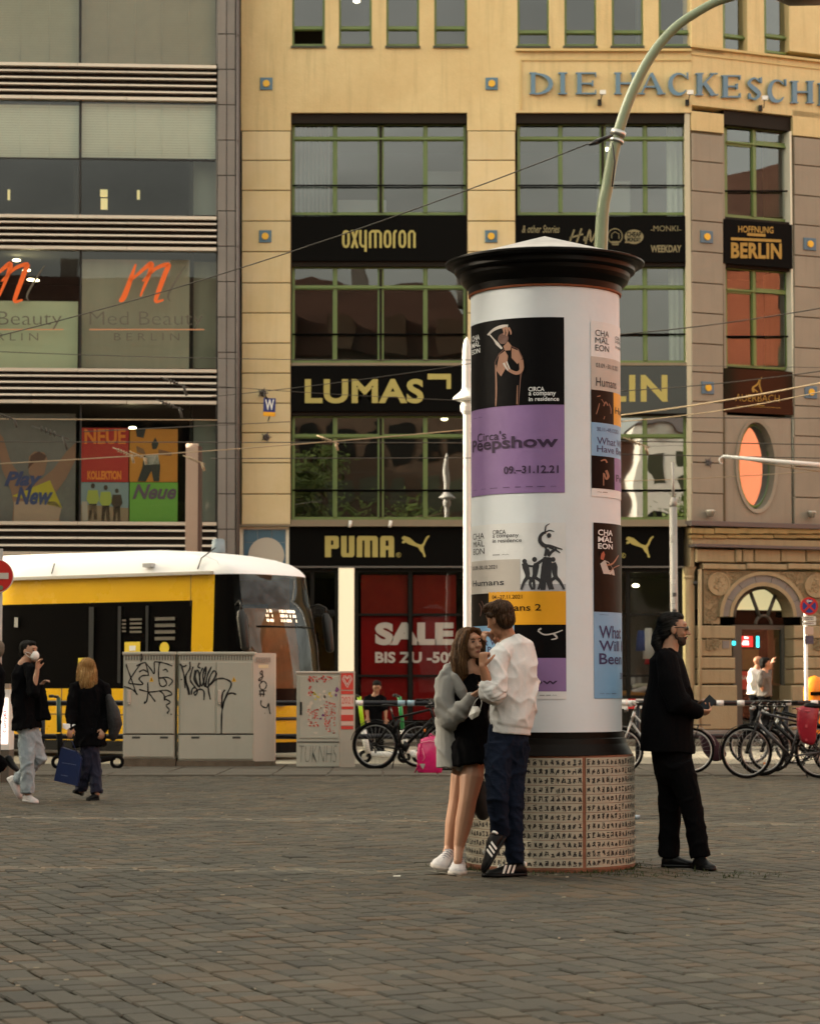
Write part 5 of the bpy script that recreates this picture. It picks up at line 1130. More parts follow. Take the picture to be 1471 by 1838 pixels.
graf(c2, [[(555, 215), (590, 240), (620, 225)], [(575, 240), (600, 340), (605, 440)], [(650, 195), (650, 260), (610, 340), (640, 500)], [(600, 330), (630, 420), (650, 500)], [(680, 240), (655, 330), (660, 380), (700, 430)], [(700, 270), (690, 360), (740, 430), (740, 330), (720, 270), (700, 330), (730, 430)], [(770, 250), (740, 330), (760, 420), (790, 330), (800, 240), (770, 320), (790, 430)], [(850, 240), (810, 330), (800, 430), (840, 400), (895, 310), (870, 280), (830, 350), (820, 440), (840, 545)], [(740, 205), (725, 240), (750, 255)], [(665, 500), (670, 450), (700, 435), (720, 470), (700, 505), (690, 480), (740, 450), (780, 470), (780, 550)], [(840, 410), (890, 360), (960, 350), (1025, 380), (1030, 420), (990, 500), (960, 590), (945, 680), (942, 870)], [(975, 455), (950, 500), (945, 620), (965, 560), (1000, 500), (1040, 485), (1078, 498)], [(570, 355), (573, 365)]], 2.4)
graf(c2, [[(1320, 275), (1300, 300), (1330, 330), (1300, 345), (1285, 370), (1320, 350), (1320, 275)], [(1320, 380), (1295, 410), (1310, 450), (1345, 445), (1360, 405), (1335, 375), (1305, 380)], [(1290, 465), (1360, 465)], [(1300, 465), (1305, 520)], [(1335, 465), (1330, 520)], [(1290, 495), (1345, 495)], [(1310, 550), (1312, 600), (1360, 620), (1380, 580), (1385, 640), (1395, 680)], [(1343, 670), (1347, 674)]], 1.6, EF, .006)
def warn(px, py, par):
    mb = MB(); f = fpx(CF, .026); mb.poly([f(px - 4, py + 4.5), f(px + 4, py + 4.5), f(px, py - 5)]); O('warning_sign', mb, M('warning_yellow', (.75, .40, .02), .5), par)
    mb = MB(); f = fpx(CF, .028); mb.poly([f(px - .8, py + 3), f(px + .8, py + 3), f(px + .3, py - 2), f(px - .5, py - 2)]); O('warning_mark', mb, m_ink, par)
warn(272, 1219, c1); warn(420, 1219, c2)
mb = MB(); f = fpx(EF, .006); mb.poly([f(464, 1199), f(482, 1199), f(482, 1193), f(464, 1193)]); O('sticker', mb, M('sticker_cream', (.65, .55, .35), .6), c2)
for px, p_ in ((229, c1), (391, c2)):
    mb = MB(); u, z = CF.uz(px, 1252); mb.fbox(CF, u, u + .055, z - .08, z + .12, .022, .045, bev=.008); mb.tube([CF.pt(u + .03, z - .1, .03), CF.pt(u + .03, z - .1, .06)], .018, 8); O('door_handle', mb, m_cab2, p_)
# third cabinet with torn stickers
C3 = Face((0, 38.5), 0)
c3 = thing('street_cabinet', 'small grey cabinet plastered with torn red stickers, beside the leaning black bicycle', 'cabinet', (P(580, 1300, 38.5).x, 38.7, 0), 'grey street cabinets in front of the tram')
mb = MB(); mb.pbox(C3, 532, 1208, 610, 1377, -.3, 0, bev=.012); O('body', mb, m_cab, c3)
mb = MB(); q = [(P(610, 1250, 38.5).x + .004, 38.515), (P(636, 1250, 38.5).x, 38.6), (P(636, 1250, 38.5).x, 38.9), (P(610, 1250, 38.5).x + .004, 38.82)]; z0_, z1_ = 0, P(600, 1208, 38.5).z
mb.hexa([(x, y, z0_) for x, y in q] + [(x, y, z1_) for x, y in q]); O('end_panel', mb, m_cab, c3)
mb = MB(); mb.pbox(C3, 530.5, 1205, 611, 1209, -.32, .02, bev=.008); mb.hexa([(x, y, z1_ + .002) for x, y in q] + [(x, y, z1_ + .03) for x, y in q]); O('lid', mb, m_cab2, c3)
mb = MB(); mb.pbox(C3, 537, 1214, 607, 1325, 0, .015, bev=.005); dr = O('door', mb, m_cab, c3)
mb = MB(); mb.pbox(C3, 533, 1331, 608.5, 1332.5, 0, .01); O('seam', mb, m_line, c3)
mb = MB(); mb.pbox(C3, 538, 1260, 542, 1283, .015, .03); O('door_handle', mb, m_blackm, c3)
rg = random.Random(9); m_st1 = M('sticker_red', (.55, .05, .035), .6); m_st2 = M('sticker_remnant', (.55, .47, .38), .7); m_st3 = M('sticker_yellow2', (.6, .5, .05), .6); m_st4 = M('sticker_violet', (.18, .05, .16), .6)
f = fpx(C3, .018); f2 = fpx(C3, .020)
def torn(par, cx, cy, w_, h_, m, ff):
    mb = MB(); n = 9; mb.poly([ff(cx + w_ / 2 * cos(2 * pi * k / n) * rg.uniform(.6, 1.25), cy + h_ / 2 * sin(2 * pi * k / n) * rg.uniform(.6, 1.25)) for k in range(n)]); return mb
for lst, m, nm, ff in (([(rg.uniform(553, 603), rg.uniform(1240, 1316), rg.uniform(3, 9), rg.uniform(3, 10)) for _ in range(26)], m_st2, 'torn_stickers', f), ([(rg.uniform(553, 572), rg.uniform(1272, 1304), rg.uniform(1.5, 5), rg.uniform(1, 3)) for _ in range(46)] + [(rg.uniform(582, 602), rg.uniform(1258, 1316), rg.uniform(1.5, 4), rg.uniform(1, 2.6)) for _ in range(90)] + [(rg.uniform(554, 595), rg.uniform(1214, 1224), rg.uniform(2, 5), rg.uniform(1.5, 4)) for _ in range(34)] + [(rg.uniform(554, 562), rg.uniform(1230, 1262), 4, 3) for _ in range(9)], m_st1, 'torn_stickers', f2), ([(rg.uniform(563, 572), rg.uniform(1240, 1256), 5, 3) for _ in range(6)] + [(rg.uniform(588, 595), rg.uniform(1240, 1250), 4, 3) for _ in range(4)], m_st3, 'torn_stickers', f2), ([(605, 1238, 7, 10), (603, 1248, 4, 6), (580, 1284, 5, 6), (575, 1290, 6, 3)], m_st4, 'torn_stickers', f2)):
    mb = MB()
    for a_ in lst: t_ = torn(c3, *a_, m, ff); mb.add(t_.v, t_.f)
    o_ = O(nm, mb, m, c3); o_['kind'] = 'stuff'
mb = MB(); TEXT(mb, 'TUKNHS', 537, 1338, 604, 1368, f, off=-.03, shear=.15); O('graffiti', mb, M('faded_ink', (.07, .075, .07), .6), c3)
E3 = Face(q[0], atan2(q[1][1] - q[0][1], q[1][0] - q[0][0])); fe = fpx(E3, .006); fe2 = fpx(E3, .009)
for a_ in ((612, 1208, 634, 1238), (612, 1240, 634, 1246), (613, 1268, 634, 1273), (612, 1283, 634, 1294), (612, 1303, 634, 1309)): mb = MB(); mb.poly([fe(a_[0], a_[3]), fe(a_[2], a_[3]), fe(a_[2], a_[1]), fe(a_[0], a_[1])]); O('red_sticker', mb, m_st1, c3)
for a_, b_ in ((1268, 1247), (1302, 1295), (1283, 1274)): mb = MB(); mb.poly([fe(612, a_), fe(634, a_), fe(634, b_), fe(612, b_)]); O('pale_sticker', mb, M('sticker_pink', (.62, .45, .38), .6), c3)
mb = MB(); TEXT(mb, '2021', 613, 1251, 633, 1263, fe2, off=-.01); O('lettering', mb, m_st1, c3)
mb = MB()
for k in (0, 5): mb.ribbon([(623, 1234 - k), (614.5 + k * .6, 1219), (617 + k * .2, 1213 + k * .5), (620.5, 1213 + k * .5), (623, 1218 + k * .3), (625.5, 1213 + k * .5), (629 - k * .2, 1213 + k * .5), (631.5 - k * .6, 1219), (623, 1234 - k)], 1.3, fe2)
O('heart_print', mb, m_pt, c3)
# ================================================================== RAILINGS
m_railb = M('railing_black', (.006, .006, .010), .35, spec=.3); m_mark = M('white_mark', (.7, .68, .66), .5)
rl_ = thing('railing', 'long low black tube railing with white worn marks along the tram street', 'railing', (0, 40.02, 0))
for py, r in ((1262, .045), (1322, .045)):
    z = P(1300, py, 40.02).z
    mb = MB(); mb.tube([(-9, 40.02, z), (9, 40.02, z)], r, 10); tb_ = O('rail', mb, m_railb, rl_)
    if py == 1262:
        for px in (645, 720, 737, 1120, 1133, 1291, 1328, 1412, 1460):
            c = P(px, 1262, 40.02); b = MB(); b.tube([(c.x - .06, 40.02, z), (c.x + .06, 40.02, z)], r + .002, 10); O('mark', b, m_mark if px not in (720, 737) else M('pale_blue_mark', (.25, .38, .45), .5), tb_)
for x in [-8.5 + 2.45 * k for k in range(8)]:
    mb = MB(); mb.tube([(x, 40.04, 0), (x, 40.04, 1.0)], .04, 8); O('post', mb, m_railb, rl_)
# red-white barrier behind
br = thing('barrier', 'red and white striped road barrier behind the man in black', 'barrier', (P(1135, 1290, 43).x, 43, 0))
for py in (1257, 1269.5):
    for k in range(6):
        mb = MB(); a = P(1098 + k * 14, py, 43); b = P(1098 + (k + 1) * 14, py, 43); mb.box((a + b) / 2, ((b - a).length * .99, .03, .05)); O('stripe', mb, m_white if k % 2 else M('barrier_red', (.6, .02, .02), .5), br)
for px in (1102, 1178): c = P(px, 1280, 43.1); mb = MB(); mb.tube([(c.x, 43.1, 0), (c.x, 43.1, 1.1)], .025, 8); O('post', mb, m_white, br)
# ================================================================== POLES
m_lp = M('green_lamp_paint', (.21, .26, .155), .4, spec=.5, var=.12, vs=2, coat=.2)
D_ = 24.0
lp = thing('street_lamp', 'tall pale green curved street lamp arching up behind the poster column', 'street lamp', P(1073, 1500, D_).xy.to_3d())
cp = [(1071, 1450), (1073, 900), (1078, 440), (1090, 330), (1108, 242), (1132, 170), (1165, 105), (1205, 55), (1250, 22), (1300, -2), (1380, -18), (1440, -16)]
pts = [P(x, y, D_) for x, y in cp]; pts[0].z = 0; rr = [.078, .074, .066, .060, .056, .052, .050, .048, .046, .044, .036, .032]
pp = crv([tuple(p) + (r,) for p, r in zip(pts, rr)], 6); mb = MB(); mb.tube([p[:3] for p in pp], [p[3] for p in pp], 16); O('pole', mb, m_lp, lp)
mb = MB(); a = P(1107, 244, D_); b = P(1110, 235, D_); mb.tube([a, b], .078, 16); mb.tube([P(1105, 256, D_), P(1107, 250, D_)], .072, 16); O('clamp', mb, M('clamp_steel', (.5, .5, .48), .35, .8), lp)
mb = MB(); mb.tube([P(1099, 243, D_ - .07), P(1085, 248, D_ - .1), P(1072, 254, D_ - .1)], [.012, .02, .03], 8); mb.tube([P(1072, 254, D_ - .1), P(1056, 260, D_ - .1)], [.03, .012], 8); mb.tube([P(1098, 256, D_ - .1), P(1103, 290, D_ - .1), P(1098, 335, D_ - .1)], .008, 6); O('cable_grip', mb, m_blackm, lp)
mb = MB(); mb.tube([P(1385, -12, D_), P(1420, -8, D_), P(1475, -2, D_)], [.09, .19, .12], 14, ratio=.5, side=(0, 1, 0)); O('lamp_head', mb, M('lamp_housing', (.25, .20, .15), .5), lp)
# slender white lamp post in the sun
wl_ = thing('lamp_post', 'slender white lamp post with a pointed cap, standing left of the poster column', 'lamp post', (P(838, 1000, 46.5).x, 46.5, 0))
def at(px, py, Y): return P(px, py, Y)
mb = MB(); c = P(838, 1000, 46.5); sc = 46.5 / FOC
zz = lambda py: P(838, py, 46.5).z
mb.lathe([(.10, 0), (.10, .6), (.075, .7), (.07, zz(760)), (.07, zz(745)), (.12, zz(738)), (.13, zz(730)), (.10, zz(722))], (c.x, 46.5), 16); O('pole', mb, m_white, wl_)
mb = MB(); mb.lathe([(.27, zz(716)), (.26, zz(713)), (.12, zz(702)), (.09, zz(697)), (.085, zz(640)), (.075, zz(622)), (.045, zz(610)), (.0, zz(604))], (c.x, 46.5), 16); mb.lathe([(.10, zz(722)), (.27, zz(717)), (.27, zz(716))], (c.x, 46.5), 16); O('cap', mb, m_white, wl_)
# grey stickered signal pole
gp = thing('signal_pole', 'grey steel pole with stickers and a thin tube on top, behind the man in black', 'pole', (P(1208, 1200, 42).x, 42, 0))
c = P(1208, 1000, 42); zz = lambda py: P(1208, py, 42).z
mb = MB(); mb.tube([(c.x, 42, 0), (c.x, 42, zz(910))], .068, 14); O('pole', mb, M('galvanised', (.36, .34, .31), .5, .5, var=.15, vs=3), gp)
mb = MB(); mb.tube([(c.x, 42, zz(910)), (c.x, 42, zz(830))], .024, 8); mb.tube([(c.x - .03, 42, zz(912)), (c.x, 42, zz(905)), (c.x + .02, 42, zz(893))], [.05, .07, .05], 10); O('top_tube', mb, MATS['galvanised'], gp)
for k, (y0, y1, cc) in enumerate(((962, 974, (.5, .48, .44)), (1040, 1048, (.55, .53, .5)), (1064, 1071, (.08, .08, .08)), (1072, 1083, (.55, .54, .5)), (1084, 1092, (.5, .5, .48)), (1094, 1101, (.06, .06, .06)))):
    mb = MB(); rg_ = [[(c.x + .0695 * sin(a), 42 - .0695 * cos(a), z) for a in [-.9 + .25 * (k % 3) + j * .25 for j in range(5)]] for z in (zz(y1), zz(y0))]; mb.ring(rg_, 0, False, False); O('sticker', mb, M('pole_sticker_%d' % k, cc, .6), gp)
# pink-brown flat post behind the tram
pk = thing('catenary_mast', 'flat beige pink steel mast with folded top rising behind the tram roof', 'mast', (P(347, 1200, 49).x, 49, 0))
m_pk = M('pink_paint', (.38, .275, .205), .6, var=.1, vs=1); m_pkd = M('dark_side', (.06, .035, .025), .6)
a, b = P(333, 900, 49), P(355, 900, 49); zt = P(340, 803, 49).z
mb = MB(); mb.hexa([(a.x, 49, 0), (b.x, 49, 0), (b.x, 49.06, 0), (a.x, 49.06, 0), (a.x, 49, zt), (b.x, 49, zt), (b.x, 49.06, zt), (a.x, 49.06, zt)]); mb.tube([(a.x, 49.09, zt), (b.x, 49.09, zt)], .09, 12); O('mast_plate', mb, m_pk, pk)
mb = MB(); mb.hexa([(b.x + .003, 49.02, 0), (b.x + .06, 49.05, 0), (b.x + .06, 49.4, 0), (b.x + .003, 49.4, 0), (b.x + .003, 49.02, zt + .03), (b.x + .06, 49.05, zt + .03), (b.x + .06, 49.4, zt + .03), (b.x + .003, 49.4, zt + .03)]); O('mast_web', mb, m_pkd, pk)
# no-entry sign on its pole at the left edge
ne = thing('no_entry_sign', 'round red no entry sign with a white bar on a grey pole', 'traffic sign', (P(1, 1300, 30).x, 30, 0))
mb = MB(); c = P(0, 1035, 30); mb.tube([(c.x, 30.05, 0), (c.x, 30.05, c.z + .35)], .03, 10); O('pole', mb, MATS['galvanised'], ne)
c = P(-5, 1034, 30)
def disc(mb, c, r, y0, y1, n=28, mi=0): mb.prism([(c.x + r * cos(2 * pi * k / n), y1, c.z + r * sin(2 * pi * k / n)) for k in range(n)], (0, y0 - y1, 0), mi)
mb = MB(); disc(mb, c, .21, 29.98, 30.0); O('rim', mb, m_white, ne)
mb = MB(); disc(mb, c, .20, 29.97, 29.979); O('disc', mb, M('sign_red', (.50, .02, .015), .4), ne)
mb = MB(); mb.box((c.x, 29.965, c.z), (.30, .006, .075)); O('bar', mb, M('sign_white', (.5, .48, .42), .5), ne)
mb = MB(); disc(mb, P(2, 1055, 29.96), .03, 29.955, 29.965, 10); O('sticker', mb, M('sticker_green', (.15, .2, .12), .5), ne)
# no-stopping sign with plates on the right
ns = thing('no_stopping_sign', 'round blue and red no stopping sign above small plates on a white pole', 'traffic sign', (P(1451, 1200, 44.5).x, 44.5, 0))
Y = 44.5; c = P(1451, 1088, Y)
mb = MB(); cc = P(1446, 1180, Y); mb.tube([(cc.x, Y + .04, 0), (cc.x, Y + .04, c.z + .1)], .035, 10); O('pole', mb, m_white, ns)
mb = MB(); disc(mb, c, .165, Y - .012, Y); O('rim', mb, MATS['sign_red'], ns)
mb = MB(); disc(mb, c, .125, Y - .02, Y - .0125); O('disc', mb, M('sign_blue2', (.02, .035, .20), .5), ns)
mb = MB()
for s_ in (1, -1): mb.ribbon([(-.09, -.09 * s_), (.09, .09 * s_)], .035, lambda x, z, s_=s_: Vector((c.x + x, Y - .024 - .003 * s_, c.z + z)))
O('cross', mb, MATS['sign_red'], ns)
mb = MB(); mb.ribbon([(-.05, .09), (.05, .09)], .018, lambda x, z: Vector((c.x + x, Y - .03, c.z + z))); mb.poly([(c.x - .06, Y - .03, c.z + .09), (c.x - .02, Y - .03, c.z + .125), (c.x - .02, Y - .03, c.z + .055)]); O('arrow', mb, m_white, ns)
for y0, y1, w_, m in ((1106, 1115, .25, m_pt), (1116.5, 1122, .25, m_pt), (1125, 1139, .16, M('notice_pink', (.5, .35, .28), .6)), (1141, 1156, .16, M('notice_violet', (.12, .09, .13), .6, var=.5, vs=20))):
    a = P(1451, (y0 + y1) / 2, Y); h_ = P(1451, y0, Y).z - P(1451, y1, Y).z; mb = MB(); mb.box((a.x, Y - .005, a.z), (w_, .01, h_)); pl = O('plate', mb, m, ns)
    if y0 < 1120:
        mb = MB()
        for k in range(2 if y0 == 1106 else 1): mb.ribbon([(-.08, .02 - .03 * k), (.08, .02 - .03 * k)], .012, lambda x, z: Vector((a.x + x, Y - .013, a.z + z - (.015 if y0 > 1110 else 0))))
        O('print_line', mb, m_ink, pl)
# orange bin
ob = thing('litter_bin', 'bright orange round-topped litter bin standing in the sun at the right edge', 'bin', (P(1460, 1250, 45).x, 45, 0))
c = P(1461, 1240, 45); mb = MB(); m_or = M('bin_orange', (.85, .24, .004), .35, spec=.5)
zt = P(1461, 1213, 45).z; mb.tube([(c.x, 45, .35), (c.x, 45, .5), (c.x, 45, zt - .28), (c.x, 45, zt - .12), (c.x, 45, zt - .03), (c.x, 45, zt)], [.15, .19, .21, .18, .10, .02], 18, side=(1, 0, 0), ratio=.8); O('body', mb, m_or, ob)
mb = MB(); mb.tube([(c.x + .1, 45.2, 0), (c.x + .1, 45.2, 1.3)], .03, 8); O('post', mb, MATS['galvanised'], ob)
mb = MB(); mb.box((c.x, 44.82, zt - .33), (.22, .03, .07)); O('slot', mb, m_blk, ob)
# white lit advertising box at the left edge
ad = thing('advert_box', 'white lit advertising box with vertical red lettering behind the masked man', 'advertising box', (P(5, 1300, 33).x, 33, 0))
a, b = P(-40, 1237, 33), P(18, 1237, 33); zt, zb = a.z, P(0, 1346, 33).z
mb = MB(); mb.box(((a.x + b.x) / 2, 33.2, (zt + zb) / 2), (b.x - a.x, .4, zt - zb)); O('housing', mb, m_white, ad)
mb = MB(); mb.box(((a.x + b.x) / 2, 32.99, (zt + zb) / 2 - .02), (b.x - a.x - .04, .015, zt - zb - .2)); O('lit_panel', mb, M('lit_panel', (1, .82, .72), .5, emit=.28), ad)
mb = MB(); vs, fs = glyphs('Curry61', .02, 3); x0_, x1_ = P(6, 1280, 32.97).x, P(14, 1280, 32.97).x; z0_, z1_ = P(6, 1315, 32.97).z, P(6, 1276, 32.97).z
mb.add([(x1_ - v[1] * (x1_ - x0_), 32.97, z0_ + v[0] * (z1_ - z0_)) for v in vs], fs); O('lettering', mb, M('letter_red', (.5, .02, .04), .5), ad)
mb = MB(); mb.box(((a.x + b.x) / 2, 33.2, zb / 2 - .005), (b.x - a.x, .42, zb - .01)); O('base', mb, M('base_brown', (.10, .085, .065), .8), ad)
mb = MB(); mb.box(((a.x + b.x) / 2, 33.2, zt + .04), (b.x - a.x - .02, .36, .07)); O('lid', mb, M('base_pinkish', (.33, .26, .2), .6), ad)
# ================================================================== OVERHEAD WIRES
m_wire = M('wire_dark', (.05, .042, .033), .6); m_wl = M('wire_copper', (.32, .24, .15), .4, .5)
WIRES = [((-40, 612, 30), (1066, 254, 24), .0065, 0, 14, 'rising span wire clamped to the green street lamp'), ((-30, 630, 46), (850, 646, 46), .008, 0, 6, 'thin span wire crossing the grey pier below the beauty lettering'),
 ((-30, 752, 45), (390, 754, 47), .011, 1, 0, 'pale overhead wire before the sports posters'), ((-30, 793, 45), (860, 795, 47), .010, 0, 0, 'dark overhead wire level with the red poster'),
 ((-30, 834, 44), (850, 770, 47), .011, 1, 5, 'pale trolley wire passing the top of the pink mast'), ((380, 823, 45), (850, 822, 45), .009, 0, 0, 'thin wire crossing the lower green windows'),
 ((380, 712, 44), (860, 650, 44), .007, 0, 4, 'thin wire over the gallery sign'), ((350, 690, 44), (860, 720, 46), .006, 0, 3, 'faint wire sloping down over the gallery sign'), ((150, 775, 45), (520, 757, 48), .009, 0, 0, 'dark wire under the small W sign'),
 ((1090, 602, 40), (1500, 548, 38), .010, 0, 5, 'dark wire rising to the right over the taupe pier'), ((1090, 748, 42), (1500, 682, 36), .016, 1, 4, 'upper copper trolley wire right of the column'), ((1090, 758, 42), (1500, 697, 36), .010, 1, 8, 'lower copper trolley wire right of the column'),
 ((1090, 703, 42), (1500, 662, 40), .009, 0, 5, 'dark wire crossing the right end of the gallery sign'), ((1090, 749, 43), (1500, 751, 43), .009, 0, 0, 'level wire below the amber lettered sign'), ((1090, 791, 43), (1500, 799, 43), .010, 0, 0, 'level wire over the top of the oval window'), ((1090, 815, 43), (1500, 823, 43), .010, 0, 0, 'level wire just above the white bracket arm'), ((1090, 864, 43), (1500, 843, 43), .007, 1, 3, 'thin pale wire below the white bracket arm'), ((1200, 656, 50), (1500, 660, 50), .006, 0, 0, 'faint level wire over the shop sign edge')]
for (x0, y0, d0), (x1, y1, d1), r, k, sag, lab in WIRES:
    a, b = P(x0, y0, d0), P(x1, y1, d1); n = 14; mb = MB()
    mb.tube([a.lerp(b, i / n) - Vector((0, 0, sag * .01 * 4 * (i / n) * (1 - i / n))) for i in range(n + 1)], r, 5); O('overhead_wire', mb, m_wl if k else m_wire, None, lab, 'wire', 'overhead wires of the tram line')
def insul(px, py, Y, lab, k=0, s=1.0):
    mb = MB(); c = P(px, py, Y)
    for i in range(4): mb.tube([c + Vector((.05 * i * s, 0, -.02 * i * s)), c + Vector((.05 * i * s + .02, 0, -.02 * i * s))], .035 * s, 8)
    mb.tube([c - Vector((.1 * s, 0, -.05)), c + Vector((.32 * s, 0, -.12 * s))], .012, 6); mb.tube([c + Vector((.25 * s, 0, -.08 * s)), c + Vector((.3 * s, 0, -.24 * s))], .025, 6)
    O('wire_insulator', mb, m_wl if k else m_wire, None, lab, 'insulator', 'insulators and clamps on the tram wires')
insul(2, 745, 44.9, 'dark insulator on the wire at the left edge', 0); insul(74, 770, 44, 'dark double insulator before the left poster', 0, 1.6); insul(212, 808, 45, 'brass insulator before the red poster', 1); insul(240, 815, 45, 'brass clamp beside the orange poster', 1, .8); insul(338, 822, 45, 'brass clamp at the pink mast top', 1); insul(300, 682, 44, 'dark clamp before the louvres', 0, 1.2); insul(292, 722, 44, 'dark clamp below the louvres', 0, 1.2); insul(578, 786, 46, 'steel clamp before the lower green windows', 1, 1.0); insul(1128, 790, 42, 'brass clamp near the column edge', 1, 1.1)
ba_ = thing('bracket_arm', 'white cantilever bracket arm with a hooked end reaching in from the right', 'bracket', P(1500, 840, 42))
pts = [P(1500, 837, 42), P(1400, 829, 42), P(1296, 819, 42), P(1290, 823, 42), P(1291, 831, 42), P(1296, 832, 42)]
mb = MB(); mb.tube(pts[:3], [.045, .04, .028], 10); mb.tube(pts[2:], .014, 8); O('arm', mb, m_white, ba_)
mb = MB(); mb.tube([P(1345, 826, 42), P(1400, 837, 42), P(1500, 850, 42)], .012, 6); O('stay', mb, m_wl, ba_)
# ================================================================== ADVERTISING COLUMN
YC = 17.7; _ax = P(979, 1000, YC); XC = _ax.x; S_ = YC / FOC
def cz(py): return P(979, py, YC).z
colm = thing('advertising_column', 'tall white advertising column with black cornice, theatre posters and calligraphy base', 'advertising column', (XC, YC, 0))
R_ = lambda px: px * S_ * 1.0
m_cb = M('column_black', (.0035, .0028, .002), .42, spec=.12, var=.3, vs=5); m_cw = M('column_white', (.74, .785, .83), .7, var=.05, vs=2, bump=.2, bs=6, col2=(.69, .73, .77)); m_cone = M('zinc_cone', (.50, .48, .46), .6, .2, var=.25, vs=4)
mb = MB(); za = P(979, 424, YC).z
mb.lathe([(R_(152), cz(469)), (R_(150), cz(467.5)), (.001, za)], (XC, YC), 24, sm=False); O('cone_roof', mb, m_cone, colm)
mb = MB(); mb.lathe([(R_(140), cz(471)), (R_(152), cz(471)), (R_(160), cz(472)), (R_(176), cz(473.5)), (R_(180), cz(475)), (R_(180), cz(478)), (R_(176), cz(480.5)), (R_(168), cz(482)), (R_(163), cz(485)), (R_(163), cz(492)), (R_(161), cz(494)), (R_(154), cz(496)), (R_(153), cz(503)), (R_(150), cz(510)), (R_(143), cz(517)), (R_(139), cz(520)), (R_(138), cz(533)), (R_(133), cz(533))], (XC, YC), 72)
for k in (2, 5, 7, 9): mb.v
O('cornice', mb, m_cb, colm)
zT, zB = cz(533), cz(1312); RB = R_(134.3)
mb = MB(); mb.lathe([(RB, zT), (RB, (zT + zB) / 2), (RB, zB)], (XC, YC), 72); O('shaft', mb, m_cw, colm)
mb = MB(); mb.lathe([(RB + .002, cz(535)), (RB + .014, cz(534)), (RB + .016, cz(531.5))], (XC, YC), 72); O('rust_ring', mb, M('rust_orange', (.32, .09, .03), .8), colm)
mb = MB(); mb.lathe([(RB - .01, cz(1312)), (R_(138), cz(1312)), (R_(138), cz(1322)), (R_(141), cz(1324)), (R_(143), cz(1333)), (R_(150), cz(1347)), (R_(153), cz(1352)), (R_(148), cz(1353))], (XC, YC), 72); O('plinth_moulding', mb, M('plinth_brown', (.007, .005, .0035), .5, spec=.1, var=.4, vs=4), colm)
def cpt(px, py, off=0.0):
    """point on the shaft; px across (979 = axis), py measured height"""
    th = asin(max(-1, min(1, (px - 979) / 135.0)))
    return cth(th, py, off)
def cth(th, py, off=0.0):
    r = RB + .004 + off; x = XC + r * sin(th); y = YC - r * cos(th)
    return Vector((x, y, P(979, py, y if cos(th) > 0 else YC).z))
PXR = 135.0
def bend(mb_, th0=None):
    return mb_
def sheet(px0, py0, px1, py1, off, m, par, name, th1=None):
    t0 = asin(max(-1, min(1, (px0 - 979) / PXR))); t1 = th1 if th1 is not None else asin(max(-1, min(1, (px1 - 979) / PXR)))
    n = max(2, int(abs(t1 - t0) / .07)); mb = MB()
    # heights are taken in the middle of the sheet so that edges stay level
    r = RB + .004 + off; zt = P(979, py0, YC - r).z; zb = P(979, py1, YC - r).z
    rg = [[Vector((XC + r * sin(t0 + (t1 - t0) * i / n), YC - r * cos(t0 + (t1 - t0) * i / n), z)) for i in range(n + 1)] for z in (zb, zt)]
    mb.ring(rg, 0, False, False); return O(name, mb, m, par)
def cm(off, th0=None):
    """map (arc pixels, py): arc given as measured px left of the silhouette"""
    r = RB + .004 + off
    def f(px, py):
        th = asin(max(-1, min(1, (px - 979) / PXR))); return Vector((XC + r * sin(th), YC - r * cos(th), P(979, py, YC - r).z))
    return f
def cma(off, thL, thR):
    """map px linearly in ANGLE: px runs 0..1 from thL to thR"""
    r = RB + .004 + off
    return lambda a, py: Vector((XC + r * sin(thL + (thR - thL) * a), YC - r * cos(thL + (thR - thL) * a), P(979, py, YC - r).z))
th = lambda px: asin(max(-1, min(1, (px - 979) / PXR)))
i_blk = M('print_black', (.0028, .0024, .003), .5, spec=.08, var=.10, vs=3, bump=.25, bs=5); i_pur = M('print_purple', (.265, .155, .36), .55, var=.10, vs=3, bump=.25, bs=5); i_dpl = M('print_dark_plum', (.035, .012, .05), .6, var=.10, vs=3, bump=.25, bs=5); i_wht = M('print_white', (.78, .79, .8), .6, var=.10, vs=3, bump=.25, bs=5); i_yel = M('print_amber', (.78, .36, .005), .55, var=.10, vs=3, bump=.25, bs=5); i_blu = M('print_blue', (.22, .42, .66), .55, var=.10, vs=3, bump=.25, bs=5); i_navy = M('print_navy', (.04, .035, .12), .6, var=.10, vs=3, bump=.25, bs=5); i_gry = M('print_grey', (.52, .48, .44), .6, var=.10, vs=3, bump=.25, bs=5); i_ink = M('print_ink', (.03, .03, .035), .6, var=.10, vs=3, bump=.25, bs=5); i_brn = M('print_brown', (.011, .007, .005), .5, spec=.1, var=.10, vs=3, bump=.25, bs=5)
i_skin = M('print_skin', (.34, .17, .11), .6, var=.10, vs=3, bump=.25, bs=5); i_skd = M('print_skin_dark', (.12, .05, .035), .6, var=.10, vs=3, bump=.25, bs=5); i_lite = M('print_light', (.55, .50, .47), .6, var=.10, vs=3, bump=.25, bs=5); i_red = M('print_redface', (.45, .12, .07), .6, var=.10, vs=3, bump=.25, bs=5)
def ptext(par, s, x0, y0, x1, y1, m, off=.003, bold=.015, angle=True, fx=None):
    a0, a1 = th(x0), th(x1); mb = MB(); TEXT(mb, s, 0, y0, 1, y1, cma(off, a0, a1), off=bold); return O('lettering', mb, m, par)
def pshape(par, polys, m, off=.003, name='printed_figure'):
    mb = MB(); f = cm(off)
    for q in polys: mb.poly([f(*p) for p in q])
    return O(name, mb, m, par)
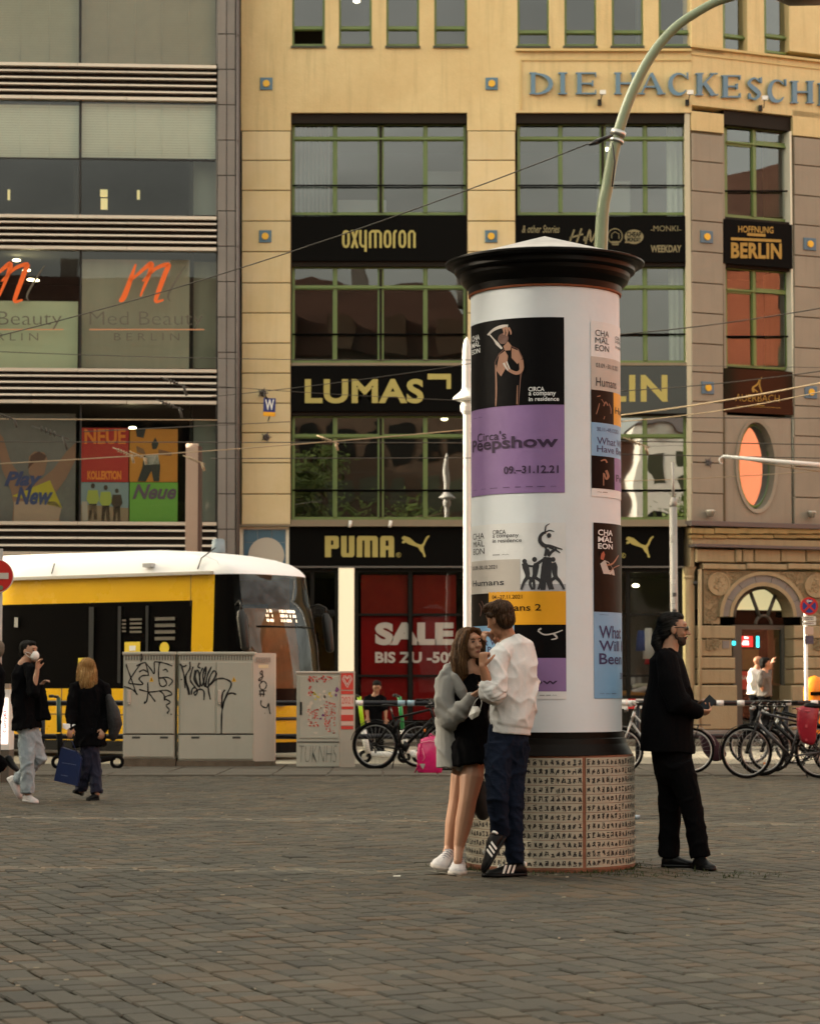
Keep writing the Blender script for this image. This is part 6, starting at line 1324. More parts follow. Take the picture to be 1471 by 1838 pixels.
def pstroke(par, st_, m, off=.003, name='printed_figure'):
    mb = MB(); f = cm(off)
    for pts, w_ in st_:
        c = crv(pts, 4); n = len(c); kk = 1.25 if m is i_ink else 1.0; ws = w_ if not isinstance(w_, (list, tuple)) else [kk * (w_[min(len(w_) - 1, int(v))] * (1 - v % 1) + w_[min(len(w_) - 1, int(v) + 1)] * (v % 1)) for v in [i * (len(w_) - 1) / max(1, n - 1) for i in range(n)]]; mb.ribbon(c, ws, f)
    return O(name, mb, m, par)
def small(par, x0, x1, y, m, n=4, off=.003):
    mb = MB(); f = cm(off); r0 = random.Random(int(x0 * y))
    d = (x1 - x0) / n
    for k in range(n):
        TEXT(mb, r0.choice(['.......', '.-..-.', '..-....']), x0 + d * k, y - .8, x0 + d * (k + .75), y + .8, f, off=.02)
    return O('fine_print', mb, m, par)
TL = -1.40   # left edge angle of the left-hand posters (just round the side)
# upper left: dark portrait over purple
p1 = sheet(0, 570, 1005, 884, .0, i_wht, colm, 'poster'); bpy.data.objects.remove(p1)
def sheetA(y0, y1, px1, m, par, off, name='poster', pxl=None):
    return sheet(pxl if pxl else 845, y0, px1, y1, off, m, par, name, None)
p1 = sheet(845.5, 569, 1005, 884, .0, i_pur, colm, 'poster'); p1['label'] = 'purple poster with a dark photograph of a man holding his arm over his head'
sheet(845.5, 569, 1005, 726, .0012, i_blk, p1, 'photo_area')
ptext(p1, 'CHA', 847.5, 589, 860, 599, i_wht); ptext(p1, 'MAL', 847.5, 602, 861, 611, i_wht); ptext(p1, 'EON', 847.5, 614, 860.5, 623, i_wht); pshape(p1, [[(853, 600.2), (857, 600.2), (857, 601.2), (853, 601.2)]], i_wht)
# figure: torso, raised arm, head
pshape(p1, [[(892, 630), (902, 622), (914, 618), (926, 625), (933, 640), (934, 660), (930, 676), (926, 726), (886, 726), (888, 700), (886, 668), (885, 645)]], i_skd, .0024)
pshape(p1, [[(893, 633), (903, 626), (908, 636), (906, 655), (896, 672), (888, 660)], [(914, 622), (926, 628), (932, 642), (924, 652), (914, 640)], [(900, 618), (908, 610), (914, 618), (912, 626), (903, 626)]], i_skin, .0036)
pstroke(p1, [([(930, 645), (931, 662), (922, 668), (908, 660), (904, 652)], [8, 7, 6, 5, 3])], i_skin, .0045)
pstroke(p1, [([(887, 650), (888, 690), (887, 724)], [2, 3, 2]), ([(924, 690), (923, 724)], [1, 2])], i_skin, .004)
pshape(p1, [[(900 + 9 * cos(a * pi / 8), 604 + 10 * sin(a * pi / 8)) for a in range(16)]], i_skd, .0048)
pstroke(p1, [([(874, 594), (884, 586), (897, 582), (908, 583)], [3, 5, 6, 7]), ([(876, 592), (884, 603), (890, 612), (898, 622)], [2, 2, 5, 3])], i_lite, .005)
pstroke(p1, [([(904, 583), (907, 592), (906, 600)], [5, 4, 2]), ([(909, 585), (913, 593), (913, 598)], [4, 3, 2]), ([(900, 584), (902, 592), (901, 597)], [4, 3, 2])], i_skin, .0055)
pstroke(p1, [([(901, 648), (904, 655), (908, 662)], [4, 3, 2]), ([(906, 646), (908, 652), (911, 660)], 2.2)], i_lite, .0056)
ptext(p1, 'CIRCA', 942.5, 694, 970, 702, i_wht, bold=.02); ptext(p1, 'a company', 943, 703.5, 990, 712, i_wht, bold=.02); ptext(p1, 'in residence', 943, 712, 995.5, 719.5, i_wht, bold=.02)
ptext(p1, "Circa's", 856, 770, 904, 786, i_dpl, bold=.01); ptext(p1, 'Peepshow', 848, 781, 993.5, 809, i_dpl, bold=.025)
ptext(p1, '09.–31.12.21', 900, 835, 994, 849, i_dpl, bold=.02); small(p1, 849, 866, 741, i_dpl, 2)
for a, b in ((849, 857), (862, 872), (877, 893), (899, 913), (919, 932), (938, 953), (957, 975), (980, 993)): small(p1, a, b, 873, i_dpl, 1)
# lower left
p2 = sheet(845.5, 938, 1006, 1255, .0, i_wht, colm, 'poster'); p2['label'] = 'white programme poster with a human pyramid of acrobats and coloured blocks'
ptext(p2, 'CHA', 848.5, 952, 867, 963, i_ink, bold=0); ptext(p2, 'MAL', 849, 967, 867, 977, i_ink, bold=0); ptext(p2, 'EON', 849, 980, 867, 991, i_ink, bold=0); pshape(p2, [[(856, 965), (862, 965), (862, 966), (856, 966)]], i_ink)
ptext(p2, 'CIRCA', 881, 949, 903, 957, i_ink, bold=.005); ptext(p2, 'a company', 881, 958, 925, 965, i_ink, bold=.005); ptext(p2, 'in residence', 881, 965, 930, 972, i_ink, bold=.005); small(p2, 881, 912, 994, i_ink, 2)
sheet(845.5, 1003, 927, 1063, .0012, i_gry, p2, 'colour_block'); ptext(p2, '03.09.-30.10.2021', 848, 1012, 888, 1019, i_ink, bold=.005); ptext(p2, 'Humans', 848.5, 1038, 900, 1049, i_ink, bold=.01)
# acrobats (simple silhouettes)
S = lambda lst, **k: pstroke(p2, lst, i_ink, .0030 + k.get('o', 0))
grad = sheet(927, 1048, 1006, 1061, .0012, M('print_shade', (.42, .42, .45), .6, var=.10, vs=3, bump=.25, bs=5), p2, 'floor_shade')
S([([(929, 1058), (934, 1044), (940, 1034), (937, 1018), (934, 1010)], [3, 4, 6, 9, 7]), ([(940, 1036), (950, 1042), (951, 1058)], [5, 4, 3]), ([(936, 1014), (946, 1016), (954, 1016)], [4, 3, 3]),
   ([(948, 1058), (944, 1046), (952, 1034), (954, 1018), (956, 1012)], [3, 4, 6, 9, 7]), ([(952, 1036), (962, 1044), (958, 1058)], [5, 4, 3]), ([(954, 1014), (962, 1008), (972, 1000)], [5, 4, 3]),
   ([(966, 1059), (967, 1040), (972, 1020), (974, 1000)], [7, 9, 14, 11]), ([(980, 1058), (976, 1040), (974, 1020)], [6, 8, 12]), ([(975, 998), (982, 990), (990, 985)], [5, 4, 3]), ([(970, 998), (972, 986), (970, 982)], [4, 3, 3]),
   ([(1003, 1058), (996, 1044), (988, 1034), (986, 1018), (984, 1010)], [3, 4, 6, 9, 7]), ([(988, 1036), (980, 1044), (984, 1058)], [5, 4, 3]), ([(982, 1014), (976, 1008)], [4, 4])])
S([([(1000, 986), (990, 983), (979, 980), (969, 979), (962, 972), (962, 963), (967, 957), (972, 956)], [1.2, 2.4, 4, 5.5, 5.5, 4.6, 4, 3]), ([(970, 956), (971, 949), (972, 944), (978, 940)], [2.4, 2, 1.6, 1]), ([(970, 956), (978, 952), (986, 954)], [2.2, 1.8, 1]), ([(996, 992), (988, 987), (977, 982)], [1.4, 2.4, 3.2])], o=.0006)
pshape(p2, [[(x + r * cos(a * pi / 6), y + r * 1.1 * sin(a * pi / 6)) for a in range(12)] for x, y, r in ((935, 1007, 4), (952, 1004, 4.2), (974, 990, 4.4), (984, 1004, 4), (977, 961, 4))], i_ink, .0045)
sheet(845.5, 1063, 874, 1122, .0014, i_brn, p2, 'photo_area'); sheet(874, 1061, 1006, 1121, .0014, i_yel, p2, 'colour_block')
pstroke(p2, [([(858, 1080), (862, 1090), (860, 1104)], 1.6), ([(862, 1076), (866, 1086), (868, 1100)], 1.4)], i_skd, .003)
ptext(p2, '04.–27.11.2021', 880, 1067, 930.5, 1074, i_brn, bold=.005); ptext(p2, 'Humans 2', 880, 1084, 963, 1096, i_brn, bold=.01)
sheet(845.5, 1122, 917, 1181, .0014, i_blu, p2, 'colour_block'); sheet(917, 1121, 1006, 1181, .0014, i_blk, p2, 'photo_area')
ptext(p2, 'What Will', 850, 1145, 902, 1158, i_navy, bold=.005); ptext(p2, 'Have Been', 849, 1160, 903, 1172, i_navy, bold=.005)
pstroke(p2, [([(957, 1132), (968, 1139), (984, 1137), (1000, 1131)], [2, 2.5, 2.5, 1.5]), ([(984, 1137), (990, 1145), (980, 1148)], [4, 3, 1.5]), ([(958, 1131), (963, 1128)], 3)], i_lite, .003)
sheet(845.5, 1181, 1006, 1241, .0014, i_pur, p2, 'colour_block'); ptext(p2, 'Peepshow', 868, 1219, 991, 1231, i_dpl, bold=.015); small(p2, 960, 992, 1248, i_ink, 3)
# right-hand posters run round the side of the shaft
TR = th(1053) + .842 / RB
p3 = sheet(1053, 572, 0, 889, .0, i_wht, colm, 'poster', TR); p3['label'] = 'white programme poster with grey, amber and blue blocks, wrapping round the right side'
def rtext(par, s, x0, y0, w_, y1, m, off=.003, bold=.01):
    a0 = th(x0); mb = MB(); TEXT(mb, s, 0, y0, 1, y1, cma(off, a0, a0 + w_ / RB), off=bold); return O('lettering', mb, m, par)
rtext(p3, 'CHA', 1061, 587, .15, 598, i_ink, bold=0); rtext(p3, 'MAL', 1061, 601, .15, 611, i_ink, bold=0); rtext(p3, 'EON', 1061, 614, .15, 625, i_ink, bold=0); pshape(p3, [[(1073, 599.4), (1083, 599.4), (1083, 600.6), (1073, 600.6)]], i_ink)
for k, s in enumerate(('CIRCA', 'a company', 'in residence')): rtext(p3, s, 1100, 592 + 8 * k, .2, 598 + 8 * k, i_ink)
sheet(1053, 636, 0, 696, .0014, i_gry, p3, 'colour_block', th(1053) + .45 / RB); rtext(p3, '03.09.–30.10.2021', 1062, 647, .30, 655, i_ink, bold=0); rtext(p3, 'Humans', 1062, 673, .26, 689, i_ink, bold=.005)
sheet(1053, 696, 1096, 755, .0014, i_brn, p3, 'photo_area'); sheet(1096, 696, 0, 755, .0014, i_yel, p3, 'colour_block', TR)
pstroke(p3, [([(1062, 740), (1066, 728), (1068, 720)], 1.6), ([(1076, 724), (1080, 716), (1084, 722)], 2), ([(1072, 712), (1078, 720)], 1.2), ([(1086, 718), (1090, 726), (1090, 736)], 1.6), ([(1078, 742), (1076, 748)], 1.2), ([(1064, 708), (1070, 706)], 1.5)], i_skin, .003)
rtext(p3, 'Humans 2', 1099, 722, .5, 734, i_brn)
sheet(1053, 755, 0, 815, .0014, i_blu, p3, 'colour_block', th(1053) + .45 / RB); rtext(p3, '30.11.–05.12.2021', 1063, 763, .30, 770, i_navy, bold=0); rtext(p3, 'What Will', 1063, 781, .42, 794, i_navy, bold=.005); rtext(p3, 'Have Been', 1063, 796, .44, 808, i_navy, bold=.005)
sheet(1053, 815, 1097, 874, .0014, i_blk, p3, 'photo_area'); sheet(1097, 815, 0, 874, .0014, i_pur, p3, 'colour_block', TR)
pstroke(p3, [([(1070, 824), (1078, 821), (1082, 826)], [2, 3, 3]), ([(1080, 840), (1084, 850), (1080, 856), (1076, 846)], [5, 5, 3, 3]), ([(1075, 845), (1075, 868)], 2)], i_skin, .003); rtext(p3, 'Peepshow', 1100, 845, .6, 862, i_dpl)
small(p3, 1063, 1085, 880, i_ink, 2)
p4 = sheet(1056, 936, 0, 1254, .0, i_blu, colm, 'poster', TR); p4['label'] = 'sky blue poster below a dark photograph of a musician, wrapping round the right side'
sheet(1056, 936, 0, 1097, .0014, i_brn, p4, 'photo_area', TR)
rtext(p4, 'CHA', 1064, 948, .17, 958.5, i_wht, bold=.02); rtext(p4, 'MAL', 1064, 961, .17, 970.5, i_wht, bold=.02); rtext(p4, 'EON', 1064, 973, .17, 983, i_wht, bold=.02); pshape(p4, [[(1074, 959.2), (1082, 959.2), (1082, 960.4), (1074, 960.4)]], i_wht)
pshape(p4, [[(1068, 1010), (1076, 1003), (1084, 1006), (1094, 1020), (1096, 1030), (1084, 1028), (1074, 1028)]], i_lite, .0028); pshape(p4, [[(1067, 988), (1074, 986), (1077, 993), (1074, 1003), (1069, 1002)]], i_red, .003); pshape(p4, [[(1065, 990), (1068, 985), (1076, 985), (1070, 992), (1068, 1000)]], i_blk, .0034)
pstroke(p4, [([(1080, 1012), (1092, 1008), (1104, 992)], [3, 3, 1.5]), ([(1086, 1024), (1094, 1016), (1106, 1010)], 1.5)], i_skin, .0035)
for s, y0, y1, w_ in (('What', 1122, 1145, .32), ('Will Have', 1149, 1168, .66), ('Been', 1172, 1192, .34)): rtext(p4, s, 1065, y0, w_, y1, i_navy, bold=.012)
rtext(p4, '30.11.-05.12.21', 1106, 1207, .55, 1219, i_navy); small(p4, 1066, 1088, 1102, i_navy, 1); small(p4, 1066, 1100, 1245, i_navy, 3)
# base: drum with paper sheets of calligraphy
BX = P(987, 1450, YC).x; RD = 149 * S_
zb0, zb1 = 0.0, cz(1351)
m_or2 = M('base_terracotta', (.28, .115, .065), .85, var=.35, vs=6, bump=.3, bs=40); m_pap = M('calligraphy_sheet', (.50, .455, .36), .8, var=.28, vs=2.2, rand=.2, col2=(.43, .375, .28), bump=.08, bs=12)
mb = MB(); mb.lathe([(RD - .01, zb0 - .03), (RD + .004, zb0 + .02), (RD, zb0 + .06), (RD, zb1 - .03), (RD - .005, zb1 - .005), (RD - .02, zb1)], (BX, YC), 96); base = O('base_drum', mb, m_or2, colm)
rows_ = [(0.03 + k * (zb1 - .05) / 12, 0.03 + (k + 1) * (zb1 - .05) / 12) for k in range(12)]
edges = [-1.62, -1.30, -.98, -.66, -.335, .0, .322]; edges2 = [.365, .70, 1.05, 1.35, 1.62]
rb = random.Random(21); ink = MB()
def bpt(a, z, off): r = RD + off; return Vector((BX + r * sin(a), YC - r * cos(a), z))
for es in (edges, edges2, [1.66, 2.0, 2.34, 2.68, 3.0], [-3.2, -2.85, -2.5, -2.15, -1.66]):
    for a0, a1 in zip(es, es[1:]):
        for k, (z0, z1) in enumerate(rows_):
            off = .004 + rb.uniform(-.0012, .0022); g = rb.uniform(.0, .002); jz = rb.uniform(-.003, .003)
            n = 5; mb = MB(); rg_ = []
            A = [a0 + g + (a1 - a0 - 2 * g) * i / n for i in range(n + 1)]
            rg_ = [[bpt(a, z0 + .0015, .0005) for a in A], [bpt(a, z0 + .002 + jz * .3, off) for a in A], [bpt(a, z1 - .002 + jz * .3, off) for a in A], [bpt(a, z1 - .0012, .0005) for a in A]]
            mb.ring(rg_, 0, False, False, False)
            mb.add([rg_[i][0] for i in range(4)], [(0, 1, 2, 3)]); mb.add([rg_[i][-1] for i in range(4)], [(0, 1, 2, 3)])
            O('calligraphy_tile', mb, m_pap, base)
            if abs(a0 + a1) / 2 > 2.2: continue
            cw = .036 / RD; m_ = int((a1 - a0) / cw)
            for c in range(m_):
                ac = a0 + (c + .5) * (a1 - a0) / m_; hgt = (z1 - z0) * .66; zc = (z0 + z1) / 2 + rb.uniform(-.003, .003); wd = cw * .42
                f = lambda x, y: bpt(ac + x * wd, zc + y * hgt / 2, off + .0015)
                for s_ in range(rb.choice((6, 7, 7, 8))):
                    t = rb.random()
                    if t < .4: y = rb.uniform(-.9, .9); q = [(rb.uniform(-1, -.5), y), (rb.uniform(.5, 1), y + rb.uniform(-.1, .25))]
                    elif t < .7: x = rb.uniform(-.6, .6); q = [(x, rb.uniform(.3, 1)), (x + rb.uniform(-.2, .2), rb.uniform(-1, -.2))]
                    else: x = rb.uniform(-.4, .4); q = [(x, rb.uniform(0, .7)), (x + rb.choice((-1, 1)) * .75, rb.uniform(-1, -.5))]
                    p0, p1 = q; dx, dy = p1[0] - p0[0], p1[1] - p0[1]; l = sqrt(dx * dx + dy * dy) or 1; wx, wy = -dy / l * .22, dx / l * .15
                    ink.add([f(p0[0] + wx, p0[1] + wy), f(p0[0] - wx, p0[1] - wy), f(p1[0] - wx * .6, p1[1] - wy * .6), f(p1[0] + wx * .6, p1[1] + wy * .6)], [(0, 1, 2, 3)])
o_ = O('calligraphy_ink', ink, M('brush_ink', (.026, .023, .022), .7), base); o_['kind'] = 'stuff'
# litter at the foot
for px, py, w_, d_, h_, cc, lab in ((985, 1565, .09, .04, .006, (.3, .5, .6), 'scrap of light blue paper at the foot of the column'), (712, 1574, .05, .03, .004, (.6, .58, .5), 'small white scrap of paper on the setts left of the couple')):
    g = G(px, py); mb = MB(); mb.hexa([(g.x - w_ / 2, g.y - d_, .004), (g.x + w_ / 2, g.y - d_ * .6, .003), (g.x + w_ / 2, g.y, .004), (g.x - w_ / 2, g.y + .01, .004), (g.x - w_ / 2, g.y - d_, .007), (g.x + w_ / 2, g.y - d_ * .6, .006), (g.x + w_ / 2, g.y, .012), (g.x - w_ / 2, g.y + .01, .009)]); O('paper_scrap', mb, M('scrap_%d' % px, cc, .7), None, lab, 'litter')
g = G(1142, 1470); mb = MB(); mb.tube([(g.x - .02, g.y, .02), (g.x + .03, g.y, .02)], .02, 10); O('bottle_cap', mb, M('cap_blue', (.3, .36, .42), .5), None, 'pale blue plastic cup lying right of the column base', 'litter')
# ================================================================== BICYCLES
m_tyre = M('tyre_rubber', (.003, .003, .003), .8, spec=.1); m_chr = M('chrome', (.30, .29, .28), .3, .9); m_bk = M('bike_black', (.0025, .0025, .003), .35, spec=.22); m_sad = M('saddle_black', (.004, .004, .004), .5, spec=.2)
def bike(lab, px, py_ground, Y, yaw, frame_m, R=.35, rim_m=None, wb=1.06, city=False, fender=True, rack=False, grp='bicycles parked along the railing', lean=0.0, tw=.02, bar_up=.0):
    """px = measured x of the rear hub; +x runs to the front wheel, yaw turns it"""
    g = G(px, py_ground) if Y is None else P(px, 1300, Y); o = Vector((g.x, g.y, 0)); t = thing('bicycle', lab, 'bicycle', tuple(o), grp)
    d = Vector((cos(yaw), sin(yaw), 0)); s = Vector((-sin(yaw), cos(yaw), 0)); up = (Vector((0, 0, 1)) + s * lean).normalized()
    q = lambda x, z, y=0.0: o + d * x + up * z + s * y
    rim_m = rim_m or m_chr
    rear, front = q(0, R), q(wb, R); bb = q(.43, R - .06); seat_t = q(.27, R + .48); head_t = q(wb - .20, R + .58); head_b = q(wb - .15, R + .43)
    for c in (rear, front):
        mb = MB(); mb.torus(c, s, R - tw, tw, 40, 8); wl = O('wheel', mb, m_tyre, t)
        mb = MB(); mb.torus(c, s, R - tw * 2 - .008, .010, 40, 6); O('rim', mb, rim_m, wl)
        mb = MB()
        for k in range(24):
            a = 2 * pi * k / 24; e = c + (d * cos(a) + up * sin(a)) * (R - .045); mb.tube([c + s * (.02 if k % 2 else -.02), e], .0022, 3)
        sp = O('spokes', mb, m_chr, wl); sp['kind'] = 'stuff'
        mb = MB(); mb.tube([c - s * .05, c + s * .05], .022, 10); O('hub', mb, m_bk, wl)
        if fender:
            mb = MB(); a0, a1 = (.2, 3.0) if c is rear else (.0, 2.4); rg = []
            for k in range(17):
                a = a0 + (a1 - a0) * k / 16; v = (d * -cos(a) + up * sin(a)) if c is rear else (d * cos(a - .3) + up * sin(a - .3)); rg.append([c + v * (R + .02) + s * w_ for w_ in (-.025, .025)] + [c + v * (R + .026) + s * w_ for w_ in (.02, -.02)])
            mb.ring(rg); O('mudguard', mb, frame_m if city else m_bk, t)
    mb = MB(); r_ = .017
    if city:
        mb.tube([head_b, q(wb * .62, R + .08), q(.5, R), bb], r_ * 1.15, 8); mb.tube([head_t - up * .05, q(.55, R + .2), q(.34, R + .16)], r_ * .9, 8)
    else:
        mb.tube([head_b, bb], r_ * 1.5, 10); mb.tube([head_t - up * .02, q(.29, R + .42)], r_ * 1.1, 8)
    mb.tube([bb, seat_t], r_, 8); mb.tube([head_b - up * .02, head_t], r_ * 1.3, 10)
    for w_ in (-.05, .05): mb.tube([bb + s * w_ * .6, rear + s * w_], r_ * .65, 6); mb.tube([q(.29, R + .40) + s * w_ * .3, rear + s * w_], r_ * .6, 6)
    fr = O('frame', mb, frame_m, t)
    mb = MB()
    for w_ in (-.05, .05): mb.tube([head_b + s * w_ * .9 - up * .01, q(wb - .07, R + .2) + s * w_, front + s * w_], [.016, .014, .010], 8)
    mb.tube([head_b - s * .05, head_b + s * .05], .018, 8); O('fork', mb, m_bk if not city else frame_m, t)
    mb = MB(); ht = head_t + up * (.10 + bar_up) - d * .03; mb.tube([head_t, ht], .014, 8); mb.tube([ht, ht + d * .06 + up * .01], .014, 8); c = ht + d * .06 + up * .01
    mb.tube([c - s * .31 - d * .12 + up * .02, c - s * .2 - d * .01 + up * .03, c, c + s * .2 - d * .01 + up * .03, c + s * .31 - d * .12 + up * .02], .012, 8); hb = O('handlebar', mb, m_chr if city else m_bk, t)
    for w_ in (-1, 1):
        mb = MB(); a = c + s * w_ * .29 - d * .09 + up * .02; mb.tube([a, a + s * w_ * .05 - d * .09], .018, 8); O('grip', mb, m_sad, hb)
        mb = MB(); mb.tube([c + s * w_ * .2 + up * .02, c + s * w_ * .23 + d * .05 - up * .03, c + s * w_ * .30 + d * .01 - up * .04], .006, 5); O('brake_lever', mb, m_chr, hb)
    mb = MB(); st = q(.235, R + .60); mb.tube([seat_t, st], .013, 8); O('seat_post', mb, m_chr, t)
    mb = MB(); mb.tube([st + d * .16 + up * .01, st + d * .05 + up * .02, st - d * .06 + up * .025, st - d * .12 + up * .02], [.02, .035, (.07), .06], 12, side=tuple(s), ratio=.35, round_ends=True); O('saddle', mb, m_sad, t)
    mb = MB(); mb.torus(bb + s * -.05, s, .085, .006, 24, 5); mb.tube([bb - s * .08, bb + s * .08], .022, 8); mb.tube([bb - s * .07, bb - s * .08 + d * .08 - up * .15], .010, 6); mb.tube([bb + s * .07, bb + s * .08 - d * .08 + up * .15], .010, 6); O('crankset', mb, m_bk, t)
    for w_, e in ((-1, Vector(bb - s * .11 + d * .08 - up * .15)), (1, Vector(bb + s * .11 - d * .08 + up * .15))): mb = MB(); mb.hexa([e + d * a + s * b + up * c_ for c_ in (-.012, .012) for a, b in ((-.045, -.035), (.045, -.035), (.045, .035), (-.045, .035))]); O('pedal', mb, m_sad, t)
    mb = MB(); mb.tube([bb - s * .05 + up * .085, rear - s * .04 + up * .035], .005, 4); mb.tube([bb - s * .05 - up * .085, rear - s * .04 - up * .035], .005, 4); mb.torus(rear - s * .045, s, .04, .012, 16, 5); mb.tube([rear - s * .045 - up * .03, rear - s * .05 + d * .02 - up * .12], .014, 6); O('chain', mb, m_bk, t)
    mb = MB(); mb.tube([bb - d * .1 + s * .03, bb - d * .2 + s * .18 - up * (R - .08)], .009, 6); O('kickstand', mb, m_bk, t)
    if rack:
        mb = MB(); z = R + .38
        for w_ in (-.06, .06): mb.tube([q(-.28, z, w_), q(.24, z, w_)], .007, 5); mb.tube([q(-.1, z, w_), q(0, R, w_)], .006, 5)
        for x in (-.25, -.1, .05, .2): mb.tube([q(x, z, -.06), q(x, z, .06)], .006, 5)
        O('rack', mb, m_bk, t)
    mb = MB(); a = head_t + d * .09 + up * .02; mb.tube([a, a + d * .06], [.02, .035], 10); O('headlight', mb, m_chr, t)
    return t, q
b1, q1 = bike('black sturdy bicycle with thick tyres, nearest of the left group, beside the stickered cabinet', 673, 0, 37.9, radians(-14), m_bk, R=.375, wb=1.08, tw=.028, lean=.04, fender=True)
mb = MB(); mb.tube([q1(.28, .55), q1(.38, .78)], .035, 8); mb.tube([q1(.45, .3), q1(.52, .42)], .06, 10); O('battery_motor', mb, m_bk, b1)
b2, q2 = bike('black city bicycle half hidden behind the woman and the pink backpack', 800, 0, 37.2, radians(8), m_bk, R=.36, city=True, rack=True, lean=-.03)
b8, q8 = bike('black bicycle squeezed between the leaning black one and the pink backpack', 752, 0, 38.7, radians(12), m_bk, R=.35, rack=True, lean=-.03)
mb = MB(); mb.tube([q2(-.32, .62), q2(-.34, .62)], .025, 8); O('reflector', mb, M('reflector_orange', (.7, .2, .01), .3), b2)
b3, q3 = bike('dark grey bicycle carrying the red pannier, front wheel pointing left', 1470, 0, 34.3, radians(186), M('bike_graphite', (.06, .06, .065), .3, .3), R=.37, city=False, rack=True, wb=1.06, lean=.02, tw=.02)
b4, q4 = bike('black bicycle just behind the grey one at the right, its wheel showing through', 1500, 0, 35.3, radians(184), m_bk, R=.36, wb=1.1, lean=-.02, tw=.026)
mb = MB(); a = q4(1.1, .2); mb.box(a + Vector((.06, -.03, -.02)), (.09, .015, .03)); O('reflector', mb, MATS['reflector_orange'], b4)
b5, q5 = bike('silver rimmed old city bicycle behind the man in black, with a dark bag behind', 1240, 0, 36.2, radians(178), M('bike_silver', (.4, .38, .36), .3, .6), R=.34, city=True, rack=True, wb=1.05, rim_m=M('pale_rim', (.65, .63, .6), .3, .3), lean=.03)
b6, q6 = bike('slim white racing bicycle on the far side of the right railing', 1425, 0, 40.2, radians(181), M('bike_white', (.7, .7, .66), .4), R=.34, wb=.75, fender=False, rim_m=MATS['pale_rim'])
b7, q7 = bike('black bicycle parked behind the right group, handlebar above the railing', 1500, 0, 36.6, radians(183), m_bk, R=.35, wb=1.0, fender=False)
# panniers, basket bag, backpack
def bag(name, lab, cat, pts, Y, dep, m, w0=.02):
    """soft bag from its measured outline: bulging front, back and rim"""
    cx = sum(p[0] for p in pts) / len(pts); cy = sum(p[1] for p in pts) / len(pts); o = crv(pts + [pts[0]], 3)[:-1]
    t = thing(name, lab, cat, P(cx, max(p[1] for p in pts), Y)); mb = MB(); rg = []
    for k, y in ((.86, -dep / 2), (.97, -dep * .42), (1.0, -dep * .2), (1.0, dep * .2), (.97, dep * .42), (.86, dep / 2)):
        rg.append([P(cx + (x - cx) * k, cy + (y_ - cy) * k, Y) + Vector((0, y, 0)) for x, y_ in o])
    mb.ring(rg, 0, True, True); O('shell', mb, m, t); return t
m_pink = M('pink_vinyl', (.68, .012, .16), .25, spec=.6, var=.3, vs=7, bump=.6, bs=6); m_redv = M('red_vinyl', (.35, .012, .03), .35, spec=.5, var=.25, vs=5, bump=.4, bs=6)
bp = bag('backpack', 'bright pink shiny backpack standing on the paving beside the black city bicycle', 'backpack', [(755, 1327), (768, 1322), (784, 1323), (790, 1345), (793, 1385), (782, 1390), (755, 1389), (748, 1380), (750, 1350)], 36.2, .26, m_pink)
mb = MB(); mb.tube([P(752, 1335, 36.05), P(749, 1355, 36.0), P(750, 1375, 36.05), P(744, 1387, 36.1)], .012, 6); mb.tube([P(768, 1323, 36.1), P(772, 1317, 36.1), P(779, 1323, 36.1)], .01, 6); O('strap', mb, m_pink, bp)
mb = MB(); mb.poly([P(752, 1371, 36.04), P(763, 1371, 36.04), P(759, 1381, 36.04)]); O('patch', mb, M('patch_grey', (.35, .33, .31), .6), bp)
mb = MB(); mb.tube([P(757, 1343, 36.04), P(762, 1360, 36.03), P(758, 1366, 36.04)], .005, 5); mb.tube([P(755, 1333, 36.05), P(770, 1330, 36.04), P(785, 1332, 36.05)], .006, 5); O('zip', mb, M('pink_pale', (.8, .3, .4), .4), bp)
pn = bag('pannier', 'red roll-top pannier bag hanging on the bicycle at the right edge', 'bag', [(1431, 1272), (1440, 1267), (1466, 1268), (1464, 1300), (1460, 1334), (1447, 1336), (1436, 1328), (1430, 1300)], 34.0, .20, m_redv)
mb = MB(); mb.tube([P(1428, 1272, 33.95), P(1448, 1277, 33.9), P(1468, 1270, 33.95)], .016, 6); mb.box(P(1446, 1303, 33.88), (.03, .01, .04)); mb.box(P(1446, 1328, 33.88), (.03, .01, .03)); O('roll_closure', mb, M('red_pale', (.45, .06, .08), .4), pn)
cn = bag('seat_cover', 'black rounded saddle bag above the red pannier', 'bag', [(1440, 1268), (1446, 1262), (1462, 1262), (1472, 1268), (1460, 1272)], 34.0, .2, m_sad)
dk = bag('dark_bag', 'dark wine coloured bag hanging behind the legs of the man in black', 'bag', [(1255, 1322), (1275, 1318), (1290, 1335), (1302, 1352), (1296, 1362), (1280, 1366), (1262, 1350)], 36.4, .2, M('wine_cloth', (.035, .010, .018), .8))
